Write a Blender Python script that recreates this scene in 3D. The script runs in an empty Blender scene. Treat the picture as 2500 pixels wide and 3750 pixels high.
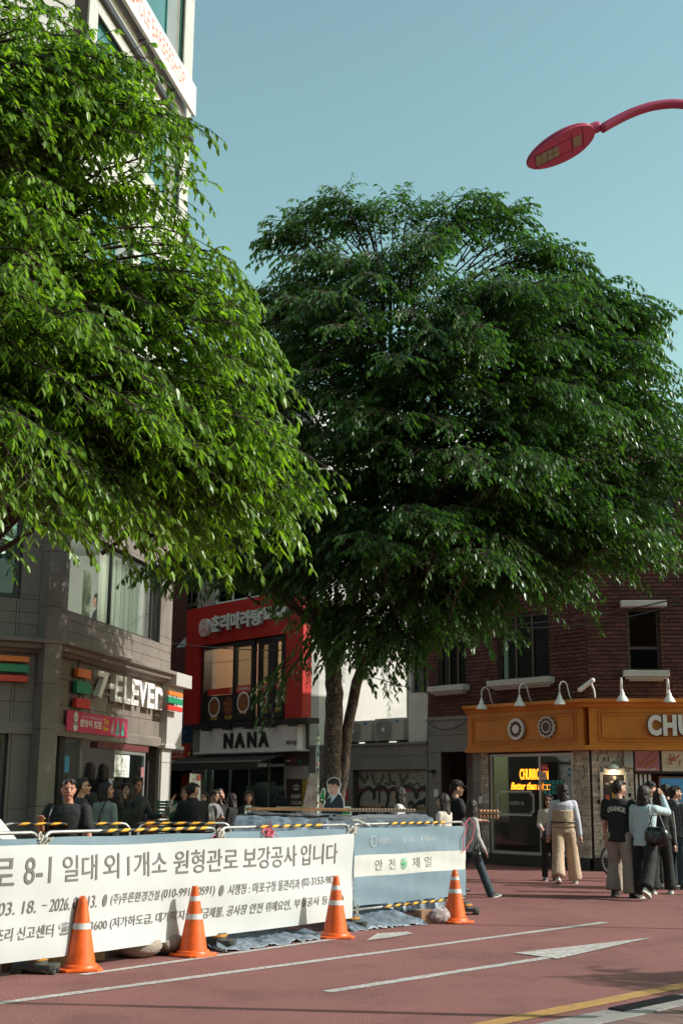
import bpy, math, random
import numpy as np
from math import radians, sin, cos, pi, sqrt
random.seed(7); rng = np.random.default_rng(7)
S = bpy.context.scene
C = S.collection
# ------------------------------------------------------------------ camera, sky, sun, exposure
F_PX, CAM_H = 4700.0, 1.5
PITCH = math.atan(1030 / F_PX); ROLL = radians(0.5)
cam_d = bpy.data.cameras.new('camera'); cam = bpy.data.objects.new('camera', cam_d); C.objects.link(cam)
cam_d.sensor_fit = 'VERTICAL'; cam_d.sensor_height = 36.0; cam_d.sensor_width = 24.0
cam_d.lens = F_PX / 3750 * 36.0; cam_d.clip_start = 0.1; cam_d.clip_end = 3000
from mathutils import Matrix, Vector
cam.matrix_world = Matrix.Translation((0, 0, CAM_H)) @ Matrix.Rotation(pi / 2 + PITCH, 4, 'X') @ Matrix.Rotation(ROLL, 4, 'Z')
S.camera = cam
SUN_EL, SUN_AZ = radians(35), radians(-6)      # azimuth measured from +X towards +Y
sun_vec = Vector((cos(SUN_EL) * cos(SUN_AZ), cos(SUN_EL) * sin(SUN_AZ), sin(SUN_EL)))
world = bpy.data.worlds.new('World'); S.world = world; world.use_nodes = True
wn = world.node_tree.nodes; wl = world.node_tree.links
for n in list(wn): wn.remove(n)
sky = wn.new('ShaderNodeTexSky'); sky.sky_type = 'NISHITA'; sky.sun_disc = False
sky.sun_elevation = SUN_EL; sky.sun_rotation = pi / 2 - SUN_AZ
sky.air_density = 1.2; sky.dust_density = 1.2; sky.ozone_density = 1.2; sky.altitude = 30
tint = wn.new('ShaderNodeMix'); tint.data_type = 'RGBA'; tint.blend_type = 'MULTIPLY'; tint.inputs[0].default_value = 1.0
tint.inputs[7].default_value = (.97, 1.10, 0.78, 1)
bg = wn.new('ShaderNodeBackground'); bg.inputs[1].default_value = 0.125
wo = wn.new('ShaderNodeOutputWorld')
wl.new(sky.outputs[0], tint.inputs[6]); wl.new(tint.outputs[2], bg.inputs[0]); wl.new(bg.outputs[0], wo.inputs[0])
sl = bpy.data.lights.new('sun', 'SUN'); sl.energy = 3.3; sl.angle = radians(0.5); sl.color = (1.0, 0.965, 0.925)
sun = bpy.data.objects.new('sun', sl); C.objects.link(sun)
sun.rotation_euler = sun_vec.to_track_quat('Z', 'Y').to_euler(); sun.location = (20, 0, 30)
S.view_settings.view_transform = 'Standard'; S.view_settings.look = 'None'
S.view_settings.exposure = 0.75; S.view_settings.gamma = 1.0; S.view_settings.use_curve_mapping = False
S.render.engine = 'CYCLES'
S.cycles.max_bounces = 7; S.cycles.transparent_max_bounces = 14; S.cycles.diffuse_bounces = 3; S.cycles.transmission_bounces = 4
S.cycles.sample_clamp_indirect = 4.0
try: S.cycles.use_denoising = True
except Exception: pass
# ------------------------------------------------------------------ measuring: a direction for a point seen from the camera
def ray(px, py):
    x, y = px - 1250, 1875 - py
    c, s = cos(ROLL), sin(ROLL)
    x, y = c * x - s * y, s * x + c * y
    return (x, F_PX * cos(PITCH) - y * sin(PITCH), F_PX * sin(PITCH) + y * cos(PITCH))
def G(px, py, z=0.0):
    d = ray(px, py); t = (z - CAM_H) / d[2]; return (d[0] * t, d[1] * t, z)
def atY(px, py, Y):
    d = ray(px, py); t = Y / d[1]; return (d[0] * t, Y, d[2] * t + CAM_H)
# ------------------------------------------------------------------ materials
MATS = {}
def mat(name, col, rough=0.7, metal=0.0, var=0.0, vscale=3.0, bump=0.0, bscale=40.0, spec=0.5, emit=None, estr=1.0, rnd=0.0, speck=None, coords='P', alpha=None, dirt=0.0, coat=0.0, trans=0.0):
    if name in MATS: return MATS[name]
    m = bpy.data.materials.new(name); m.use_nodes = True; MATS[name] = m
    nt = m.node_tree; N = nt.nodes; L = nt.links; b = N['Principled BSDF']
    b.inputs['Base Color'].default_value = (*col, 1); b.inputs['Roughness'].default_value = rough
    b.inputs['Metallic'].default_value = metal; b.inputs['Specular IOR Level'].default_value = spec
    if coat: b.inputs['Coat Weight'].default_value = coat; b.inputs['Coat Roughness'].default_value = 0.15
    if emit: b.inputs['Emission Color'].default_value = (*emit, 1); b.inputs['Emission Strength'].default_value = estr
    if trans: b.inputs['Transmission Weight'].default_value = trans
    if coords == 'P': src = N.new('ShaderNodeNewGeometry').outputs['Position']
    else: src = N.new('ShaderNodeTexCoord').outputs['Object']
    cur = None
    def mixc(fac, bcol, blend='MIX'):
        nonlocal cur
        x = N.new('ShaderNodeMix'); x.data_type = 'RGBA'; x.blend_type = blend
        if cur is None: x.inputs[6].default_value = (*col, 1)
        else: L.new(cur, x.inputs[6])
        if isinstance(bcol, tuple): x.inputs[7].default_value = (*bcol, 1)
        else: L.new(bcol, x.inputs[7])
        if isinstance(fac, float): x.inputs[0].default_value = fac
        else: L.new(fac, x.inputs[0])
        cur = x.outputs[2]
    def noise(scale, detail=4, rough_=0.6):
        n = N.new('ShaderNodeTexNoise'); n.inputs['Scale'].default_value = scale; n.inputs['Detail'].default_value = detail
        n.inputs['Roughness'].default_value = rough_; L.new(src, n.inputs['Vector']); return n.outputs[0]
    def ramp(v, a, b_):
        r = N.new('ShaderNodeMapRange'); r.inputs[1].default_value = a; r.inputs[2].default_value = b_; L.new(v, r.inputs[0]); return r.outputs[0]
    if var:
        dark = tuple(c * (1 - var) for c in col)
        mixc(ramp(noise(vscale), 0.35, 0.65), dark)
    if speck:
        sc, pale, dk = speck
        n1 = noise(sc, 2, 0.8)
        mixc(ramp(n1, 0.56, 0.60), pale); mixc(ramp(n1, 0.43, 0.40), dk)
    if rnd:
        oi = N.new('ShaderNodeObjectInfo'); ge = N.new('ShaderNodeNewGeometry')
        ad = N.new('ShaderNodeMath'); ad.operation = 'ADD'; L.new(oi.outputs['Random'], ad.inputs[0]); L.new(ge.outputs['Random Per Island'], ad.inputs[1])
        fr = N.new('ShaderNodeMath'); fr.operation = 'FRACT'; L.new(ad.outputs[0], fr.inputs[0])
        mr = N.new('ShaderNodeMapRange'); mr.inputs[3].default_value = 1 - rnd; mr.inputs[4].default_value = 1 + rnd; L.new(fr.outputs[0], mr.inputs[0])
        hs = N.new('ShaderNodeHueSaturation'); L.new(mr.outputs[0], hs.inputs['Value'])
        if cur is None: hs.inputs['Color'].default_value = (*col, 1)
        else: L.new(cur, hs.inputs['Color'])
        cur = hs.outputs[0]
    if dirt:
        mixc(ramp(noise(0.9, 6, 0.7), 0.5, 0.75), tuple(c * (1 - dirt) * 0.8 for c in col))
    if cur is not None: L.new(cur, b.inputs['Base Color'])
    if bump:
        bn = N.new('ShaderNodeBump'); bn.inputs['Strength'].default_value = bump; bn.inputs['Distance'].default_value = 0.02
        L.new(noise(bscale, 5), bn.inputs['Height']); L.new(bn.outputs[0], b.inputs['Normal'])
    return m
def glass(name, tint_=(0.5, 0.62, 0.6), fac=0.12):
    if name in MATS: return MATS[name]
    m = bpy.data.materials.new(name); m.use_nodes = True; MATS[name] = m
    N = m.node_tree.nodes; L = m.node_tree.links; N.remove(N['Principled BSDF'])
    t = N.new('ShaderNodeBsdfTransparent'); t.inputs[0].default_value = (*tint_, 1)
    g = N.new('ShaderNodeBsdfGlossy'); g.inputs['Roughness'].default_value = 0.02; g.inputs[0].default_value = (.9, .95, .95, 1)
    f0 = N.new('ShaderNodeLayerWeight'); f0.inputs[0].default_value = .5; f1 = N.new('ShaderNodeMath'); f1.operation = 'POWER'; f1.inputs[1].default_value = 4.5; L.new(f0.outputs['Facing'], f1.inputs[0]); f = N.new('ShaderNodeMath'); f.operation = 'MULTIPLY_ADD'; f.inputs[1].default_value = .8; f.inputs[2].default_value = .035; L.new(f1.outputs[0], f.inputs[0])
    a = N.new('ShaderNodeMath'); a.operation = 'ADD'; a.use_clamp = True; a.inputs[1].default_value = fac; L.new(f.outputs[0], a.inputs[0])
    x = N.new('ShaderNodeMixShader'); L.new(a.outputs[0], x.inputs[0]); L.new(t.outputs[0], x.inputs[1]); L.new(g.outputs[0], x.inputs[2])
    L.new(x.outputs[0], N['Material Output'].inputs[0]); return m
# ------------------------------------------------------------------ mesh builder
class MB:
    def __init__(s): s.v = []; s.f = []; s.m = []
    def add(s, vs, fs, m=0):
        k = len(s.v); s.v += [tuple(p) for p in vs]; s.f += [tuple(i + k for i in q) for q in fs]; s.m += [m] * len(fs); return s
    def box(s, x0, x1, y0, y1, z0, z1, m=0):
        x0, x1 = min(x0, x1), max(x0, x1); y0, y1 = min(y0, y1), max(y0, y1); z0, z1 = min(z0, z1), max(z0, z1)
        return s.add([(x0, y0, z0), (x1, y0, z0), (x1, y1, z0), (x0, y1, z0), (x0, y0, z1), (x1, y0, z1), (x1, y1, z1), (x0, y1, z1)],
                     [(0, 3, 2, 1), (4, 5, 6, 7), (0, 1, 5, 4), (1, 2, 6, 5), (2, 3, 7, 6), (3, 0, 4, 7)], m)
    def tube(s, pts, rad, n=8, m=0, cap=True, sq=None):
        pts = [Vector(p) for p in pts]; k = len(pts)
        if not hasattr(rad, '__len__'): rad = [rad] * k
        vs = []; up = None
        for i, p in enumerate(pts):
            d = (pts[min(i + 1, k - 1)] - pts[max(i - 1, 0)])
            d = d.normalized() if d.length > 1e-9 else Vector((0, 0, 1))
            if up is None:
                up = Vector((0, 0, 1)) if abs(d.z) < 0.9 else Vector((0, 1, 0))
            a = d.cross(up)
            if a.length < 1e-6: a = d.cross(Vector((1, 0, 0)))
            a.normalize(); b = a.cross(d).normalized(); up = b
            ra = rad[i]; rb = ra if sq is None else ra * sq
            for j in range(n):
                t = 2 * pi * j / n; vs.append(p + a * (cos(t) * ra) + b * (sin(t) * rb))
        fs = []
        for i in range(k - 1):
            for j in range(n):
                fs.append((i * n + j, i * n + (j + 1) % n, (i + 1) * n + (j + 1) % n, (i + 1) * n + j))
        if cap: fs.append(tuple(range(n - 1, -1, -1))); fs.append(tuple((k - 1) * n + j for j in range(n)))
        return s.add(vs, fs, m)
    def caps(s, p0, p1, r0, r1, n=12, m=0, k=4, sq=None):            # capsule with round ends
        p0, p1 = Vector(p0), Vector(p1); d = (p1 - p0); L_ = d.length; d = d / max(L_, 1e-6)
        pts = []; rad = []
        for i in range(k + 1):
            a = pi / 2 * i / k; pts.append(p0 - d * (r0 * cos(a))); rad.append(max(r0 * sin(a), r0 * 0.02))
        for i in range(k + 1):
            a = pi / 2 * i / k; pts.append(p1 + d * (r1 * sin(a))); rad.append(max(r1 * cos(a), r1 * 0.02))
        return s.tube(pts, rad, n, m, True, sq)
    def sph(s, c, r, nu=16, nv=10, m=0, warp=None):
        if not hasattr(r, '__len__'): r = (r, r, r)
        vs = [(0, 0, -1)]; 
        for i in range(1, nv):
            a = -pi / 2 + pi * i / nv
            for j in range(nu): t = 2 * pi * j / nu; vs.append((cos(a) * cos(t), cos(a) * sin(t), sin(a)))
        vs.append((0, 0, 1)); fs = []
        for j in range(nu): fs.append((0, 1 + (j + 1) % nu, 1 + j))
        for i in range(nv - 2):
            for j in range(nu):
                a = 1 + i * nu; b = a + nu; fs.append((a + j, a + (j + 1) % nu, b + (j + 1) % nu, b + j))
        t = len(vs) - 1; a = 1 + (nv - 2) * nu
        for j in range(nu): fs.append((a + j, a + (j + 1) % nu, t))
        out = []
        for p in vs:
            if warp: p = warp(p)
            out.append((c[0] + p[0] * r[0], c[1] + p[1] * r[1], c[2] + p[2] * r[2]))
        return s.add(out, fs, m)
    def loft(s, rings, n=20, m=0):                                  # rings: (cx, cy, z, rx, ry)
        vs = []
        for cx, cy, z, rx, ry in rings:
            for j in range(n):
                t = 2 * pi * j / n; vs.append((cx + cos(t) * rx, cy + sin(t) * ry, z))
        fs = []
        for i in range(len(rings) - 1):
            for j in range(n): fs.append((i * n + j, i * n + (j + 1) % n, (i + 1) * n + (j + 1) % n, (i + 1) * n + j))
        fs.append(tuple(range(n - 1, -1, -1))); k = (len(rings) - 1) * n; fs.append(tuple(k + j for j in range(n)))
        return s.add(vs, fs, m)
    def lathe(s, prof, n=20, m=0, c=(0, 0, 0)):                      # profile (r, z)
        vs = []; fs = []
        for r, z in prof:
            for j in range(n): t = 2 * pi * j / n; vs.append((c[0] + cos(t) * r, c[1] + sin(t) * r, c[2] + z))
        for i in range(len(prof) - 1):
            for j in range(n): fs.append((i * n + j, i * n + (j + 1) % n, (i + 1) * n + (j + 1) % n, (i + 1) * n + j))
        return s.add(vs, fs, m)
    def prism(s, poly, z0, z1, m=0, f=None):                        # poly in xy extruded in z; f maps a point
        n = len(poly); vs = [(x, y, z0) for x, y in poly] + [(x, y, z1) for x, y in poly]
        if f: vs = [f(p) for p in vs]
        return s.add(vs, [tuple(range(n - 1, -1, -1)), tuple(range(n, 2 * n))] + [(i, (i + 1) % n, n + (i + 1) % n, n + i) for i in range(n)], m)
    def build(s, name, mats, parent=None, smooth=False, loc=None, bevel=0):
        me = bpy.data.meshes.new(name); me.from_pydata(s.v, [], s.f)
        if not isinstance(mats, (list, tuple)): mats = [mats]
        for m in mats: me.materials.append(m)
        if len(mats) > 1: me.polygons.foreach_set('material_index', s.m)
        if smooth:
            me.polygons.foreach_set('use_smooth', [True] * len(me.polygons))
        o = bpy.data.objects.new(name, me); C.objects.link(o)
        if parent: o.parent = parent
        if loc: o.location = loc
        if bevel:
            b = o.modifiers.new('bevel', 'BEVEL'); b.width = bevel; b.segments = 2; b.limit_method = 'ANGLE'
        return o
def tag(o, label=None, cat=None, group=None, kind=None):
    if label: o['label'] = label
    if cat: o['category'] = cat
    if group: o['group'] = group
    if kind: o['kind'] = kind
    return o
def empty(name, loc, rz=0, label=None, cat=None, group=None, kind=None):
    o = bpy.data.objects.new(name, None); C.objects.link(o); o.location = loc; o.rotation_euler = (0, 0, rz); o.empty_display_size = 0.2
    return tag(o, label, cat, group, kind)
UNIT = {}
def unit(m, name='unit'):
    if m.name not in UNIT:
        b = MB().box(-.5, .5, -.5, .5, -.5, .5); me = bpy.data.meshes.new(name); me.from_pydata(b.v, [], b.f); me.materials.append(m); UNIT[m.name] = me
    return UNIT[m.name]
def piece(name, m, parent, x0, x1, y0, y1, z0, z1):
    o = bpy.data.objects.new(name, unit(m)); C.objects.link(o); o.parent = parent
    o.location = ((x0 + x1) / 2, (y0 + y1) / 2, (z0 + z1) / 2); o.scale = (abs(x1 - x0), abs(y1 - y0), abs(z1 - z0)); return o
# ------------------------------------------------------------------ lettering
TXT = {}
def txt(s, bold=0.0, ext=0.0, res=3):
    k = (s, bold, ext, res)
    if k not in TXT:
        c = bpy.data.curves.new('lettering', 'FONT'); c.body = s; c.offset = bold; c.extrude = ext if ext else 0.0; c.resolution_u = res
        o = bpy.data.objects.new('lettering', c); me = bpy.data.meshes.new_from_object(o)
        v = np.array([x.co[:] for x in me.vertices]) if len(me.vertices) else np.zeros((1, 3))
        f = [tuple(p.vertices) for p in me.polygons]
        bpy.data.objects.remove(o); bpy.data.curves.remove(c); bpy.data.meshes.remove(me)
        lo = v[:, :2].min(0); hi = v[:, :2].max(0); v[:, :2] = (v[:, :2] - lo) / np.maximum(hi - lo, 1e-6)
        TXT[k] = (v, f, (hi - lo))
    return TXT[k]
class Fac:
    """a wall plane: u along it, o outwards (towards the street), z up; lives in an Empty's local frame"""
    def __init__(s, A, deg, out, root=None):
        s.A = A; s.a = radians(deg); s.out = out; s.r = 1 if out < 0 else -1; s.root = root
        s.d = (cos(s.a), sin(s.a))
    def uz(s, px, py, o=0.0):
        n = (-s.d[1] * s.out, s.d[0] * s.out); ax, ay = s.A[0] + n[0] * o, s.A[1] + n[1] * o
        d = ray(px, py); t = (n[0] * ax + n[1] * ay) / (n[0] * d[0] + n[1] * d[1])
        return ((d[0] * t - ax) * s.d[0] + (d[1] * t - ay) * s.d[1], d[2] * t + CAM_H)
    def w(s, u, o, z=0):
        return (s.A[0] + s.d[0] * u - s.d[1] * s.out * o, s.A[1] + s.d[1] * u + s.d[0] * s.out * o, z)
    def make_root(s, name, label, cat, group=None):
        s.root = empty(name, (s.A[0], s.A[1], 0), s.a, label, cat, group); return s.root
    def thing(s, name, u, o, z, label, cat, group=None):            # an Empty on the wall whose local frame is the wall's
        p = s.w(u, o, z); return empty(name, p, s.a, label, cat, group)
    def box(s, mb, u0, u1, o0, o1, z0, z1, m=0): return mb.box(u0, u1, s.out * o0, s.out * o1, z0, z1, m)
    def piece(s, name, m, parent, u0, u1, o0, o1, z0, z1): return piece(name, m, parent, u0, u1, min(s.out * o0, s.out * o1), max(s.out * o0, s.out * o1), z0, z1)
    def text(s, mb, st, u0, u1, z0, z1, o, ext=0.0, bold=0.0, m=0, skew=0.0, wave=None, org=(0, 0, 0)):
        """u0 = viewer's left end, u1 = viewer's right end"""
        v, f, dim = txt(st, bold, ext and 0.5)
        out = []
        for x, y, z in v:
            u = u0 + (u1 - u0) * x + s.r * skew * (y - .5) * (z1 - z0); zz = z0 + (z1 - z0) * y; oo = o + (z * 2 * ext if ext else 0)
            if wave: oo += wave(u, zz)
            out.append((u - org[0], s.out * oo - org[1], zz - org[2]))
        mb.add(out, f, m); return mb
    def bb(s, x0, y0, x1, y1, o=0.0):                               # photo box -> u0 (viewer left), u1, z0, z1
        a = s.uz(x0, (y0 + y1) / 2, o); b = s.uz(x1, (y0 + y1) / 2, o); xm = (x0 + x1) / 2
        return a[0], b[0], s.uz(xm, y1, o)[1], s.uz(xm, y0, o)[1]
    def sweep(s, mb, pts, prof, m=0): pass
def disc(mb, fac, u, o, z, r, th, n=20, m=0, rfun=None):
    """flat disc standing on a wall"""
    ring = []
    for j in range(n):
        t = 2 * pi * j / n; q = r if rfun is None else rfun(t); ring.append((u + q * cos(t), z + q * sin(t)))
    vs = [(a, fac.out * o, b) for a, b in ring] + [(a, fac.out * (o + th), b) for a, b in ring]
    mb.add(vs, [tuple(range(n)), tuple(range(2 * n - 1, n - 1, -1))] + [(i, n + i, n + (i + 1) % n, (i + 1) % n) for i in range(n)], m)
def ringshape(mb, fac, u, o, z, r0, r1, th, n=48, m=0, f0=None, f1=None):
    a = [(u + (f0(t) if f0 else r0) * cos(t), z + (f0(t) if f0 else r0) * sin(t)) for t in [2 * pi * j / n for j in range(n)]]
    b = [(u + (f1(t) if f1 else r1) * cos(t), z + (f1(t) if f1 else r1) * sin(t)) for t in [2 * pi * j / n for j in range(n)]]
    y0, y1 = fac.out * o, fac.out * (o + th)
    vs = [(p, y1, q) for p, q in a] + [(p, y1, q) for p, q in b] + [(p, y0, q) for p, q in a] + [(p, y0, q) for p, q in b]
    fs = []
    for j in range(n):
        k = (j + 1) % n
        fs += [(j, k, n + k, n + j), (2 * n + j, 3 * n + j, 3 * n + k, 2 * n + k), (n + j, n + k, 3 * n + k, 3 * n + j), (j, 2 * n + j, 2 * n + k, k)]
    mb.add(vs, fs, m)
def sweep_poly(mb, pts, prof, m=0, side=-1):
    """profile (o, z) swept along a 2D polyline with mitred corners; side: +1 outward is to the left of travel"""
    n = len(pts); rings = []
    for i in range(n):
        def nor(a, b):
            d = Vector((b[0] - a[0], b[1] - a[1])).normalized(); return Vector((-d.y, d.x)) * side
        if i == 0: q = nor(pts[0], pts[1])
        elif i == n - 1: q = nor(pts[-2], pts[-1])
        else:
            a = nor(pts[i - 1], pts[i]); b = nor(pts[i], pts[i + 1]); q = (a + b); q = q / q.length; q = q / max(q.dot(a), .3)
        rings.append([(pts[i][0] + q.x * o, pts[i][1] + q.y * o, z) for o, z in prof])
    k = len(prof); vs = [p for r in rings for p in r]; fs = []
    for i in range(n - 1):
        for j in range(k):
            fs.append((i * k + j, i * k + (j + 1) % k, (i + 1) * k + (j + 1) % k, (i + 1) * k + j))
    fs.append(tuple(range(k))); fs.append(tuple((n - 1) * k + j for j in range(k - 1, -1, -1)))
    mb.add(vs, fs, m)
# ------------------------------------------------------------------ shared materials
M = {}
M['asphalt'] = mat('red_asphalt', (.24, .084, .076), .9, var=.25, vscale=.45, bump=.9, bscale=70, speck=(95, (.36, .18, .16), (.12, .045, .042)), dirt=.22)
M['white_line'] = mat('worn_white_paint', (.47, .46, .43), .8, var=.35, vscale=9, bump=.5, bscale=60, dirt=.3, speck=(26, (.50, .49, .46), (.27, .13, .12)))
M['yellow_line'] = mat('worn_yellow_paint', (.42, .23, .07), .8, var=.25, vscale=8, bump=.5, bscale=60)
M['concrete'] = mat('concrete', (.27, .25, .23), .9, var=.2, vscale=4, bump=.4, bscale=60, dirt=.3)
M['paver'] = mat('paver', (.17, .10, .085), .9, rnd=.25, bump=.4, bscale=60)
M['granite'] = mat('pink_granite', (.21, .175, .148), .55, var=.18, vscale=1.2, speck=(140, (.29, .245, .215), (.085, .07, .062)), rnd=.07, dirt=.25)
M['granite_core'] = mat('dark_joint', (.07, .06, .055), .9)
M['grey_granite'] = mat('grey_granite', (.23, .215, .19), .65, var=.2, vscale=1.5, speck=(120, (.30, .29, .27), (.10, .10, .09)), rnd=.06, dirt=.2)
M['pale_panel'] = mat('pale_cladding', (.47, .45, .43), .5, var=.06, vscale=2, rnd=.03)
M['brick'] = mat('dark_red_brick', (.12, .040, .034), .85, var=.3, vscale=6, rnd=.28, bump=.5, bscale=50)
M['mortar'] = mat('dark_mortar', (.045, .032, .028), .95)
M['stone_white'] = mat('painted_stone', (.55, .53, .50), .8, var=.12, vscale=8, bump=.6, bscale=40)
M['ledge'] = mat('ledge_stone', (.60, .53, .45), .85, var=.25, vscale=9, rnd=.22, bump=.8, bscale=30)
M['orange'] = mat('orange_panel', (.62, .21, .022), .5, var=.12, vscale=2, dirt=.15)
M['black'] = mat('black_metal', (.018, .018, .02), .45)
M['darkframe'] = mat('dark_frame', (.035, .03, .03), .4)
M['brown_frame'] = mat('brown_frame', (.075, .045, .035), .45)
M['alu'] = mat('aluminium', (.42, .42, .41), .4, metal=.7)
M['white'] = mat('white_paint', (.72, .71, .68), .5)
M['offwhite'] = mat('off_white_board', (.84, .81, .77), .55, var=.08, vscale=2)
M['whitewall'] = mat('white_render', (.66, .64, .60), .85, var=.08, vscale=2, dirt=.15, bump=.2, bscale=30)
M['greywall'] = mat('grey_render', (.40, .39, .37), .85, var=.12, vscale=2, dirt=.2)
M['red'] = mat('red_panel', (.50, .020, .016), .4, var=.1, vscale=1.5)
M['redsign'] = mat('red_sign', (.62, .05, .03), .4)
M['blue'] = mat('blue_panel', (.015, .10, .22), .5, var=.3, vscale=4)
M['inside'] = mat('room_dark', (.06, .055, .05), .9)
M['inside_warm'] = mat('room_warm', (.45, .33, .24), .9)
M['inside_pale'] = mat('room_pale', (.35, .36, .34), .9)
M['curtain'] = mat('curtain', (.46, .47, .42), .9, var=.15, vscale=12)
def see_through(m, w_=.45):
    N = m.node_tree.nodes; L = m.node_tree.links; b = N['Principled BSDF']; t = N.new('ShaderNodeBsdfTranslucent'); t.inputs[0].default_value = (.7, .68, .58, 1); x = N.new('ShaderNodeMixShader'); x.inputs[0].default_value = w_
    L.new(b.outputs[0], x.inputs[1]); L.new(t.outputs[0], x.inputs[2]); L.new(x.outputs[0], N['Material Output'].inputs[0]); return m
see_through(M['curtain'])
M['lamp_on'] = mat('strip_light', (1, .9, .75), .5, emit=(1, .82, .6), estr=3.0)
M['plinth'] = mat('black_plinth', (.02, .02, .02), .35, var=.3, vscale=6)
M['glass'] = glass('window_glass', (.8, .86, .84), .015)
M['glass_dark'] = glass('tinted_glass', (.22, .30, .29), .0)
M['glass_green'] = glass('green_glass', (.12, .35, .32), .28)
M['glass_opaque'] = mat('dark_pane', (.03, .035, .04), .15)
M['glass_sky'] = mat('sky_teal_pane', (.06, .165, .17), .08, spec=.8, var=.2, vscale=.8); M['glass_grey'] = mat('grey_pane', (.25, .26, .25), .12, var=.2, vscale=2); M['green_frame'] = mat('green_frame', (.01, .10, .08), .4)  # teal pane colour carries the sky mirrored in the upper windows
M['ink'] = mat('dark_ink', (.11, .09, .085), .7)
M['cable'] = mat('cable', (.02, .02, .02), .6)

# ------------------------------------------------------------------ ground
gd = MB(); gd.add([(-60, -15, 0), (60, -15, 0), (60, 220, 0), (-60, 220, 0)], [(0, 1, 2, 3)])
tag(gd.build('road', M['asphalt']), kind='structure')
def flat(name, pts, m, z=.004, kind='structure', parent=None):
    o = MB().add([(p[0], p[1], z) for p in pts], [tuple(range(len(pts)))]).build(name, m, parent)
    if kind: tag(o, kind=kind)
    return o
def stripe(name, a, b, w, m, z=.004):
    a = Vector(a[:2]); b = Vector(b[:2]); d = (b - a).normalized(); n = Vector((-d.y, d.x)) * w / 2
    k = 24; L = []; R = []
    for i in range(k + 1):
        p = a + (b - a) * i / k; e1 = 1 + random.uniform(-.12, .06); e2 = 1 + random.uniform(-.12, .06)
        L.append(p + n * e1); R.append(p - n * e2)
    mb = MB(); mb.add([(p.x, p.y, z) for p in L + R], [(i, k + 1 + i, k + 2 + i, i + 1) for i in range(k)])
    return tag(mb.build(name, m), kind='structure')
stripe('lane_line', G(300, 3571), G(1290, 3430), .10, M['white_line'])
stripe('lane_line', G(-600, 3755), G(2216, 3378), .11, M['white_line'])
stripe('arrow_marking', G(1196, 3633), G(2010, 3507), .12, M['white_line'])
flat('arrow_marking', [G(1880, 3492)[:2], G(1975, 3505)[:2], G(2040, 3514)[:2], G(2385, 3436)[:2]], M['white_line'], .008)
flat('road_patch', [G(1340, 3447)[:2], G(1380, 3421)[:2], G(1490, 3414)[:2], G(1512, 3421)[:2], G(1440, 3434)[:2]], M['white_line'], .008)
stripe('lane_line', G(2390, 2999 + 210), G(2520, 3211), .08, M['white_line'])
O = Vector(G(1770, 3744)[:2]); D = Vector((.692, .722)); Nn = Vector((.722, -.692))
def lane(a, b, o0, o1): return [tuple(O + D * a + Nn * o0), tuple(O + D * a + Nn * o1), tuple(O + D * b + Nn * o1), tuple(O + D * b + Nn * o0)]
stripe('yellow_line', O + D * -4 + Nn * .07, O + D * 9 + Nn * .07, .17, M['yellow_line'])
flat('gutter', lane(-4, 9, .30, .575), M['concrete'], .006)
kb = MB()
for i in range(13):
    q = lane(-4 + i, -4 + i + .985, .58, .73); kb.prism([q[0], q[1], q[2], q[3]], -.02, .05)
tag(kb.build('kerb', M['concrete'], bevel=.008), kind='structure')
sw = MB(); q = lane(-4, 9, .735, 5); sw.prism(q, -.03, .03); pv_base = tag(sw.build('pavement', M['mortar']), kind='structure')
for i in range(18):
    for j in range(5):
        a = -1.2 + i * .21; b = .75 + j * .21
        q = lane(a, a + .2, b, b + .2); o = MB().prism(q, .031, .05 + random.uniform(-.002, .002)).build('paver', M['paver'], pv_base)
gr = empty('drain_grate', (*G(2380, 3683)[:2], .008), math.atan2(D.y, D.x), 'black cast iron drain grate in the concrete gutter', 'drain grate')
g = MB(); g.box(-.42, .5, -.095, -.085, 0, .012); g.box(-.42, .5, .085, .095, 0, .012); g.build('frame', M['black'], gr)
for i in range(22): piece('bar', M['black'], gr, -.41 + i * .041, -.39 + i * .041, -.085, .085, 0, .016)

# ------------------------------------------------------------------ facade helpers
def wall_cells(fac, name, m, parent, us, zs, openings, o0, o1, cell=None, gap=.004, mm=None):
    """grid of wall slabs leaving the openings free; one object per slab if cell is a name, else one mesh"""
    U = sorted(set([round(x, 4) for x in us] + [round(x, 4) for q in openings for x in q[:2]]))
    Z = sorted(set([round(x, 4) for x in zs] + [round(x, 4) for q in openings for x in q[2:]]))
    U = [u for u in U if min(us) <= u <= max(us)]; Z = [z for z in Z if min(zs) <= z <= max(zs)]
    mb = MB()
    for i in range(len(U) - 1):
        for j in range(len(Z) - 1):
            uc, zc = (U[i] + U[i + 1]) / 2, (Z[j] + Z[j + 1]) / 2
            if any(q[0] < uc < q[1] and q[2] < zc < q[3] for q in openings): continue
            if cell: fac.piece(cell, m, parent, U[i] + gap, U[i + 1] - gap, o0, o1 + random.uniform(-.002, .002), Z[j] + gap, Z[j + 1] - gap)
            else: fac.box(mb, U[i], U[i + 1], o0, o1, Z[j], Z[j + 1])
    if not cell: return mb.build(name, m, parent)
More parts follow.
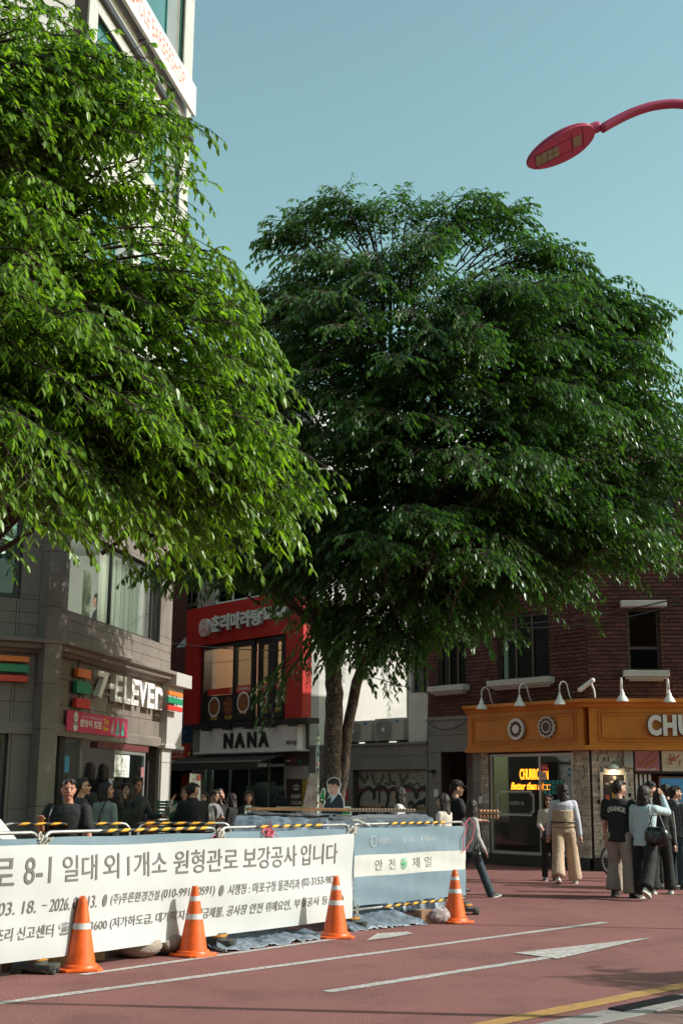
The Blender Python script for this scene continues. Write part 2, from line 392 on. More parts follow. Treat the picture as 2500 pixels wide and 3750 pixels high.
def window(fac, parent, u0, u1, z0, z1, o=-.12, cols=2, rows=1, fm='darkframe', gm='glass_dark', bar=.05, splits=None, hs=None, d=.06, name='window'):
    u0, u1 = min(u0, u1), max(u0, u1)
    mb = MB(); B = M[fm]
    us = splits or [u0 + (u1 - u0) * i / cols for i in range(cols + 1)]
    zs = hs or [z0 + (z1 - z0) * i / rows for i in range(rows + 1)]
    fac.box(mb, u0, u1, o - d / 2, o + d / 2, z0, z0 + bar); fac.box(mb, u0, u1, o - d / 2, o + d / 2, z1 - bar, z1)
    for k, u in enumerate(us):
        a = u if k == 0 else (u - bar if k == len(us) - 1 else u - bar / 2)
        fac.box(mb, a, a + bar, o - d / 2 - .002, o + d / 2 + .002, z0 + .001, z1 - .001)
    for z in zs[1:-1]: fac.box(mb, u0 + bar, u1 - bar, o - d / 2 + .004, o + d / 2 - .004, z - bar / 2, z + bar / 2)
    w = mb.build(name, B, parent)
    for i in range(len(us) - 1):
        for j in range(len(zs) - 1):
            p = MB(); fac.box(p, us[i] + bar * .4, us[i + 1] - bar * .4, o - .006, o + .006, zs[j] + bar * .4, zs[j + 1] - bar * .4); p.build('pane', M[gm], w)
    return w
def curtain(fac, parent, u0, u1, z0, z1, o, m=None, amp=.035, per=.13):
    n = int(abs(u1 - u0) / per * 8) + 2; mb = MB(); vs = []
    for i in range(n):
        u = u0 + (u1 - u0) * i / (n - 1); oo = o + amp * sin(2 * pi * u / per) + .4 * amp * sin(2 * pi * u / per * .37)
        vs += [(u, fac.out * oo, z0), (u, fac.out * oo, z1)]
    mb.add(vs, [(2 * i, 2 * i + 2, 2 * i + 3, 2 * i + 1) for i in range(n - 1)]); return mb.build('curtain', m or M['curtain'], parent, True)

# ================================================================== houses across the street, behind the camera (mirrored in the glass)
for k, (x0, x1, y0, h, c) in enumerate(((-34, -18, -13, 14, (.30, .27, .24)), (-17.5, -6, -14, 17, (.42, .40, .37)), (-5.5, 8, -13.5, 13, (.22, .10, .08)), (8.5, 24, -14.5, 15, (.38, .36, .33)))):
    t = empty('street_house', (x0, y0, 0), 0, ['tan four storey house across the street at the far left', 'pale tall house across the street behind the viewer', 'brick house directly behind the viewer', 'grey house across the street to the right'][k], 'building', 'houses across the street')
    mb = MB(); mb.box(0, x1 - x0, -8, 0, 0, h); mb.build('wall', mat('house_wall%d' % k, c, .85, var=.15, vscale=1), t)
    for i in range(int((x1 - x0) / 2.6)):
        for j in range(int(h / 3.2)):
            o = bpy.data.objects.new('window', unit(M['glass_opaque'])); C.objects.link(o); o.parent = t; o.location = (1.5 + i * 2.6, .03, 1.9 + j * 3.2); o.scale = (1.5, .08, 1.5)
t = empty('added_side_house', (-8.2, 31.5, 0), 0, 'unseen grey house added down the side street behind the granite corner building', 'building')  # unseen house added so the shop glass mirrors a wall, not sky
mb = MB(); mb.box(-9, 0, 0, 30, 0, 15); mb.build('wall', mat('house_wall_side', (.16, .15, .14), .85, var=.2, vscale=1), t)
for i in range(10):
    for j in range(4): o = bpy.data.objects.new('window', unit(M['glass_opaque'])); C.objects.link(o); o.parent = t; o.location = (.03, 1.6 + i * 2.8, 1.9 + j * 3.4); o.scale = (.08, 1.6, 1.7)
# ================================================================== convenience store building (left)
KS = 28 / 29
A7 = (-3.686, 28.0)
f7 = Fac(A7, 78.7, -1)
b7 = f7.make_root('granite_building', 'tall granite corner building with a convenience store on its ground floor', 'building')
cz = lambda z: 1.5 + (z - 1.5) * KS
e7 = f7.w(-6.18, 0)                                              # left end of the side wall
e8 = (e7[0] - .24, e7[1] - .21)                                  # end of the chamfer
fl = Fac(e8, 31, -1)
TOP = 23.5
U7 = (-6.18, 0.0)
shop7 = (-5.95, -.62, 0.0, 2.50)
w2f = (-5.66, -.76, cz(4.70), cz(6.30))
ops = [shop7, w2f]
for z0, z1 in ((8.0, 9.9), (11.4, 13.3)): ops += [(-5.6, -3.3, cz(z0), cz(z1)), (-2.9, -.6, cz(z0), cz(z1))]
ops += [(-5.75, -3.3, cz(14.9), cz(16.85)), (-2.9, -.6, cz(14.9), cz(16.85)), (-5.75, -4.0, cz(18.75), cz(21)), (-3.65, -.66, cz(18.75), cz(21.2))]
zsg = [0, 1.2, 2.5, 2.95, 3.4, 3.84, 4.0, 4.25, 4.45, 4.75, 5.6, 6.2, 7.0]
lo = [q for q in ops if q[3] < 7]; hi = [q for q in ops if q[2] > 7]
wall_cells(f7, 'wall', M['granite_core'], b7, [*U7], [0, TOP], ops, -.35, -.035)
wall_cells(f7, '', M['granite'], b7, [-6.18, -5.3, -4.5, -3.6, -2.7, -1.8, -.9, 0], zsg, lo, -.035, 0, cell='granite_panel')
wall_cells(f7, '', M['pale_panel'], b7, [-6.18, -4.5, -3.1, -1.6, 0], [7.0] + [7.0 + .95 * i for i in range(1, 17)] + [TOP], hi, -.035, 0, cell='cladding_panel')
# end wall and body behind
mb = MB(); f7.box(mb, -.35, 0, -9, -.352, 0, TOP); mb.build('end_wall', M['pale_panel'], b7)
mb = MB(); f7.box(mb, -6.3, -.36, -4.2, -4.0, 0, TOP)
for z in (2.75, 6.6, 10.4, 14.0, 17.6, 21.9): f7.box(mb, -6.3, -.36, -3.99, -.36, z, z + .3)
mb.build('inner_wall', M['inside_pale'], b7)
# pilaster at the far end, lit, stands proud
f7.piece('pilaster', M['pale_panel'], b7, -.60, 0.02, .001, .09, 0, 2.1); f7.piece('pilaster', M['pale_panel'], b7, -.60, .02, .001, .09, 2.11, 2.5)
# chamfer + left front
R7 = b7.matrix_world.inverted() if False else None
def loc7(p):                                                     # world xy -> building local
    dx, dy = p[0] - A7[0], p[1] - A7[1]; c, s = cos(f7.a), sin(f7.a); return (dx * c + dy * s, -dx * s + dy * c)
ch = MB()
a0, a1 = loc7(e7), loc7(e8)
zc = [0, 1.25, 2.5, 3.25, 4.0, 4.55, 5.5, 6.5, 7.5]
for k in range(len(zc) - 1):
    ch2 = MB(); nx, ny = (a1[1] - a0[1]), -(a1[0] - a0[0]); l_ = sqrt(nx * nx + ny * ny); nx, ny = nx / l_ * .3, ny / l_ * .3
    ch2.prism([a0, a1, (a1[0] - nx, a1[1] - ny), (a0[0] - nx, a0[1] - ny)], zc[k] + .004, zc[k + 1] - .004); ch2.build('granite_panel', M['granite'], b7)
b7l = empty('corner_front', (0, 0, 0)); b7l.parent = b7
lp = loc7(e8); b7l.location = (lp[0], lp[1], 0); b7l.rotation_euler = (0, 0, fl.a - f7.a)
b7l.name = 'front_wing'
lw = fl.bb(-300, 2020, 78, 2190)
lwin = (fl.uz(-600, 2100)[0], fl.uz(78, 2150)[0], fl.uz(60, 2190)[1], cz(6.3)); ldoor = (fl.uz(-600, 2800)[0], fl.uz(26, 2800)[0], 0, fl.uz(20, 2655)[1])
wall_cells(fl, 'wall', M['granite_core'], b7l, [-7, 0], [0, 7.5], [lwin, ldoor], -.35, -.035)
wall_cells(fl, '', M['granite'], b7l, [-7, -5, -3.4, -1.6, 0], zsg + [7.5], [lwin, ldoor], -.035, 0, cell='granite_panel')
mb = MB(); fl.box(mb, -7, 0, -.35, 0, 7.5, TOP); mb.build('upper_wall', M['pale_panel'], b7l)
mb = MB(); fl.box(mb, -7, -.3, -1.6, -.36, 2.77, 3.0); fl.box(mb, -7, -.3, -1.6, -.36, 6.62, 6.87); mb.build('inner_wall', M['inside_pale'], b7l)
window(fl, b7l, *lwin, cols=2, bar=.09, gm='glass_dark'); window(fl, b7l, *ldoor, cols=2, bar=.09, gm='glass_dark')
for k in range(6):
    o = MB(); fl.box(o, -3, -.3, -2.6 + k * .2, -2.55 + k * .2, .5 + k * .3, .53 + k * .3)
    o.build('shelf', M['lamp_on'] if k % 2 else M['white'], b7l)  # every other shelf glows, shop light put into its material
# cornice, string course and fascia swept round the corner
pl = [loc7(fl.w(-7, 0)), a1, a0, (0.05, 0)]
cb = MB(); z = cz(3.96)
sweep_poly(cb, [pl[0], pl[1], pl[2], (.0, 0)], [(0.001, z - .12), (.10, z - .12), (.16, z - .06), (.22, z - .05), (.24, z + .03), (.32, z + .05), (.32, z + .12), (.001, z + .16)], side=-1)
cb.build('cornice', M['granite'], b7, bevel=.008)
cb = MB(); sweep_poly(cb, [pl[0], pl[1], pl[2], (.0, 0)], [(0.001, 2.42), (.05, 2.42), (.05, 2.58), (.03, 2.62), (.001, 2.62)], side=-1); cb.build('string_course', M['granite'], b7)
# the pale eave box at the far end over the pilaster
mb = MB(); f7.box(mb, -.55, .45, .002, .16, cz(2.5), cz(3.78)); mb.build('end_fascia', M['pale_panel'], b7)
mb = MB(); f7.box(mb, -.70, .52, .003, .20, cz(2.42), cz(2.5)); f7.box(mb, -.55, .50, .003, .34, cz(3.785), cz(4.08)); mb.build('end_moulding', M['pale_panel'], b7, bevel=.01)
# windows
w = window(f7, b7, *w2f, bar=.05, splits=[w2f[0], f7.uz(420, 2250)[0], w2f[1] - .32, w2f[1]], gm='glass')
curtain(f7, b7, f7.uz(425, 2200)[0], w2f[1] - .36, w2f[2] + .03, w2f[3] - .06, -.35, per=.16)
curtain(f7, b7, f7.uz(388, 2200)[0], f7.uz(415, 2200)[0], w2f[2] + .03, w2f[3] - .5, -.45, mat('curtain_yellow', (.5, .48, .33), .9)); curtain(f7, b7, w2f[0] + .05, f7.uz(275, 2200)[0], w2f[2] + .03, w2f[3] - .06, -.35)
curtain(f7, b7, f7.uz(283, 2200)[0], f7.uz(305, 2200)[0], w2f[2] + .03, w2f[3] - .55, -.5, mat('curtain_yellow', (.5, .48, .33), .9))
for k in range(3):
    o = MB(); f7.box(o, -5.6 + k * .2, -3.7 + k * .2, -1.0 - k * .75, -.92 - k * .75, 6.12, 6.16); o.build('strip_light', M['lamp_on'], b7)
for nm_, lx, lz, le in (('room_light', -3.6, 5.9, 200), ('shop_light', -3.6, 2.4, 16)):
    pq = bpy.data.lights.new(nm_, 'POINT'); pq.energy = le; pq.color = (1, .93, .8); pq.shadow_soft_size = .4; po = bpy.data.objects.new(nm_, pq); C.objects.link(po); po.parent = b7; po.location = (lx, 1.9, lz)
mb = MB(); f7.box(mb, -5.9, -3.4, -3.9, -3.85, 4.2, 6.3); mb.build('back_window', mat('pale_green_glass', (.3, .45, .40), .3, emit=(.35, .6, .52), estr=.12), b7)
for q in ops[2:]:
    ww = window(f7, b7, *q, bar=.06, splits=[q[0], q[0] + (q[1] - q[0]) * .66, q[1]], gm='glass_sky', fm='green_frame')
    for p in list(ww.children)[1:]: p.data.materials[0] = M['glass_grey']
    curtain(f7, b7, q[0] + (q[1] - q[0]) * .68, q[1] - .05, q[2], q[3], -.3, M['curtain'])
# ground floor shopfront of the store
mb = MB(); f7.box(mb, -5.94, -.63, -.32, -.2, 0, .12); mb.build('threshold', M['concrete'], b7)
ud = [f7.uz(x, 2800)[0] for x in (204, 246, 333, 415, 530, 555)]
window(f7, b7, ud[0] - .4, ud[1], .12, 2.5, o=-.2, cols=1, bar=.05, gm='glass', name='shop_window')
window(f7, b7, ud[1], ud[2], .12, 2.5, o=-.2, cols=1, bar=.1, gm='glass', name='glass_door', fm='alu')
f7.piece('column', M['darkframe'], b7, ud[1] - .12, ud[1] + .1, -.3, -.1, .12, 2.5)
window(f7, b7, ud[3], ud[4], .12, 2.28, o=-.02, cols=1, bar=.07, gm='glass_green', name='glass_door', fm='alu')
f7.piece('door_lintel', mat('maroon_metal', (.12, .03, .03), .5), b7, ud[3] - .9, ud[4] + .12, -.12, .03, 2.28, 2.40)
window(f7, b7, ud[5] - .35, -.64, .12, 2.5, o=-.2, cols=1, bar=.09, gm='glass_dark', name='side_window')
# goods inside
cols_ = [(.5, .08, .06), (.08, .3, .5), (.1, .4, .15), (.6, .5, .1), (.5, .5, .48), (.4, .1, .3)]
gm_ = [mat('goods_%s' % n, c, .6) for n, c in zip(('red', 'blue', 'green', 'yellow', 'white', 'purple'), cols_)]
for s_ in range(4):
    sh = MB(); uu = -5.6 + s_ * 1.25; f7.box(sh, uu, uu + .9, -3.2, -2.9, .1, 1.9); rk = sh.build('display_rack', M['inside_pale'], b7)
    for k in range(5):
        for j in range(7):
            if random.random() < .85: f7.piece('packet', random.choice(gm_), rk, uu + .05 + j * .12, uu + .14 + j * .12, -2.9, -2.84, .25 + k * .34, .25 + k * .34 + random.uniform(.15, .26))
for k, (u, z, wd, h, c) in enumerate([(-5.35, 1.85, .28, .38, 4), (-5.0, 1.82, .25, .36, 1), (-5.3, 1.35, .16, .3, 4), (-5.1, 1.35, .16, .26, 1), (-4.85, 1.2, .2, .34, 2), (-5.55, 1.05, .14, .3, 4), (-4.6, 1.3, .12, .22, 0), (-5.6, 1.7, .22, .1, 2)]):
    f7.piece('notice', gm_[c], b7, u, u + wd * .8, -.19, -.185, z, z + h * .8)
mb = MB(); f7.box(mb, -3.9, -3.2, -2.0, -1.95, 1.75, 1.95); sc_ = mb.build('hanging_sign', mat('sign_teal', (.02, .12, .10), .5), b7)
mb = MB(); f7.text(mb, 'CHECK IN 7-GO', -3.85, -3.25, 1.8, 1.9, -1.94); mb.build('lettering', mat('sign_glow_white', (.8, .9, .85), .5, emit=(.7, .9, .85), estr=.5), sc_)
f7.piece('green_panel', mat('bright_green', (.01, .45, .22), .5), b7, ud[3] + .08, ud[3] + .16, -.06, -.04, .8, 1.75)
def thing_box(fac, name, u0, u1, o0, o1, z0, z1, m, label, cat, group=None):
    t = fac.thing(name, (u0 + u1) / 2, 0, 0, label, cat, group); uc = (u0 + u1) / 2
    mb = MB(); fac.box(mb, u0 - uc, u1 - uc, o0, o1, z0, z1); mb.build('board', m, t); return t, uc
# signs -------------------------------------------------------------
def stripes(fac, u0, u1, o, zt, zb, label, depth=.09, tilt=0):
    t = fac.thing('stripe_sign', (u0 + u1) / 2, 0, 0, label, 'sign', 'orange green red stripe signs of the store'); h = (zt - zb); w_ = abs(u1 - u0) / 2
    for k, (a, b_, c) in enumerate(((0, .22, 'o'), (.32, .62, 'g'), (.74, .98, 'r'))):
        m = {'o': mat('sign_orange', (.75, .17, .02), .4), 'g': mat('sign_green', (0, .22, .10), .4), 'r': mat('sign_red', (.62, .03, .015), .4)}[c]
        mb = MB(); fac.box(mb, -w_ + (.0 if k != 1 else -.02), w_, o, o + depth, zt - b_ * h, zt - a * h); mb.build('stripe', m, t, bevel=.006)
    for x in (-.3, .3):
        mb = MB(); fac.box(mb, x * w_ - .008, x * w_ + .008, o + .02, o + .035, zb + .02, zt - .02); mb.build('strut', M['black'], t)
    return t
q = f7.bb(290, 2440, 360, 2628, .15); stripes(f7, q[0] - .05, q[1] - .32, .06, cz(3.70), cz(2.97), 'stripe sign at the left end of the white store letters', .08)
q = f7.bb(610, 2532, 660, 2610, .28); stripes(f7, q[0] - .02, q[1], .28, cz(3.64), cz(3.22), 'bright sunlit stripe sign at the far end of the store fascia', .06)
q = fl.bb(-220, 2402, 105, 2500, .1); stripes(fl, q[0], q[1], .06, fl.uz(50, 2404)[1], fl.uz(50, 2500)[1], 'large stripe sign on the shaded front left of the building corner', .08)
t = f7.thing('store_sign', -2.2, 0, 0, 'white block letters of the convenience store on the granite fascia', 'sign')
u0, u1 = f7.uz(370, 2500, .2)[0], f7.uz(606, 2550, .2)[0]
spans = [(0, .155, '7'), (.165, .235, '-'), (.245, .355, 'E'), (.375, .475, 'L'), (.49, .60, 'E'), (.60, .735, 'V'), (.745, .855, 'E'), (.87, 1, 'n')]
zb, zt = cz(3.22), cz(3.74)
for a, b_, chx in spans:
    mb = MB(); z0_, z1_ = (zb, zt) if chx != '-' else (zb + .22, zb + .32)
    f7.text(mb, chx, u0 + (u1 - u0) * a + 2.2, u0 + (u1 - u0) * b_ + 2.2, z0_, z1_ - (.0 if chx != 'n' else .04), .09, .055, bold=.03)
    mb.build('letter', M['offwhite'], t)
mb = MB(); f7.box(mb, u0 + 2.2, u1 + 2.2, .01, .03, zb + .1, zb + .14); f7.box(mb, u0 + 2.2, u1 + 2.2, .01, .03, zt - .14, zt - .1); mb.build('rail', M['alu'], t)
# pink promotion banner
t = f7.thing('promotion_banner', -4.15, 0, 0, 'pink promotion banner hung over the shop entrance', 'banner')
u0, u1 = f7.uz(242, 2640, .05)[0], f7.uz(463, 2680, .05)[0]; zb, zt = 2.52, 2.875
mb = MB(); f7.box(mb, u0 + 4.15, u1 + 4.15, .05, .07, zb, zt); mb.build('cloth', mat('pink_cloth', (.60, .045, .12), .6), t)
W = u1 - u0; X = lambda a: u0 + 4.15 + W * a; Zf = lambda a: zb + (zt - zb) * a
mb = MB(); f7.text(mb, '밥맛이 점점', X(.20), X(.54), Zf(.28), Zf(.66), .073, bold=.03); f7.text(mb, '찰기가득맛있는밥', X(.22), X(.55), Zf(.72), Zf(.86), .073); mb.build('lettering', M['white'], t)
mb = MB(); f7.text(mb, 'The', X(.57), X(.66), Zf(.55), Zf(.85), .073, bold=.02); f7.text(mb, 'New', X(.57), X(.67), Zf(.2), Zf(.5), .073, bold=.02); mb.build('lettering', mat('print_yellow', (.8, .5, .03), .6), t)
mb = MB(); disc(mb, f7, X(.13), .071, Zf(.5), .12, .002, 24, rfun=lambda a: .13 * abs(sin(a)) + .045); mb.build('print', M['white'], t)
mb = MB(); f7.text(mb, 'OK!', X(.095), X(.165), Zf(.3), Zf(.5), .075, bold=.04); f7.text(mb, '맛있는', X(.095), X(.165), Zf(.6), Zf(.74), .075); mb.build('lettering', M['ink'], t)
for k, c in enumerate(((.5, .3, .3), (.1, .4, .38), (.15, .42, .4))):
    mb = MB(); xx = X(.73 + k * .09); mb.add([(xx - .10, -.0725 - k * .001, Zf(.08)), (xx + .10, -.0725 - k * .001, Zf(.08)), (xx + .07, -.0725 - k * .001, Zf(.6)), (xx + .03, -.0725 - k * .001, Zf(.95)), (xx - .05, -.0725 - k * .001, Zf(.55))], [(0, 1, 2, 3, 4)]); mb.build('print', mat('print_pack%d' % k, c, .6), t)
# white notice on the open door
t = f7.thing('door_notice', -2.7, 0, 0, 'white paper notice taped to the green glass door', 'notice')
u0, u1 = f7.uz(420, 2800, .04)[0], f7.uz(474, 2810, .04)[0]
mb = MB(); f7.box(mb, u0 + 2.7, u1 + 2.7, .035, .04, cz(1.78), cz(2.21)); mb.build('paper', mat('bright_paper', (.78, .80, .77), .6), t)
mb = MB(); ringshape(mb, f7, (u0 + u1) / 2 + 2.7, .041, 2.02, .1, .09, .002, 4); f7.text(mb, '금연 흡연구역', u0 + 2.78, u1 + 2.62, 1.86, 1.90, .042); f7.text(mb, '안내문입니다', u0 + 2.82, u1 + 2.58, 1.81, 1.84, .042); mb.build('lettering', M['ink'], t)
t, uc = thing_box(f7, 'no_smoking_sign', ud[4] - .26, ud[4] - .1, .02, .025, 1.78, 1.98, mat('grey_pink', (.3, .15, .15), .6), 'small red no smoking sticker beside the green door', 'sign')
mb = MB(); ringshape(mb, f7, ud[4] - .18 - uc, .026, 1.9, .05, .04, .002, 20); mb.build('print', M['redsign'], t)
# poster of a mosque-like arch on the pilaster
u0, u1 = f7.uz(140, 2930)[0], f7.uz(188, 2930)[0]
q = fl.bb(139, 2862, 190, 3000, .02)
t = fl.thing('arch_poster', (q[0] + q[1]) / 2, 0, 0, 'dark purple poster with a pointed arch on the granite pilaster', 'poster'); uc = (q[0] + q[1]) / 2; hw = (q[1] - q[0]) / 2
mb = MB(); fl.box(mb, -hw, hw, .004, .02, q[2], q[3]); mb.build('board', mat('poster_purple', (.05, .02, .055), .5, var=.5, vscale=8), t)
ar = [(-.6, -.5), (-.6, .3), (-.35, .62), (0, .85), (.35, .62), (.6, .3), (.6, -.5)]
mb = MB(); mb.add([(x * hw, -.022, (q[2] + q[3]) / 2 + y * (q[3] - q[2]) / 2) for x, y in ar], [tuple(range(7))]); mb.build('arch_print', mat('poster_tan', (.24, .11, .06), .6, var=.3, vscale=20), t)
mb = MB(); mb.add([(x * hw * .4, -.024, (q[2] + q[3]) / 2 + (y * .45 - .3) * (q[3] - q[2]) / 2) for x, y in ar], [tuple(range(7))]); mb.build('doorway_print', mat('poster_dark', (.03, .015, .02), .6), t)
# barber shop sign high up
t = f7.thing('barber_sign', -2.6, 0, 0, 'long white sign board with thin red capitals high on the tall building', 'sign')
mb = MB(); f7.box(mb, -3.2, 2.3, .14, .22, cz(17.66), cz(18.44)); mb.build('board', M['white'], t, bevel=.01)
mb = MB()
for x in (-3, -1, 1, 2.3): f7.box(mb, x, x + .05, .01, .14, cz(17.6), cz(17.65))
mb.build('bracket', M['darkframe'], t)
mb = MB(); f7.text(mb, 'REDPOLE BARBERSHOP', f7.uz(465, 20, .31)[0] + 2.6, f7.uz(690, 325, .31)[0] + 2.6, cz(17.86), cz(18.30), .222, bold=.012); mb.build('lettering', mat('sign_red_paint', (.50, .16, .13), .6), t)
f7.piece('ledge', M['darkframe'], b7, -6.1, 0, .001, .10, cz(17.15), cz(17.3))
f7.piece('downpipe', mat('drain_pipe', (.25, .22, .2), .6), b7, -.62, -.60, .001, .05, 0, 2.4)
# cable hook
cbm = MB(); p0 = f7.uz(288, 2590, .1); pts = [f7.uz(x, y, .1) for x, y in ((283, 2470), (285, 2430), (290, 2405), (305, 2395), (309, 2383), (302, 2378))]
cbm.tube([(u, -.12, z) for u, z in pts], .012, 6); cbm.build('cable', M['cable'], b7)
# ================================================================== frontage line: brick building, shutter unit, red building, stair building
CO = (5.2, 27.2)
fL = Fac(CO, 130, 1); fR = Fac(CO, -6.5, -1)
bb = fL.make_root('brick_building', 'dark red brick corner building with white window sills and an orange shopfront', 'building')
ra = fR.a - fL.a
def locb(p):
    dx, dy = p[0] - CO[0], p[1] - CO[1]; c, s = cos(fL.a), sin(fL.a); return (dx * c + dy * s, -dx * s + dy * c)
ZB = 8.45
wL = [(fL.uz(1705, 2440)[0], fL.uz(1605, 2440)[0], 3.98, 5.30), (fL.uz(2012, 2400)[0], fL.uz(1822, 2400)[0], 4.0, 5.45),
      (fL.uz(1660, 2000)[0], fL.uz(1600, 2000)[0], 6.5, 7.6), (1.0, 2.5, 6.7, 8.0)]
wR = [(.87, 1.55, 4.06, 5.40), (1.38, 2.0, 6.72, 7.98), (3.2, 4.0, 4.06, 5.40)]
def brick_wall(fac, parent, u0, u1, z0, z1, openings, limit):
    """individual bricks in running bond, the largest as objects, the rest one joined part"""
    L_, Hh, gp = .205, .062, .012; row = 0; z = z0; cells = []
    while z + Hh < z1:
        u = u0 - (L_ / 2 if row % 2 else 0)
        while u < u1:
            a, b_ = max(u, u0), min(u + L_ - gp, u1)
            if b_ - a > .03:
                segs = [(a, b_)]
                for q in openings:
                    if q[2] - .01 < z + Hh and q[3] + .01 > z:
                        ns = []
                        for s0, s1 in segs:
                            if q[1] <= s0 or q[0] >= s1: ns.append((s0, s1)); continue
                            if s0 < q[0]: ns.append((s0, q[0]))
                            if s1 > q[1]: ns.append((q[1], s1))
                        segs = ns
                for s0, s1 in segs:
                    if s1 - s0 > .02: cells.append((s0, s1, z))
            u += L_
        z += Hh + gp + .011; row += 1
    cells.sort(key=lambda c: c[0] + abs(c[2] - 4.4) * .6)
    st = MB()
    for k, (a, b_, z) in enumerate(cells):
        o = random.uniform(-.003, .004)
        if k < limit: fac.piece('brick', M['brick'], parent, a, b_, 0, .018 + o, z, z + Hh)
        else: fac.box(st, a, b_, 0, .018 + o, z, z + Hh)
    tag(st.build('brickwork', M['brick'], parent), kind='stuff')
doorL = (fL.uz(1735, 2900)[0], fL.uz(1617, 2900)[0], 0, 2.46)
shopL = (.45, 2.84, .24, 2.38)
wall_cells(fL, 'wall', M['mortar'], bb, [0, 4.8], [0, ZB], wL + [doorL, shopL], -.3, -.002)
bR = empty('street_front', (0, 0, 0), ra); bR.parent = bb; bR.name = 'right_wing'
shopR = (.9, 6.8, .9, 2.44)
wall_cells(fR, 'wall', M['mortar'], bR, [0, 7], [0, ZB], wR + [shopR], -.3, -.002)
brick_wall(fL, bb, 0.004, 4.8, 3.28, ZB, wL, 150); brick_wall(fR, bR, 0.02, 7, 3.48, ZB, wR, 148)
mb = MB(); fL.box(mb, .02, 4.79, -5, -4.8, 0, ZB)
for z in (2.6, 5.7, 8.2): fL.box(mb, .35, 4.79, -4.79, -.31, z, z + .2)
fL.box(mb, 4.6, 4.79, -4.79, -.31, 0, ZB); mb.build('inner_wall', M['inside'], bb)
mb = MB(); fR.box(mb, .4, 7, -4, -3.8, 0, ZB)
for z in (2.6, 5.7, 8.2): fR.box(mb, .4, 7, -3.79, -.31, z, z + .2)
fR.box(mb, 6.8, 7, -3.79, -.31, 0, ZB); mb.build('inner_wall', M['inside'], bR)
def sill(fac, parent, u0, u1, z, up=False):
    mb = MB(); uc0, uc1 = u0 - .13, u1 + .13
    fac.box(mb, uc0, uc1, .0, .26, z - .13, z)
    if not up: fac.box(mb, uc0 + .05, uc1 - .05, .0, .21, z - .17, z - .131); fac.box(mb, uc0 + .12, uc1 - .12, .0, .15, z - .21, z - .171)
    mb.build('window_sill' if not up else 'window_lintel', M['stone_white'], parent, bevel=.01)
for q in wL[:2]:
    window(fL, bb, *q, o=-.10, bar=.05, splits=[q[0], q[0] + (q[1] - q[0]) * .36, q[0] + (q[1] - q[0]) * .68, q[1]], fm='brown_frame', gm='glass_dark'); sill(fL, bb, q[0], q[1], q[2])
    curtain(fL, bb, q[0] + (q[1] - q[0]) * .36, q[0] + (q[1] - q[0]) * .98, q[2] + .35, q[3], -.35, mat('cream_blind', (.5, .42, .33), .9), .01)
for q in wL[2:]:
    window(fL, bb, *q, o=-.10, bar=.05, cols=2, rows=1, fm='brown_frame'); sill(fL, bb, q[0], q[1], q[2])
for q in wR:
    window(fR, bR, *q, o=-.12, bar=.06, splits=[q[0], q[0] + (q[1] - q[0]) * .5, q[1]] if q[3] > 6 else [q[0], q[1]], hs=[q[2], q[2] + .5, q[3]], fm='brown_frame'); sill(fR, bR, q[0], q[1], q[2]); sill(fR, bR, q[0], q[1], q[3] + .13, True)
# roof: white cornice and brown tiles
mb = MB(); sweep_poly(mb, [locb(fR.w(7, 0)), (0, 0), (4.8, 0)], [(-.2, ZB - .25), (.06, ZB - .25), (.14, ZB - .12), (.22, ZB - .1), (.22, ZB), (-.2, ZB + .02)], side=-1 if False else 1)
mb.build('cornice', M['stone_white'], bb)
rf = MB(); rr = mat('roof_tile', (.12, .045, .035), .8, rnd=.2)
for k in range(7):
    sweep_poly(rf, [locb(fR.w(7, 0)), (0, 0), (4.8, 0)], [(.18 - k * .17, ZB + .03 + k * .12), (.18 - k * .17, ZB + .09 + k * .12), (-.02 - k * .17, ZB + .19 + k * .12), (-.02 - k * .17, ZB + .13 + k * .12)], side=1)
rf.build('roof', rr, bb)
# grey granite ground floor left of the shop
wall_cells(fL, '', M['grey_granite'], bb, [2.86, 3.36, 4.8], [0, .9, 1.75, 2.46, 2.85, 3.27], [doorL, (2.8, 3.08, 0, 2.46)], 0.0, .03, cell='granite_panel')
fL.piece('ledge', M['grey_granite'], bb, 3.3, 4.8, .001, .06, 3.2, 3.275)
mb = MB(); fL.box(mb, doorL[0], doorL[1], -1.0, -.9, 0, 2.46); mb.build('door_back', M['inside'], bb)
mb = MB(); fL.box(mb, doorL[0] + .05, doorL[0] + .55, -.8, -.74, .1, 2.3); mb.build('door', mat('dark_door', (.03, .035, .03), .5), bb)
fL.piece('door_reveal', M['greywall'], bb, doorL[1] - .32, doorL[1] - .02, -.85, -.80, 0, 2.44)
fL.piece('bell_camera', M['black'], bb, *sorted([fL.uz(1585, 2810)[0], fL.uz(1597, 2810)[0]]), .03, .16, 1.98, 2.05)
for n_, (x0, y0, x1, y1), lab in (('notice', (1586, 2890, 1602, 2918), 0), ('notice', (1750, 2916, 1766, 2944), 0)):
    q = fL.bb(x0, y0, x1, y1, .05); fL.piece('notice', M['white'], bb, q[1], q[0], .031, .036, q[2], q[3])
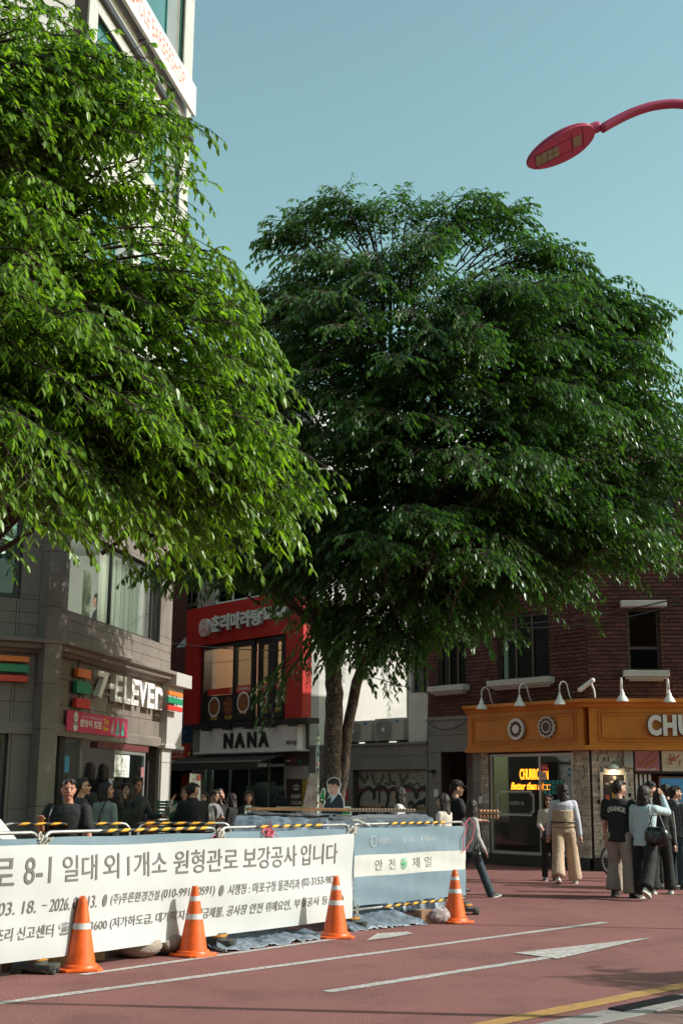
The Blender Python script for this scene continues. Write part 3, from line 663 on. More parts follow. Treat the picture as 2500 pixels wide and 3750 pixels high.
# plinth + stone cladding
mb = MB(); fL.box(mb, -.0, 3.12, .0, .10, 0, .235); mb.build('plinth', M['plinth'], bb, bevel=.01)
mb = MB(); fR.box(mb, .012, 6.99, .0, .12, 0, .25); mb.build('plinth', M['plinth'], bR, bevel=.01)
def ledge_stones(fac, parent, u0, u1, z0, z1, openings=(), lim=120):
    st = MB(); z = z0; k = 0
    while z < z1 - .01:
        u = u0; 
        while u < u1 - .005:
            h = random.choice((.022, .03, .04, .05, .06)); wd = random.uniform(.09, .26); b_ = min(u + wd, u1)
            if u1 - b_ < .06: b_ = u1
            hh = 0; zz = z
            nrow = random.choice((1, 2, 2, 3)); RH = .072
            for i in range(nrow):
                h = RH / nrow; a0 = u + (random.uniform(0, .02) if u > u0 else 0)
                if not any(q[0] < (a0 + b_) / 2 < q[1] and q[2] < zz + h / 2 < q[3] for q in openings):
                    o = .035 + random.uniform(-.014, .02)
                    if k < lim: fac.piece('stone', M['ledge'], parent, a0 + .003, b_ - .002, 0.001, o, zz + .003, min(zz + h - .002, z1))
                    else: fac.box(st, a0 + .003, b_ - .002, 0.001, o, zz + .003, min(zz + h - .002, z1))
                    k += 1
                zz += h
            u = b_
        z += .072
    if st.v: tag(st.build('stonework', M['ledge'], parent), kind='stuff')
ledge_stones(fL, bb, 0.002, .44, .24, 2.43, lim=110); ledge_stones(fL, bb, 2.86, 3.08, .24, 2.43, lim=35); 
qp = fR.bb(2200, 2850, 2290, 2970)
ledge_stones(fR, bR, 0.04, .88, .255, 2.43, [(.2, .74, 1.12, 1.94)], lim=150)
# orange fascia with mouldings
for fac, par, u0, u1 in ((fL, bb, 0, 3.32), (fR, bR, 0, 7)):
    mb = MB(); fac.box(mb, u0 + .002, u1, .02, .20, 2.44, 3.38); mb.build('fascia', M['orange'], par)
mb = MB(); sweep_poly(mb, [locb(fR.w(7, 0)), (0, 0), (3.36, 0)], [(.0, 3.30), (.24, 3.30), (.27, 3.36), (.33, 3.40), (.33, 3.47), (.0, 3.475)], side=1); mb.build('fascia_cornice', M['orange'], bb)
mb = MB(); sweep_poly(mb, [locb(fR.w(7, 0)), (0, 0), (3.36, 0)], [(.0, 2.42), (.25, 2.42), (.25, 2.50), (.22, 2.52), (.0, 2.52)], side=1); mb.build('fascia_base', M['orange'], bb)
for fac, par, u0, u1 in ((fL, bb, .16, 3.18), (fR, bR, .2, 6.6)):
    for ins in (0, .06):
        mb = MB(); a0, b0, z0_, z1_ = u0 + ins, u1 - ins, 2.60 + ins, 3.22 - ins; t_ = .025
        fac.box(mb, a0, b0, .2, .225, z0_, z0_ + t_); fac.box(mb, a0, b0, .2, .225, z1_ - t_, z1_); fac.box(mb, a0, a0 + t_, .2, .224, z0_ + t_, z1_ - t_); fac.box(mb, b0 - t_, b0, .2, .224, z0_ + t_, z1_ - t_)
        mb.build('moulding', M['orange'], par)
# shop window left face
window(fL, bb, .45, 2.84, .24, 2.38, o=-.04, splits=[.45, 1.38, 2.84], fm='alu', gm='glass', bar=.06, name='shop_window')
fL.piece('counter', mat('counter_green', (.02, .05, .045), .4), bb, 1.4, 2.6, -1.4, -1.0, 0, 1.05); fL.piece('counter_top', M['alu'], bb, 1.35, 2.0, -1.4, -.95, 1.06, 1.09)
fL.piece('warm_glow_wall', mat('warm_glow_wall', (.42, .20, .10), .8, emit=(1, .4, .12), estr=.05), bb, 1.5, 2.2, -2.4, -2.35, .8, 2.3)  # wall glows faintly, warm room light put into its material
fL.piece('shop_back', mat('shop_brown', (.10, .06, .045), .8), bb, .36, 2.84, -3.2, -3.1, .0, 2.55)
# neon
neon = mat('neon_orange', (1, .4, .05), .5, emit=(1, .24, .012), estr=3.2)
t = fL.thing('neon_sign', 1.9, -.15, 0, 'orange neon sign glowing inside the shop window', 'neon sign')
q = fL.bb(1902, 2815, 2005, 2855, -.15); mb = MB(); fL.text(mb, 'CHURRO 101', q[0] - 1.9, q[1] - 1.9, q[2], q[3], 0, .008, bold=.012); mb.build('lettering', neon, t)
q = fL.bb(1872, 2865, 2015, 2892, -.15); mb = MB(); fL.text(mb, 'Better than a kiss', q[0] - 1.9, q[1] - 1.9, q[2], q[3], 0, .008, bold=.012, skew=.25); mb.build('lettering', neon, t)
# white frame print on the glass
wf = mat('white_print', (.6, .6, .58), .6)
q = fL.bb(1820, 2898, 1952, 2985, -.02); t = fL.thing('window_decal', 2.2, 0, 0, 'white line frame decal with the shop name on the window glass', 'decal')
mb = MB(); 
for ins in (0, .03):
    a, b_, z0_, z1_ = q[1] + ins, q[0] - ins, q[2] + ins, q[3] - ins; c = .07; P_ = [(a + c, z0_), (b_ - c, z0_), (b_ - c + .01, z0_ + c - .01), (b_, z0_ + c), (b_, z1_ - c), (b_ - c + .01, z1_ - c + .01), (b_ - c, z1_), (a + c, z1_), (a + c - .01, z1_ - c + .01), (a, z1_ - c), (a, z0_ + c), (a + c - .01, z0_ + c - .01)]
    wd = .012 if ins == 0 else .005
    for i in range(12):
        (x0, y0), (x1, y1) = P_[i], P_[(i + 1) % 12]; l_ = math.hypot(x1 - x0, y1 - y0) or 1; nx, ny = -(y1 - y0) / l_ * wd, (x1 - x0) / l_ * wd
        mb.add([(x0 - 2.2 - nx, -.030, y0 - ny), (x1 - 2.2 - nx, -.030, y1 - ny), (x1 - 2.2 + nx, -.030, y1 + ny), (x0 - 2.2 + nx, -.030, y0 + ny)], [(0, 1, 2, 3)])
mb.build('frame_print', wf, t)
q = fL.bb(1861, 2934, 1915, 2948, -.02); mb = MB(); fL.text(mb, 'CHURRO 101', q[0] - 2.2, q[1] - 2.2, q[2], q[3], -.03); mb.build('lettering', wf, t)
# sunburst mirror inside the shop
q = fL.uz(1833, 2880, -.6); t = fL.thing('sunburst_mirror', q[0], -.6, 0, 'copper sunburst mirror hanging behind the shop window', 'mirror')
mb = MB(); ringshape(mb, fL, 0, 0, q[1], .07, .10, .02, 24); mb.build('rim', mat('copper', (.35, .14, .06), .35, metal=.8), t)
mb = MB()
for k in range(30):
    a = 2 * pi * k / 30; r1 = .24 + .05 * (k % 2); mb.tube([(.1 * cos(a), .01, q[1] + .1 * sin(a)), (r1 * cos(a), .01, q[1] + r1 * 1.3 * sin(a))], .004, 4)
mb.build('ray', mat('copper', (.35, .14, .06), .35, metal=.8), t)
# stickers on the right pane
for nm, (x0, y0, x1, y1), c, st, lab in (('security_sticker', (1977, 2798, 2002, 2824), (.55, .02, .04), '에스원', 'red square security sticker at the top of the narrow window'), ('no_smoking_sticker', (1978, 2826, 1996, 2856), (.55, .5, .45), 'Ø', 'pale no smoking sticker under the red sticker'), ('pay_sticker', (2075, 2812, 2102, 2844), (.02, .16, .28), 'PAY', 'blue payment sticker on the right window edge'),
                              ('price_sticker', (2087, 2880, 2103, 2893), (.6, .25, .04), '', 'small orange sticker below the blue payment sticker')):
    q = fL.bb(x0, y0, x1, y1, .0); uc = (q[0] + q[1]) / 2; t = fL.thing(nm, uc, 0, 0, lab, 'sticker')
    mb = MB(); fL.box(mb, q[1] - uc, q[0] - uc, -.026, -.022, q[2], q[3]); mb.build('film', mat(nm + '_film', c, .5), t)
    if st: mb = MB(); w_ = (q[0] - q[1]) * .35; fL.text(mb, st, w_, -w_, q[2] + (q[3] - q[2]) * .35, q[2] + (q[3] - q[2]) * .65, -.0205, bold=.02); mb.build('lettering', M['white'] if nm != 'no_smoking_sticker' else M['redsign'], t)
q = fL.bb(1984, 2856, 2062, 2910, .0); uc = (q[0] + q[1]) / 2; t = fL.thing('poster_grid', uc, 0, 0, 'sheet of small teal cards in rows on the window', 'poster')
for i in range(5):
    for j in range(3):
        W_ = q[0] - q[1]; H_ = q[3] - q[2]; a = q[1] - uc + W_ * i / 5; z_ = q[2] + H_ * j / 3
        fL.piece('card', mat('teal_card', (.03, .25, .25), .6, rnd=.2), t, a + .01, a + W_ / 5 - .01, -.026, -.022, z_ + .008, z_ + H_ / 3 - .008)
# donut-like emblem signs on the fascia
for (px, py, kind) in ((1885, 2670, 0), (1996, 2662, 1)):
    u, z = fL.uz(px, py, .3)
    t = fL.thing('emblem_sign', u, 0, 0, ['round white emblem with dark star shape and white centre on the orange fascia', 'scalloped white emblem with dark ring and hollow centre on the orange fascia'][kind], 'sign')
    R_ = .235; brown = mat('choc_brown', (.085, .03, .02), .5)
    if kind == 0:
        mb = MB(); disc(mb, fL, 0, .226, z, R_, .06, 40); mb.build('edge', M['greywall'], t)
        mb = MB(); ringshape(mb, fL, 0, .287, z, 0, R_, .004, 72, f0=lambda a: .155 + .02 * abs(sin(6 * a)) ** 1 * 1.3, f1=lambda a: R_ - .008); mb.build('face', M['white'], t)
        mb = MB(); disc(mb, fL, 0, .286, z, .2, .002, 40); mb.build('star', brown, t)
        mb = MB(); disc(mb, fL, 0, .2885, z, .095, .004, 32); mb.build('centre', M['white'], t)
    else:
        sc = lambda r: (lambda a: r + .018 * sin(13 * a) + .004)
        mb = MB(); disc(mb, fL, 0, .226, z, R_, .06, 78, rfun=sc(.215)); mb.build('edge', M['greywall'], t)
        mb = MB(); disc(mb, fL, 0, .2865, z, R_, .002, 78, rfun=sc(.208)); mb.build('face', brown, t)
        mb = MB(); ringshape(mb, fL, 0, .289, z, 0, 0, .005, 78, f0=sc(.188), f1=sc(.212)); ringshape(mb, fL, 0, .289, z, .105, .125, .005, 40); mb.build('line', M['white'], t)
t = fR.thing('shop_sign', 2.4, 0, 0, 'big white block letters on the orange fascia, cut by the photo edge', 'sign')
uA, zb_ = fR.uz(2372, 2694, .3); zt_ = fR.uz(2372, 2617, .3)[1]; uB = fR.uz(2420, 2650, .3)[0]; lw_ = (uB - uA)
for k, chx in enumerate('CHURRO101'):
    a = uA + k * lw_ * 1.12
    mb = MB(); fR.text(mb, chx, a - 2.4, a + lw_ - 2.4, zb_, zt_, .26, .03, bold=.055); mb.build('letter', M['white'], t)
    mb = MB(); fR.text(mb, chx, a - .012 - 2.4, a + lw_ + .012 - 2.4, zb_ - .012, zt_ + .012, .236, .006, bold=.06); mb.build('letter_back', M['black'], t)
# right-hand service front: menus, counter
mb = MB(); fR.box(mb, .9, 6.8, -.1, .02, 1.95, 2.44); mb.build('menu_frame', M['black'], bR)
for k in range(3):
    a = fR.uz(2322, 2790)[0] + k * .545; t = fR.thing('menu_board', a + .25, 0, 0, ['backlit churro photo menu board at the left above the counter', 'second menu board with a plate of churros above the counter', 'third menu board beyond the photo edge'][k], 'menu board')
    mb = MB(); fR.box(mb, -.245, .245, .02, .035, 2.0, 2.41); mb.build('panel', mat('menu_photo%d' % k, [(.16, .06, .055), (.33, .28, .17), (.2, .1, .05)][k], .4, var=.5, vscale=9, emit=[(.3, .1, .1), (.4, .3, .2), (.3, .2, .1)][k], estr=.15), t)
    for j in range(6 + 4 * k):
        mb = MB(); cx = random.uniform(-.1, .12); czz = random.uniform(2.13, 2.3); an = random.uniform(.5, .9) if k == 0 else random.uniform(0, 3); l_ = .13 if k == 0 else .05
        mb.tube([(cx - l_ * cos(an), -.04 - j * .001, czz - l_ * sin(an)), (cx + l_ * cos(an), -.04 - j * .001, czz + l_ * sin(an))], .014, 6); mb.build('churro_print', mat('churro_brown', (.42, .15, .06), .6, rnd=.2), t)
    mb = MB(); fR.text(mb, ['시나몬츄러스 & 초콜릿 딥', '힐링츄러스 5개입 / 10개', '츄러스 세트'][k], -.22, .22, 2.02, 2.06, .037, bold=.02); mb.build('lettering', M['white'], t)
fR.piece('counter', M['plinth'], bR, .9, 6.8, -.35, -.05, .25, 1.0)
for k in range(4): fR.piece('shutter_post', M['white'], bR, .93 + k * .09, .98 + k * .09, -.16, -.08, 1.0, 1.94)
mb = MB(); fR.box(mb, 1.45, 2.0, -.5, -.45, 1.35, 1.9); mb.build('screen_frame', M['alu'], bR); mb = MB(); fR.box(mb, 1.49, 1.96, -.449, -.44, 1.39, 1.86); mb.build('screen', mat('screen_blue', (.02, .07, .12), .3, emit=(.05, .2, .35), estr=.3), bR)
fR.piece('menu_sheet', M['offwhite'], bR, 2.12, 2.6, -.3, -.29, 1.3, 1.85)
fR.piece('speaker', M['greywall'], bR, .70, .88, .03, .12, 2.08, 2.42)
# wall lamp with lit bulb + framed poster
u, z = fR.uz(2245, 2815, .12); t = fR.thing('wall_lamp', u, 0, 0, 'small white dome wall lamp with a lit bulb above the framed poster', 'wall lamp')
mb = MB(); mb.lathe([(.01, .12), (.05, .11), (.10, .07), (.115, .0), (.105, .0), (.09, .06), (.01, .1)], 24, c=(0, -.15, z - .03)); mb.build('lamp_shade', M['white'], t, True)
mb = MB(); mb.sph((0, -.15, z - .03), .045); mb.build('bulb', mat('bulb_lit', (1, .8, .5), .5, emit=(1, .72, .35), estr=9), t, True)
mb = MB(); mb.tube([(0, -.15, z + .08), (0, -.12, z + .14), (0, -.04, z + .14)], .008, 6); mb.build('arm', M['black'], t)
pl_ = bpy.data.lights.new('bulb_light', 'POINT'); pl_.energy = 2.2; pl_.color = (1, .7, .4); pl_.shadow_soft_size = .04; po = bpy.data.objects.new('bulb_light', pl_); C.objects.link(po); po.parent = t; po.location = (0, -.15, z - .09)
t = fR.thing('framed_poster', .47, 0, 0, 'framed dark menu poster on the stone wall below the lit lamp', 'poster')
mb = MB()
for a, b_, c, d_ in ((-.28, .28, 1.92, 1.98), (-.28, .28, 1.08, 1.14), (-.28, -.22, 1.14, 1.92), (.22, .28, 1.14, 1.92)): fR.box(mb, a, b_, .01, .08, c, d_)
fR.box(mb, -.2, .24, .01, .075, 1.981, 2.06); mb.build('frame', M['stone_white'], t, bevel=.008)
mb = MB(); fR.box(mb, -.215, .215, .012, .03, 1.145, 1.915); mb.build('panel', mat('poster_black', (.03, .025, .025), .5, var=.4, vscale=10), t)
mb = MB(); fR.text(mb, 'CHURRO 101', -.06, .12, 1.76, 1.8, .032, bold=.03); fR.text(mb, 'MENU', -.16, -.09, 1.72, 1.76, .032); ringshape(mb, fR, .03, .032, 1.86, .03, .02, .002, 16); mb.build('lettering', M['offwhite'], t)
for k, (x, z_, c) in enumerate(((-.13, 1.35, (.4, .08, .05)), (.0, 1.45, (.3, .22, .03)), (.12, 1.4, (.35, .2, .08)), (-.1, 1.2, (.2, .1, .05)))):
    fR.piece('food_print', mat('food%d' % k, c, .6), t, x - .035, x + .035, .031, .034, z_, z_ + .16)
# gooseneck lamps (six), each a thing
def gooseneck(fac, px, py, label):
    u, z = fac.uz(px, py, .55)                                   # shade mouth
    t = fac.thing('gooseneck_lamp', u, 0, 0, label, 'sign lamp', 'white gooseneck lamps over the orange fascia'); s = fac.out; r = fac.r
    mb = MB(); cx = 0; oy = s * .52
    mb.lathe([(.125, -.0), (.12, .015), (.085, .09), (.05, .13), (.045, .18), (.025, .2), (.022, .25), (.0, .25)], 24, c=(0, oy, z)); mb.lathe([(.11, .0), (.08, .08), (.0, .1)], 16, c=(0, oy, z)); mb.build('lamp_shade', M['white'], t, True)
    pts = [(0, oy, z + .24)] + [(0, oy - s * .13 * (1 - cos(a)), z + .36 + .13 * sin(a)) for a in [pi * k / 8 for k in range(9)]] + [(0, s * .20, z + .2), (0, s * .12, z + .08), (0, s * .03, z + .06)]
    mb = MB(); mb.tube(pts, .013, 8); mb.build('arm', M['white'], t, True)
    mb = MB(); mb.sph((0, s * .03, z + .06), .04); mb.build('wall_plate', M['white'], t, True)
for k, (px, py) in enumerate(((1759, 2597), (1898, 2586), (2045, 2580))):
    gooseneck(fL, px, py, ['white gooseneck lamp at the left end of the orange fascia', 'white gooseneck lamp above the round white emblem', 'white gooseneck lamp just left of the security camera'][k])
for k, (px, py) in enumerate(((2278, 2568), (2450, 2571))): gooseneck(fR, px, py, ['white gooseneck lamp right of the security camera, left of the letters', 'white gooseneck lamp above the white block letters'][k])
# security camera
t = fL.thing('security_camera', fL.uz(2160, 2500, .35)[0], 0, 0, 'pale bullet security camera above the corner of the orange fascia', 'security camera'); z = fL.uz(2150, 2508, .35)[1]
mb = MB(); mb.caps((.22, .42, z - .1), (-.02, .3, z + .09), .05, .05, 10); mb.build('housing', M['offwhite'], t)
mb = MB(); mb.tube([(.0, .32, z + .02), (-.03, .28, z - .1), (-.03, .25, 3.47)], .02, 8); mb.build('bracket', M['offwhite'], t)
# ================================================================== shutter unit
fs_root = fL.thing('shutter_building', 4.82, 0, 0, 'low grey granite unit with a graffitied roller shutter', 'building'); fS = Fac(fL.w(4.82, 0)[:2], 130, 1, fs_root)
sh = (.06, 2.72, 0, 2.07)
wall_cells(fS, 'wall', M['granite_core'], fs_root, [0, 4.45], [0, 2.62], [sh], -.3, 0)
wall_cells(fS, '', M['grey_granite'], fs_root, [0, 1.1, 1.9, 2.95, 3.9, 4.45], [0, 1.1, 2.07, 2.4, 2.66], [sh], 0, .03, cell='granite_panel')
fS.piece('ledge', M['grey_granite'], fs_root, 0, 4.45, -2.5, .08, 2.661, 2.72)
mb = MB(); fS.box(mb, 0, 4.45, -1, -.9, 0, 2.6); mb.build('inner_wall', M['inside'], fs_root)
n = 24
slm = mat('shutter_slat', (.36, .35, .31), .55, var=.25, vscale=2.5)
shb = MB(); fS.box(shb, sh[0], sh[1], -.19, -.18, 0, 2.06); shut = shb.build('roller_shutter', M['alu'], fs_root)
for k in range(n):
    z0_ = 2.06 * k / n; c = slm
    if 17.9 < k < 19: c = mat('shutter_slat_red', (.32, .05, .05), .6, var=.3, vscale=4)
    if 12.9 < k < 14: c = mat('shutter_slat_orange', (.34, .20, .08), .6, var=.5, vscale=3)
    fS.piece('slat', c, shut, sh[0] + .01, sh[1] - .01, -.18, -.155, z0_ + .01, z0_ + 2.06 / n - .004)
for k in range(7): fS.piece('vent_slot', M['black'], shut, .3 + k * .33, .38 + k * .33, -.156, -.152, 1.86, 1.88)
gf = fL.thing('graffiti', 4.82, 0, 0, 'black bubble graffiti sprayed across the grey roller shutter', 'graffiti')
def gpts(pl_): return [fS.uz(x, y, -.15) for x, y in pl_]
def stroke(mb, pl_, wd):
    P2 = gpts(pl_); Q = []
    for i in range(len(P2) - 1):                                 # smooth
        for k in range(6):
            t_ = k / 6; p0 = P2[max(i - 1, 0)]; p1 = P2[i]; p2 = P2[i + 1]; p3 = P2[min(i + 2, len(P2) - 1)]
            Q.append(tuple(.5 * ((2 * p1[j]) + (-p0[j] + p2[j]) * t_ + (2 * p0[j] - 5 * p1[j] + 4 * p2[j] - p3[j]) * t_ ** 2 + (-p0[j] + 3 * p1[j] - 3 * p2[j] + p3[j]) * t_ ** 3) for j in (0, 1)))
    Q.append(P2[-1]); vs = []; fs = []
    for i, (a, b_) in enumerate(Q):
        c = Q[min(i + 1, len(Q) - 1)]; d_ = Q[max(i - 1, 0)]; tx, tz = c[0] - d_[0], c[1] - d_[1]; l_ = math.hypot(tx, tz) or 1
        vs += [(a - tz / l_ * wd, -.1515, b_ + tx / l_ * wd), (a + tz / l_ * wd, -.1515, b_ - tx / l_ * wd)]
        if i: fs.append((2 * i - 2, 2 * i - 1, 2 * i + 1, 2 * i))
    mb.add(vs, fs)
c6 = lambda pts: [(1200 + x * .4464, 2600 + y * .4464) for x, y in pts]
gb = MB()
for st_, wd in (([(300, 860), (255, 800), (255, 720), (290, 660), (340, 640), (375, 680), (378, 735)], .05), ([(378, 735), (385, 660), (430, 632), (475, 650), (495, 720), (480, 800), (500, 850)], .05), ([(430, 640), (420, 700), (425, 765)], .035),
               ([(305, 855), (320, 815), (345, 820), (350, 850), (365, 815), (385, 830), (390, 858)], .03), ([(600, 650), (650, 628), (700, 650), (725, 720), (745, 660), (790, 640), (812, 690), (790, 740), (740, 760)], .045),
               ([(655, 780), (690, 760), (710, 860)], .045), ([(710, 860), (715, 790), (760, 760), (800, 770), (822, 860)], .045), ([(590, 620), (620, 605), (640, 625), (670, 600), (700, 615), (740, 600), (760, 640), (800, 610)], .015), ([(500, 690), (520, 650), (560, 640)], .04), ([(445, 790), (480, 860)], .04)):
    stroke(gb, c6(st_), wd)
gb.build('black_line', mat('graffiti_black', (.02, .02, .02), .5), gf)
gg = MB()
for st_, wd in (([(240, 530), (280, 560), (300, 590), (330, 530)], .05), ([(360, 525), (380, 590), (420, 610), (460, 530)], .05), ([(500, 520), (520, 590), (560, 600)], .05), ([(590, 520), (610, 590), (660, 530)], .05), ([(460, 600), (510, 605), (500, 560)], .04)):
    stroke(gg, c6(st_), wd)
gg.build('green_line', mat('graffiti_green', (.09, .12, .06), .6), gf)
gg = MB()
for st_, wd in (([(225, 630), (240, 670), (262, 625), (280, 670), (310, 640), (340, 665)], .012), ([(800, 700), (822, 720)], .03)): stroke(gg, c6(st_), wd)
gg.build('pink_line', mat('graffiti_pink', (.38, .08, .12), .6), gf)
# white rear block with sunlit-looking window, behind the ledge
wr = fL.thing('white_rear_house', 4.83, 0, 0, 'white rendered rear house wall with brown framed window left of the bricks', 'building'); fW = Fac(fL.w(4.83, 0)[:2], 130, 1, wr)
ww = (.06, .70, 3.92 - .02, 5.45)
wall_cells(fW, 'wall', M['whitewall'], wr, [0, .80], [2.72, 9.2], [ww], -.5, -.12)
w_ = window(fW, wr, *ww, o=-.25, splits=[.06, .38, .70], hs=[3.90, 4.62, 5.45], fm='brown_frame', gm='glass'); curtain(fW, wr, .08, .68, 3.93, 5.4, -.45, mat('cream_blind', (.5, .42, .33), .9), .02)
mb = MB(); fW.box(mb, .0, 6, -9, -8.7, 0, 12.5); mb.build('rear_wall', M['whitewall'], wr)
# air conditioners on the ledge
def ac(px0, px1, py0, py1, label, o):
    u0, u1, z0_, z1_ = fL.bb(px0, py0, px1, py1, o); uc = (u0 + u1) / 2; w_ = abs(u0 - u1) / 2; z0_ = 2.78; h = z1_ - z0_
    t = fL.thing('air_conditioner', uc, o, z0_, label, 'air conditioner', 'outdoor air conditioner units on the ledge')
    beige = mat('ac_beige', (.46, .43, .37), .5, var=.1, vscale=4)
    mb = MB(); mb.box(-w_, w_, -.34, 0, 0, h); mb.build('casing', beige, t, bevel=.02)
    mb = MB(); mb.box(-w_ * .25, w_ * .9, 0, .012, .06, h - .07); mb.build('grille', mat('ac_grille', (.30, .29, .26), .6), t, bevel=.01)
    mb = MB()
    for k in range(9): ringshape(mb, Fac((0, 0), 0, 1), w_ * .33, .013, h * .5, .03 + k * .03, .036 + k * .03, .006, 28)
    mb.build('fan_guard', mat('ac_guard', (.20, .19, .17), .5), t)
    mb = MB(); disc(mb, Fac((0, 0), 0, 1), w_ * .33, .019, h * .5, .05, .01, 20); mb.build('hub', M['offwhite'], t)
    mb = MB(); disc(mb, Fac((0, 0), 0, 1), -w_ * .58, .001, h * .85, .06, .004, 24, rfun=lambda a: 1 / math.hypot(cos(a) / .08, sin(a) / .035)); mb.build('badge', mat('badge_blue', (.02, .15, .35), .4), t)
    mb = MB(); Fac((0, 0), 0, 1).text(mb, 'Carrier', -w_ * .58 + .055, -w_ * .58 - .055, h * .83, h * .87, .007); mb.build('lettering', M['white'], t)
    for x in (-w_ * .7, w_ * .7): piece('foot', M['black'], t, x - .06, x + .06, -.3, .02, -.06, 0)
ac(1370, 1476, 2630, 2722, 'beige air conditioner at the right with a blue oval badge', -.1); ac(1262, 1358, 2640, 2735, 'air conditioner half hidden behind the tree trunk', -.1)
# ================================================================== red restaurant building
br = fL.thing('red_restaurant_building', 9.32, 0, 0, 'grey building with a big red frame round its upper restaurant window', 'building'); fD = Fac(fL.w(9.32, 0)[:2], 130, 1, br)
dD = 9.32
ur = lambda px, py, o=0: fL.uz(px, py, o)[0] - dD
rw = (.72, 4.85, 3.45, 5.68)                                      # restaurant window
gz = (1.05, 4.95, 0.0, 2.55)                                      # ground shop
up = (.5, 4.62, 6.95, 8.2); up2 = (.5, 4.6, 10, 11.3)
wall_cells(fD, 'wall', M['greywall'], br, [0, 5.5], [0, 12.6], [rw, gz, up, up2], -.3, 0)
mb = MB(); fD.box(mb, 0, .3, -7, -.301, 0, 12.6); mb.build('side_wall', M['whitewall'], br)
for o_ in (-.9, -3.6): mb = MB(); mb.tube([(-.06, o_, 2.75), (-.06, o_, 12.4)], .04, 8); mb.build('downpipe', mat('drain_pipe', (.25, .22, .2), .6), br, True)
for z_ in (5.0, 8.2):
    mb = MB(); mb.box(-.05, -.003, -2.6, -1.6, z_, z_ + 1.1); w_ = mb.build('side_window', M['brown_frame'], br); mb = MB(); mb.box(-.06, -.051, -2.53, -2.12, z_ + .07, z_ + 1.03); mb.box(-.06, -.051, -2.08, -1.67, z_ + .07, z_ + 1.03); mb.build('pane', M['glass_grey'], w_)
mb = MB(); mb.tube([(-.05, -.9, 6.6), (-.05, -2, 6.45), (-.05, -3.6, 6.7), (-.05, -5, 6.5)], .012, 5); mb.build('wall_cable', M['cable'], br)
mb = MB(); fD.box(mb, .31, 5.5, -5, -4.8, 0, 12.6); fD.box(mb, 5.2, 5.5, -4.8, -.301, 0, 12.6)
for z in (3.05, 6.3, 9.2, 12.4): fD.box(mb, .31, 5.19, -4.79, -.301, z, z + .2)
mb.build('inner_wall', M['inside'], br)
# warm room
mb = MB(); fD.box(mb, .35, 5.1, -3.0, -2.9, 3.3, 6.25); fD.box(mb, 5.0, 5.1, -2.9, -.31, 3.3, 6.25); mb.build('room_wall', M['inside_warm'], br)
fD.piece('room_pillar', M['inside_warm'], br, 4.3, 4.6, -2.88, -2.2, 3.3, 6.2); fD.piece('red_column', M['red'], br, 3.2, 3.45, -2.3, -2.0, 3.3, 5.6); fD.piece('wall_box', M['offwhite'], br, 4.32, 4.55, -2.19, -2.0, 4.1, 4.65)
fD.piece('cove_light', mat('cove', (1, .6, .3), .5, emit=(1, .5, .2), estr=2.5), br, .6, 3.1, -2.85, -2.8, 5.0, 5.05)
for k in range(5): fD.piece('down_light', M['lamp_on'], br, .9 + k * .8, 1.0 + k * .8, -1.6, -1.5, 6.24, 6.29)
pq = bpy.data.lights.new('room_light', 'POINT'); pq.energy = 70; pq.color = (1, .75, .5); pq.shadow_soft_size = .3; po = bpy.data.objects.new('room_light', pq); C.objects.link(po); po.parent = br; po.location = (2.8, -1.6, 5.9)
pq = bpy.data.lights.new('shop_light', 'POINT'); pq.energy = 25; pq.color = (1, .9, .75); pq.shadow_soft_size = .3; po = bpy.data.objects.new('shop_light', pq); C.objects.link(po); po.parent = br; po.location = (3.2, -1.0, 2.3)
# red frame
for nm, a in (('red_fascia', (-.05, 5.6, .002, .30, 5.72, 6.86)), ('red_pier', (4.92, 5.6, .002, .30, 3.42, 5.718)), ('red_pier', (-.05, .70, .002, .30, 3.42, 5.718))): fD.piece(nm, M['red'], br, *a)
fD.piece('black_ledge', M['black'], br, -.4, 5.3, .002, .42, 3.28, 3.42)
mb = MB()
for a in ((rw[0], rw[1], 5.62, 5.70), (rw[0], rw[1], 3.43, 3.5), (rw[1] - .1, rw[1], 3.5, 5.62)): fD.box(mb, a[0], a[1], -.1, .2, a[2], a[3])
mb.build('window_frame', M['black'], br)
def poster_bowls(parent, fac, u0, u1, z0, z1, o, name, n=1, th=.02):
    b_ = MB(); fac.box(b_, u0, u1, o - th, o, z0, z1); pb = b_.build('food_poster', mat('poster_char', (.035, .022, .022), .5), parent)
    for k in range(n):
        c = u0 + (u1 - u0) * (k + .5) / n; r_ = min((u1 - u0) / n * .36, .28); zc_ = (z0 + z1) / 2 + .06
        mb = MB(); disc(mb, fac, c, o + .001, zc_, r_ * 1.12, .004, 28); mb.build('bowl', M['offwhite'] if (k + n) % 2 else mat('bowl_dark', (.12, .03, .03), .5), pb)
        mb = MB(); disc(mb, fac, c, o + .006, zc_, r_ * .92, .004, 28); mb.build('soup', mat('soup', (.40, .09, .03), .4, var=.7, vscale=22, speck=(30, (.55, .35, .15), (.12, .02, .01))), pb)
        mb = MB(); fac.text(mb, name[k], c - fac.r * .17, c + fac.r * .17, z0 + .05, z0 + .18, o + .003, bold=.03); mb.build('lettering', mat('print_gold', (.75, .5, .06), .6), pb)
rz = 4.32
fD.piece('red_band', M['redsign'], br, 3.28, rw[1] - .12, .02, .06, 4.26, 4.44); poster_bowls(br, fD, 3.28, rw[1] - .12, 3.48, 4.24, .06, ['마라샹궈', '마라탕'], 2)
mb = MB(); fD.text(mb, 'CHUN-LI', 3.6, 3.3, 4.3, 4.4, .062, bold=.02); mb.build('lettering', M['white'], br)
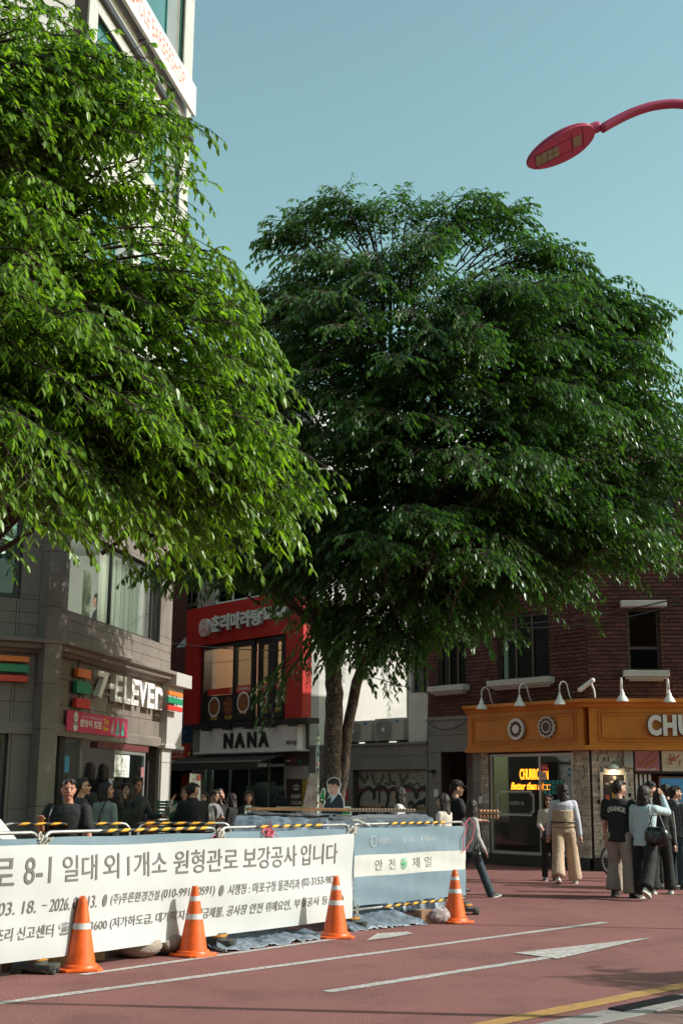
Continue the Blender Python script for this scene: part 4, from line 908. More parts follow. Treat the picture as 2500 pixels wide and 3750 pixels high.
# folding window leaves
for k, (a, b_, o_) in enumerate(((2.18, 3.18, .22), (1.52, 2.12, .12), (.76, 1.3, .25))):
    lf = window(fD, br, a, b_, 3.46, 5.66, o=o_, cols=1, bar=.13, fm='black', gm='glass', d=.1, name='folding_window')
    mb = MB(); fD.box(mb, a + .13, b_ - .13, o_ + .008, o_ + .014, 4.24, 4.44); mb.build('red_band', M['redsign'], lf)
    mb = MB(); fD.text(mb, 'CHUN·LI' if k != 1 else '◎', b_ - .2, a + .2, 4.3, 4.4, o_ + .016, bold=.03); mb.build('lettering', M['white'], lf)
    poster_bowls(br, fD, a + .13, b_ - .13, 3.58, 4.23, o_ + .02, [['마라탕'], ['꿔바로우'], ['만두']][k], 1, .01)
for q, rws in ((up, 1), (up2, 1)): window(fD, br, *q, cols=5, fm='offwhite', gm='glass_dark', bar=.06); curtain(fD, br, q[0] + .1, q[1] - .1, q[2], q[3], -.5, M['curtain'], .01)
# sign letters 춘리마라탕
t = fL.thing('restaurant_sign', dD + 3.5, 0, 0, 'white raised Korean letters and round face emblem on the red fascia', 'sign')
uc = dD + 3.5
for k, (chx, x0, x1, y0, y1) in enumerate((('춘', 774, 804, 2258, 2320), ('리', 809, 839, 2252, 2314), ('마', 846, 880, 2246, 2304), ('라', 884, 918, 2240, 2298), ('탕', 921, 958, 2236, 2296))):
    q = fL.bb(x0, y0, x1, y1, .45); q = (q[0], q[1], 6.03, 6.50)
    mb = MB(); fL.text(mb, chx, q[0] - uc, q[1] - uc, q[2], q[3], .46, .02, bold=.035); mb.build('letter', M['white'], t)
    mb = MB(); fL.text(mb, chx, q[0] - uc, q[1] - uc, q[2], q[3], .385, .05, bold=.05); mb.build('letter_side', M['greywall'], t)
u, z = fL.uz(745, 2298, .45); mb = MB(); disc(mb, fL, u - uc, .31, z, .27, .14, 36, rfun=lambda a: .25 + .02 * abs(sin(4 * a))); mb.build('emblem', M['white'], t)
mb = MB(); ringshape(mb, fL, u - uc, .452, z, .235, .222, .006, 36); disc(mb, fL, u - uc, .452, z + .05, .10, .004, 24); 
for a in range(5): ringshape(mb, fL, u - uc - .15 + a * .075, .452, z - .12 + .03 * (a % 2), .045, .03, .006, 16)
mb.build('emblem_print', M['redsign'], t)
mb = MB(); disc(mb, fL, u - uc, .457, z + .045, .07, .004, 24); mb.build('emblem_face', M['white'], t)
q = (fL.uz(968, 2260, .32)[0], fL.uz(1060, 2250, .32)[0]); t, uc = thing_box(fL, 'small_sign', q[1], q[0], .305, .36, 6.18, 6.52, M['offwhite'], 'white strip sign right of the Korean letters, partly behind leaves', 'sign')
mb = MB(); fL.text(mb, '홍대점 2층', q[0] - uc - .15, q[1] - uc + .5, 6.3, 6.42, .362); mb.build('lettering', M['ink'], t)
# ---------------- NANA shop on the ground floor
t = fL.thing('nana_sign', dD + 2.8, 0, 0, 'off white shop sign board with bold black NANA letters', 'sign'); uc = dD + 2.8
mb = MB(); fL.box(mb, fL.uz(1088, 2700, .35)[0] - uc, fL.uz(732, 2720, .35)[0] - uc, .003, .35, 2.62, 3.27); mb.build('board', M['offwhite'], t)
mb = MB(); fL.box(mb, fL.uz(1100, 2700, .35)[0] - uc, fL.uz(715, 2720, .35)[0] - uc, .003, .40, 2.57, 2.618); mb.build('ledge', M['offwhite'], t)
for chx, x0, x1 in (('N', 817, 849), ('A', 857, 893), ('N', 903, 935), ('A', 943, 981)):
    q = fL.bb(x0, 2700, x1, 2750, .4); mb = MB(); fL.text(mb, chx, q[0] - uc, q[1] - uc, 2.70, 3.12, .375, .02, bold=.035); mb.build('letter', M['black'], t)
q = fL.bb(1042, 2718, 1080, 2736, .4); mb = MB(); fL.text(mb, '피어싱', q[0] - uc, q[1] - uc, 2.72, 2.86, .356, .002, bold=.03); mb.build('lettering', M['black'], t)
for k, px in enumerate((757, 834, 912, 992, 1076)):
    u = fL.uz(px, 2690, .5)[0]; tt = fL.thing('spot_lamp', u, 0, 0, 'black sign spot lamp over the NANA board, %s' % ['far left end', 'over the first N', 'over the second N', 'right of the last A', 'far right beside leaves'][k], 'sign lamp', 'black spot lamps above the NANA sign')
    mb = MB(); mb.tube([(-.07, .35, 3.27), (-.07, .5, 3.36), (-.07, .52, 3.27)], .01, 5); mb.tube([(.07, .35, 3.27), (.07, .5, 3.36), (.07, .52, 3.27)], .01, 5); mb.build('arm', M['black'], tt)
    mb = MB(); mb.prism([(-.10, .42), (.10, .42), (.13, .60), (-.13, .60)], 3.20, 3.26); mb.build('lamp_head', M['black'], tt)
aw = fL.thing('shop_awning', dD + 2.9, 0, 0, 'long dark grey retractable awning below the NANA board', 'awning'); uc = dD + 2.9
x0_, x1_ = fL.uz(1050, 2740, .1)[0] - uc, fL.uz(700, 2760, .1)[0] - uc
aws = mat('awning_cloth', (.045, .042, .04), .8)
mb = MB(); mb.add([(x0_, .1, 2.55), (x1_, .1, 2.55), (x1_ + .0, 1.0, 2.28), (x0_, 1.0, 2.28), (x0_, .1, 2.53), (x1_, .1, 2.53), (x1_, 1.0, 2.26), (x0_, 1.0, 2.26)], [(0, 1, 2, 3), (7, 6, 5, 4), (0, 3, 7, 4), (1, 5, 6, 2)]); mb.build('cloth', aws, aw)
mb = MB(); mb.box(x0_, x1_, .995, 1.015, 2.10, 2.30); mb.build('valance', aws, aw); mb = MB(); mb.box(x0_, x1_, .95, 1.02, 2.301, 2.33); mb.build('front_bar', M['greywall'], aw)
q = fL.bb(945, 2780, 980, 2796, 1.02); mb = MB(); fL.text(mb, 'NANA', q[0] - uc, q[1] - uc, 2.15, 2.26, 1.017, bold=.02, skew=.2); q = fL.bb(984, 2780, 1042, 2796, 1.02); fL.text(mb, '피어싱 & 은액세서리', q[0] - uc, q[1] - uc, 2.15, 2.23, 1.017, skew=.2); mb.build('lettering', M['white'], aw)
xs = [ur(x, 2900) for x in (1047, 978, 905, 833, 765)]
window(fD, br, min(xs), max(xs) , .0, 2.5, o=-.08, splits=sorted(xs), fm='alu', gm='glass_dark', bar=.06, name='shop_window')
window(fD, br, max(xs) + .01, 4.95, .0, 2.5, o=-.08, cols=1, fm='alu', gm='glass_dark', bar=.06, name='shop_window')
for k in range(4): fD.piece('display_shelf', M['inside_pale'], br, xs[4] - .2 - 1 * k, xs[4] + .4 - 1 * k, -1.5, -1.2, .2, 1.7 + .1 * (k % 2))
fD.piece('strip_light', M['lamp_on'], br, 1.1, 2.0, -1.8, -1.75, 1.75, 1.77)
kq = fL.bb(1047, 2855, 1122, 2990, .05)
t = fL.thing('keep_calm_board', (kq[0] + kq[1]) / 2, 0, 0, 'dark brown board reading keep calm and get silver with a crown', 'sign'); uc = (kq[0] + kq[1]) / 2; hw = abs(kq[0] - kq[1]) / 2
mb = MB(); fL.box(mb, -hw, hw, .002, .05, .3, 1.86); mb.build('board', mat('dark_brown_board', (.045, .03, .027), .6), t)
mb = MB(); lw = hw * .5
for st_, z0_, z1_, k_ in (('KEEP', 1.36, 1.46, .46), ('CALM', 1.2, 1.3, .5), ('AND', 1.12, 1.15, .2), ('GET NaNa', .97, 1.07, .88), ('SiLVER', .82, .92, .6)): fL.text(mb, st_, hw * k_, -hw * k_, z0_, z1_, .052, bold=.02)
for x in (-.12, -.06, 0, .06, .12): disc(mb, fL, x, .052, 1.72 - abs(x) * .4, .018, .003, 10)
for x0, x1, z0_, z1_ in ((-.11, .11, 1.57, 1.585), (-.12, .12, 1.6, 1.612)): fL.box(mb, x0, x1, .052, .054, z0_, z1_)
for x in (-.12, -.04, .04): ringshape(mb, fL, x + .04, .052, 1.65, .045, .036, .002, 16)
mb.build('lettering', M['offwhite'], t)
# pillar with stickers between shop and side street
fD.piece('pillar_cladding', mat('beige_cladding', (.42, .39, .35), .7, dirt=.2), br, 0, 1.04, .002, .03, 0, 2.2); fD.piece('dark_board', mat('dark_board', (.07, .055, .05), .7, var=.3, vscale=5), br, 0, .95, .002, .06, 2.22, 3.26)
t = fL.thing('wall_stickers', dD + .4, 0, 0, 'patch of layered stickers and tags on the dark wall board', 'stickers')
for k in range(16):
    x, z_ = random.uniform(-.35, .4), random.choice((2.3, 2.35, 2.62, 2.9, 2.65)) + random.uniform(-.04, .04); w_, h_ = random.uniform(.05, .16), random.uniform(.04, .09)
    mb = MB(); fL.box(mb, x, x + w_, .0605 + k * .0006, .0608 + k * .0006, z_, z_ + h_); mb.build('sticker', random.choice([M['offwhite'], M['redsign'], M['white'], mat('sticker_green', (.02, .2, .12), .6), M['ink'], M['ink']]), t)
t, uc = thing_box(fL, 'yellow_board', dD + .02, dD + .2, .031, .06, .5, 1.85, mat('yellow_board', (.42, .28, .03), .6), 'yellow board with a black curl at the edge of the shop wall', 'sign')
q = fL.bb(1250, 2888, 1271, 2930, .05); t, uc = thing_box(fL, 'security_plate', q[1], q[0], .031, .05, q[2], q[3], mat('sec_red', (.55, .015, .03), .5), 'red and white security plate right of the tree trunk', 'sign')
mb = MB(); fL.text(mb, '에스원', q[0] - uc - .03, q[1] - uc + .03, (q[2] + q[3]) / 2, (q[2] + q[3]) / 2 + .07, .052, bold=.03); mb.build('lettering', M['white'], t)
# ================================================================== stair building and store signs (between)
bs = fL.thing('stair_building', 14.95, -.5, 0, 'narrow building with dark framed stair windows over a blue board', 'building'); fT = Fac(fL.w(14.95, -.5)[:2], 130, 1, bs)
wT = (.15, 1.25, 3.9, 11.0)
wall_cells(fT, 'wall', M['brick'], bs, [-.05, 3.2], [0, 11.5], [wT, (.05, 3.0, 0, 2.3)], -.3, 0); mb = MB(); fT.box(mb, -.05, 3.2, -1.6, -1.5, 0, 11.4); fT.box(mb, -.05, .0, -1.5, -.301, 0, 11.4); fT.box(mb, 3.1, 3.2, -1.5, -.301, 0, 11.4); fT.box(mb, .0, 3.1, -1.5, -.301, 2.4, 2.5); mb.build('inner_wall', M['inside'], bs)
zz = [3.9, 4.75, 5.3, 6.3, 7.2, 8.1, 9.0, 10, 11]
window(fT, bs, .15, 1.25, 3.9, 11, o=-.02, splits=[.15, .95, 1.25], hs=zz, fm='brown_frame', gm='glass_dark', bar=.09)
fT.piece('blue_board', M['blue'], bs, -.04, 2.8, .01, .25, 2.98, 3.95); fT.piece('concrete_lintel', M['concrete'], bs, -.04, 3, .01, .2, 2.72, 2.975)
t = fL.thing('tilted_vent_window', 14.95 + .55, 0, 0, 'open tilted stair window with pale blue glass', 'window'); mb = MB(); z = fL.uz(666, 2340)[1]
mb.add([(-.3, -.45, z + .25), (.3, -.45, z + .25), (.3, .05, z - .28), (-.3, .05, z - .28), (-.3, -.42, z + .27), (.3, -.42, z + .27), (.3, .08, z - .26), (-.3, .08, z - .26)], [(0, 1, 2, 3), (7, 6, 5, 4), (0, 3, 7, 4), (1, 5, 6, 2), (0, 4, 5, 1), (3, 2, 6, 7)]); mb.build('sash', mat('pale_blue_glass', (.12, .22, .27), .2), t)
for nm, y0, y1, o_, cm, st_, cat_, lab in (('malatang_sign', 2.46, 2.88, .05, M['redsign'], None, 'sign', 'red hanging restaurant sign with Korean letters above the store sign'), ('store_sign_board', 2.12, 2.42, .12, M['white'], None, 'sign', 'white STORE B1 sign under the red restaurant sign')):
    u1_, u0_ = (fL.uz(702, 2760)[0], 17.4) if nm[0] == 'm' else (fL.uz(690, 2800)[0], 17.4)
    t, uc = thing_box(fL, nm, u1_, u0_, o_, o_ + .12, y0, y1, cm, lab, cat_)
    mb = MB()
    if nm[0] == 'm':
        q = fL.bb(604, 2740, 672, 2765, .2); fL.text(mb, '리마라탕', q[0] - uc + .15, q[1] - uc, 2.6, 2.8, o_ + .122, bold=.03); fL.text(mb, 'LA MALATANG', q[0] - uc + .1, q[1] - uc + .05, 2.5, 2.56, o_ + .122, bold=.02); mb.build('lettering', M['white'], t)
        mb = MB(); q = fL.bb(684, 2760, 697, 2775, .2); fL.text(mb, '2F', q[0] - uc, q[1] - uc, 2.55, 2.65, o_ + .122, bold=.02); mb.build('lettering', mat('print_yellow', (.8, .5, .03), .6), t)
    else:
        q = fL.bb(606, 2790, 652, 2815, .25); fL.text(mb, 'STORE', q[0] - uc, q[1] - uc, 2.2, 2.36, o_ + .122, bold=.04); mb.build('lettering', mat('navy', (.02, .04, .12), .5), t)
        mb = MB(); q = fL.bb(656, 2790, 672, 2815, .25); fL.text(mb, 'B1', q[0] - uc, q[1] - uc, 2.2, 2.36, o_ + .122, bold=.05); mb.build('lettering', M['redsign'], t)
fT.piece('red_post', M['red'], bs, -.04, .12, .01, .1, 0, 2.6)
mb = MB(); mb.tube([(-.3, .5, 3.45), (.1, .3, 3.3), (1.2, .3, 3.0)], .02, 5); mb.build('cable', M['cable'], bs)
# overhead cables
def cable(pts, label, r=.014, n=16, sag=.25):
    a, b_ = Vector(pts[0]), Vector(pts[1]); P_ = []
    for i in range(n + 1):
        t_ = i / n; p = a.lerp(b_, t_); p.z -= sag * 4 * t_ * (1 - t_); P_.append(tuple(p - a))
    o = MB().tube(P_, r, 5).build('overhead_cable', M['cable'], loc=tuple(a)); tag(o, label, 'cable')
cable([atY(625, 2355, 30), atY(1075, 2382, 30)], 'upper cable crossing in front of the red frame', .012, sag=.05); cable([atY(700, 2432, 31), atY(1075, 2395, 31)], 'thin lower cable crossing the restaurant window', .006, sag=.03)
cable([atY(1850, 2290, 25.5), atY(2560, 2170, 24.5)], 'upper of two cables sagging across the brick wall', .014, sag=.1); cable([atY(1900, 2300, 25.2), atY(2560, 2185, 24.2)], 'lower of two cables sagging across the brick wall', .014, sag=.16)
cable([fL.w(4.8, .1, fL.uz(1572, 2640)[1]), fL.w(3.4, .12, fL.uz(1732, 2636)[1])], 'cable sagging over the granite band left of the fascia', .01, sag=.22); cable([atY(1345, 2475, 33), fL.w(4.85, -.1, fL.uz(1484, 2546)[1])], 'cable running up to the tree from the rear house window', .01, sag=.0)
cable([fL.w(4.85, -.05, 3.95), fL.w(4.9, -.05, 2.72)], 'cable hanging down the white rear wall', .012, sag=.0)
# ================================================================== trees
def leaf_mat(name, c0, c1, tr, rough=.38):
    m = bpy.data.materials.new(name); m.use_nodes = True; N = m.node_tree.nodes; L = m.node_tree.links; b = N['Principled BSDF']
    at = N.new('ShaderNodeAttribute'); at.attribute_name = 'tone'
    x = N.new('ShaderNodeMix'); x.data_type = 'RGBA'; x.inputs[6].default_value = (*c0, 1); x.inputs[7].default_value = (*c1, 1); L.new(at.outputs['Fac'], x.inputs[0])
    L.new(x.outputs[2], b.inputs['Base Color']); b.inputs['Roughness'].default_value = rough; b.inputs['Specular IOR Level'].default_value = .55
    t = N.new('ShaderNodeBsdfTranslucent'); y = N.new('ShaderNodeMix'); y.data_type = 'RGBA'; y.blend_type = 'MULTIPLY'; y.inputs[0].default_value = 1
    L.new(x.outputs[2], y.inputs[6]); y.inputs[7].default_value = (*tr, 1); L.new(y.outputs[2], t.inputs[0])
    ad = N.new('ShaderNodeMixShader'); ad.inputs[0].default_value = .42; L.new(b.outputs[0], ad.inputs[1]); L.new(t.outputs[0], ad.inputs[2])
    L.new(ad.outputs[0], N['Material Output'].inputs[0]); return m
bark = mat('grey_brown_bark', (.085, .056, .042), .9, var=.5, vscale=7, bump=1.0, bscale=18, speck=(26, (.16, .12, .09), (.035, .022, .018)))
twigm = mat('dark_twig', (.05, .03, .024), .9)
def norm(a): return a / np.maximum(np.linalg.norm(a, axis=-1, keepdims=True), 1e-9)
def make_leaves(P, D, Sd, Nn_, length, width, tone, name, m, parent, fine=False):
    """P base, D axis, Sd side, Nn_ normal"""
    n = len(P); L_ = length[:, None]; W_ = width[:, None]
    c = P + D * L_ * .42 - Nn_ * L_ * .05
    l = P + D * L_ * .38 + Sd * W_ * .5; r = P + D * L_ * .38 - Sd * W_ * .5; t = P + D * L_ * .98 - Nn_ * L_ * .16
    l2 = P + D * L_ * .72 + Sd * W_ * .32 - Nn_ * L_ * .05; r2 = P + D * L_ * .72 - Sd * W_ * .32 - Nn_ * L_ * .05
    V = [P, l, r, c, t, l2, r2]; T = [[0, 3, 1], [0, 2, 3], [1, 3, 5], [3, 2, 6], [5, 3, 4], [3, 6, 4]]
    if fine: V += [P + D * L_ * .12 + Sd * W_ * .30, P + D * L_ * .12 - Sd * W_ * .30]; T = [[0, 3, 7], [7, 3, 1], [0, 8, 3], [8, 2, 3]] + T[2:]
    NV = len(V); V = np.stack(V, 1).reshape(-1, 3); T = np.array(T)
    base = (np.arange(n) * NV)[:, None]
    F = (base[:, :, None] + T[None]).reshape(-1, 3)
    me = bpy.data.meshes.new(name); me.vertices.add(len(V)); me.vertices.foreach_set('co', V.astype(np.float32).ravel())
    me.loops.add(F.size); me.loops.foreach_set('vertex_index', F.astype(np.int32).ravel())
    me.polygons.add(len(F)); me.polygons.foreach_set('loop_start', np.arange(0, F.size, 3, dtype=np.int32)); me.polygons.foreach_set('loop_total', np.full(len(F), 3, dtype=np.int32))
    me.update(); a = me.attributes.new('tone', 'FLOAT', 'POINT'); a.data.foreach_set('value', np.repeat(tone, NV).astype(np.float32))
    me.materials.append(m); o = bpy.data.objects.new(name, me); C.objects.link(o); o.parent = parent
    return tag(o, kind=None)
def grow(root, boughs, leaf_len, m_leaf, seed, shoot_len=(.3, .75), shoot_gap=.075, leaf_gap=.045, tr=.0085, droop=1.0, fan=1.0, fine=False):
    """boughs: list of (start, end, sag). Side shoots leave each bough in a flat drooping plate and carry two rows of leaves."""
    g = np.random.default_rng(seed); tw = MB(); P = []; D = []; Sd = []; NN = []; TN = []
    for (a, b, arch) in boughs:
        a = np.array(a, float); b = np.array(b, float); v = b - a; Ln = np.linalg.norm(v)
        if Ln < .3: continue
        n = max(6, int(Ln / .16)); t = np.linspace(0, 1, n + 1)[:, None]
        pts = a + v * t; pts[:, 2] += arch * Ln * (4 * t[:, 0] * (1 - t[:, 0]))
        pts += np.cumsum(g.normal(0, .012, pts.shape), 0); pts[:, 2] -= .10 * Ln * np.maximum(0, (t[:, 0] - .6) / .4) ** 2
        tw.tube(pts[::2] if len(pts[::2]) > 2 else pts, list(np.linspace(.010 + Ln * .005, .004, len(pts[::2]) if len(pts[::2]) > 2 else len(pts))), 5, 0, False)
        vd = norm(v); bt = g.random()
        s = .25
        while s < 1.0:
            i = s * n; k = min(int(i), n - 1); p = pts[k] + (pts[k + 1] - pts[k]) * (i - k); d = norm(pts[k + 1] - pts[k])
            h = norm(np.cross(d, [0, 0, 1.0])); sd = 1 if g.random() < .5 else -1
            ang = g.uniform(.35, 1.0) * fan; dr = d * cos(ang) + h * sd * sin(ang) + np.array([0, 0, g.uniform(-.25, .35)]); dr = norm(dr)
            L2 = g.uniform(*shoot_len) * (1.05 - .35 * s); m2 = max(4, int(L2 / leaf_gap)); q = p.copy(); st = L2 / m2; dd = dr.copy(); prev = [q.copy()]
            tn0 = bt * .5 + g.random() * .5
            side = 1
            for j in range(m2):
                dd = norm(dd + np.array([0, 0, -.055 * droop * (1 + j / m2)])); q = q + dd * st; prev.append(q.copy())
                if j < 1: continue
                hs = norm(np.cross(dd, [0, 0, 1.0])) if abs(dd[2]) < .97 else h
                for side in ((1, -1) if j == m2 - 1 else ((1,) if j % 2 else (-1,))):
                    ld = norm(dd * g.uniform(.45, .8) + hs * side * g.uniform(.45, .8) + np.array([0, 0, -g.uniform(.25, .95)]) + g.normal(0, .16, 3))
                    up = norm(np.array([0, 0, 1.0]) + hs * side * .5 + g.normal(0, .25, 3)); sdv = norm(np.cross(ld, up)); nn = norm(np.cross(sdv, ld))
                    P.append(q); D.append(ld); Sd.append(sdv); NN.append(nn); TN.append(min(1, max(0, tn0 * .7 + g.random() * .3 + (.25 if j > m2 * .7 else 0))))  # tone rises at the shoot ends, painting the tips as sunlit
            tw.tube(prev[::3] + [prev[-1]], .0035, 3, 0, False)
            s += shoot_gap / Ln * g.uniform(.6, 1.4)
        # terminal leaves
    P = np.array(P); n = len(P); ln = leaf_len * g.uniform(.72, 1.15, n); wd = ln * g.uniform(.33, .44, n)
    make_leaves(P, np.array(D), np.array(Sd), np.array(NN), ln, wd, np.array(TN), 'crown', m_leaf, root, fine)
    tw.build('branch', twigm, root)
    return n
def limb(mb, pts, r0, r1, n=10):
    P_ = []; pts = [Vector(p) for p in pts]
    for i in range(len(pts) - 1):
        for k in range(5):
            t = k / 5; p0 = pts[max(i - 1, 0)]; p1 = pts[i]; p2 = pts[i + 1]; p3 = pts[min(i + 2, len(pts) - 1)]
            P_.append(.5 * ((2 * p1) + (-p0 + p2) * t + (2 * p0 - 5 * p1 + 4 * p2 - p3) * t * t + (-p0 + 3 * p1 - 3 * p2 + p3) * t ** 3) + Vector((random.gauss(0, r1 * .09), random.gauss(0, r1 * .09), 0)))
    P_.append(pts[-1]); k = len(P_)
    mb.tube([tuple(p) for p in P_], [r0 + (r1 - r0) * (i / (k - 1)) ** .8 for i in range(k)], n)
# --- street tree (centre)
TX, TY = -.12, 20.6
tree = empty('street_tree', (TX, TY, 0), 0, 'tall dark green street tree with forked brown trunk behind the work barrier', 'tree')
tb = MB()
limb(tb, [(0.05, 0, 0), (-.02, 0, .8), (0, 0, 1.8), (.03, 0, 2.9), (.0, 0, 3.5)], .175, .13, 14)
limb(tb, [(.08, .10, .9), (.17, .12, 1.7), (.28, .1, 2.7), (.52, .1, 3.6), (1.15, .1, 4.6)], .085, .085, 10)
limb(tb, [(.0, 0, 3.4), (-.2, .1, 4.1), (-.55, .2, 5.2), (-.8, .3, 6.6), (-.9, .3, 8.2)], .12, .04)
limb(tb, [(.0, 0, 3.4), (.2, -.1, 4.2), (.5, .1, 5.6), (.7, .2, 7.4), (.8, .2, 9.2)], .12, .04)
limb(tb, [(1.15, .1, 4.4), (1.9, .2, 5.4), (2.7, .3, 6.6), (3.3, .4, 7.8)], .095, .04)
limb(tb, [(1.15, .1, 4.4), (1.4, -.4, 5.6), (1.6, -.7, 7.2), (1.7, -.6, 9)], .085, .035)
limb(tb, [(.2, -.1, 4.2), (1.0, -.6, 5.0), (2.2, -1.2, 5.8), (3.2, -1.6, 6.2)], .07, .03)
limb(tb, [(-.2, .1, 4.1), (-1.2, -.5, 4.8), (-2.2, -1.0, 5.5), (-3.0, -1.2, 6.0)], .07, .03)
limb(tb, [(0, 0, 3.6), (-.4, 1.0, 5.0), (-.6, 2.0, 6.6)], .07, .03); limb(tb, [(1.15, .1, 4.4), (1.6, 1.3, 5.8), (2, 2.2, 7)], .07, .03)
tb.sph((-.02, -.15, 2.45), (.075, .04, .085), 10, 8)
tb.build('trunk', bark, tree, True)
g = np.random.default_rng(11)
prof_z = [2.9, 3.4, 3.9, 4.7, 5.6, 6.8, 8.0, 8.9, 9.5, 10.0, 10.3]; prof_r = [.9, 1.7, 3.0, 4.0, 4.5, 4.7, 4.65, 4.3, 3.7, 2.8, .9]
AX = np.array([1.6, .2])
bo = []
zlow = lambda x: np.interp(x, [-2, -.5, 0, 2, 3.5, 5], [4.9, 4.7, 4.2, 4.35, 4.7, 5.3])
def add_b(e, s0, rise):
    if e[2] < zlow(e[0]): return
    z = e[2]; st = np.array([AX[0] * .6 + (e[0] - AX[0] * .6) * s0, AX[1] + (e[1] - AX[1]) * s0, max(3.7, z - rise) if z > 4.8 else z + g.uniform(.3, 1.0)]); bo.append((st, e, g.uniform(.05, .15)))
NL = 44
for q in range(NL):                                              # separate leafy tiers
    z = 4.2 + (10.0 - 4.2) * ((q + .5) / NL); th = q * 2.399963 + .4; r = np.interp(z, prof_z, prof_r) * g.uniform(.86, 1.06); wd_ = g.uniform(.75, 1.15)
    cx, cy = AX[0] + r * cos(th), AX[1] + r * sin(th) * .93; back = sin(th) > .6
    for k in range(8 if back else 17):
        tt, rr = g.normal(0, .55) * wd_, -abs(g.normal(0, .45)) + .1; e = np.array([cx - sin(th) * tt + cos(th) * rr, cy + cos(th) * tt + sin(th) * rr, z + g.normal(0, .16) - .16 * abs(tt)]); add_b(e, g.uniform(.3, .65), g.uniform(.1, .9))
for k in range(200):                                             # darker filling inside
    z = g.uniform(5.6, 10.0); th = g.uniform(0, 2 * pi) if k % 2 else -pi / 2 + g.normal(0, 1.0); r = np.interp(z, prof_z, prof_r) * g.uniform(.35, .8); add_b(np.array([AX[0] + r * cos(th), AX[1] + r * sin(th), z]), g.uniform(.1, .5), g.uniform(.3, 1.5))
mt = [(930, 800, 20), (1040, 745, 20.5), (1160, 700, 20), (1290, 715, 19.6), (1420, 700, 20.2), (1560, 750, 20), (1700, 735, 19.5), (1850, 680, 20), (1960, 765, 20.4), (2080, 850, 19.8), (2200, 905, 20), (2320, 1000, 19.6), (2390, 1110, 20), (2450, 1250, 19.8), (2490, 1420, 19.5),
      (1180, 2330, 18.6), (1330, 2370, 18.4), (1480, 2270, 18.8), (1620, 2230, 18.2), (1750, 2230, 18.4), (1850, 2300, 18.0), (1980, 2160, 18.2), (2160, 2120, 18.2), (2330, 2020, 18.6), (2420, 1880, 18.8), (2470, 1760, 19),
      (1060, 2130, 18.4), (930, 2070, 18.6), (800, 2050, 18.4), (690, 2030, 18.8), (1120, 2100, 18), (1420, 2180, 18), (1560, 2060, 17.8), (1300, 1900, 17.6), (1750, 1950, 17.6), (2000, 1900, 17.8), (2230, 1750, 17.8), (1900, 1500, 17.2), (1600, 1350, 17.2), (2200, 1350, 18), (1400, 1650, 17.3), (2050, 1150, 18.2), (1700, 1050, 18), (1000, 960, 18.6), (1150, 930, 18.4), (1320, 980, 18.2), (1120, 1230, 18.2), (1260, 1380, 18), (960, 1100, 18.8), (1300, 1620, 18), (1440, 1500, 17.8), (1520, 1760, 17.8), (1260, 1760, 18.2), (1370, 1900, 18.2), (1130, 2360, 19), (1400, 2420, 18.8), (1460, 2300, 18.8), (1480, 1200, 17.8), (1080, 1600, 18.6), (1180, 2000, 18.4)]
for j, (px_, py_, Y_) in enumerate(mt):
    p = np.array(atY(px_, py_, Y_)) - np.array([TX, TY, 0]); v2 = p[:2] - AX; dr = v2 / max(np.linalg.norm(v2), .1)
    if j < 15: dr = dr * .45
    p[:2] -= dr * .30; p[2] += -.1 if j < 15 else .2; tn = np.array([-dr[1], dr[0]])
    for k in range(9):
        tt, rr = g.normal(0, .42), -abs(g.normal(0, .3)); e = np.array([*(p[:2] + tn * tt + dr * rr), p[2] + g.normal(0, .13) - .12 * abs(tt)]); s0 = g.uniform(.35, .7)
        st = np.array([AX[0] * .6 + (e[0] - AX[0] * .6) * s0, AX[1] + (e[1] - AX[1]) * s0, e[2] - g.uniform(.2, 1.0) if e[2] > 5 else e[2] + g.uniform(.3, .9)]); bo.append((st, e, g.uniform(.05, .15)))
for x_, y_, z_, x2, z2 in ((-.5, -.3, 3.6, -1.0, 2.75), (-.6, .2, 3.7, -1.15, 3.1), (.5, -.5, 3.9, .95, 3.2), (.1, -.4, 3.7, .5, 3.3), (-.3, -.3, 3.8, -.75, 3.3)): bo.append(((x_, y_, z_), (x2, y_ - .3, z2), .03))
green_a = leaf_mat('leaf_dark', (.016, .050, .011), (.060, .145, .026), (1.5, 1.6, .6), .34)
nA = grow(tree, bo, .115, green_a, 21, shoot_gap=.075, leaf_gap=.055, droop=1.1)
# --- near tree (left, trunk outside the frame)
tree2 = empty('street_tree', (-4.3, 9.9, 0), 0, 'bright yellow green leafy tree reaching in from the left edge', 'tree')
tb = MB(); limb(tb, [(0, 0, 0), (.05, 0, 1.4), (0, 0, 2.6)], .2, .16, 12)
for e in ((1.2, .2, 5.5), (2.2, -.5, 4.6), (.3, .8, 7), (1.6, .9, 6.6), (-1.2, .2, 6), (.2, -1.5, 5)): limb(tb, [(0, 0, 2.5), (e[0] * .4, e[1] * .4, 3.4), e], .09, .025)
tb.build('trunk', bark, tree2, True)
bo = []
pz = [2.75, 3.1, 3.5, 3.9, 5.0, 5.4, 6.0, 6.7, 7.2, 7.7, 8.5, 9.4]; pr = [2.3, 3.2, 3.7, 4.05, 3.75, 3.3, 2.75, 2.85, 2.2, 1.75, 1.3, .5]
NL = 34
tips = [(830, 450, 9.0), (770, 640, 9.3), (700, 290, 9.4), (560, 220, 9.5), (640, 420, 9.3), (1030, 1010, 9.2), (1200, 1170, 9.0), (1130, 1330, 8.8), (1230, 1560, 9.1), (1330, 1700, 8.9), (1190, 1750, 8.7), (1070, 1840, 8.9), (900, 1920, 9.0), (450, 110, 9.6), (420, 1560, 7.6), (150, 1760, 7.4), (640, 1780, 8.0), (600, 1150, 8.0), (330, 700, 8.2), (200, 350, 8.5), (900, 1500, 8.2)]
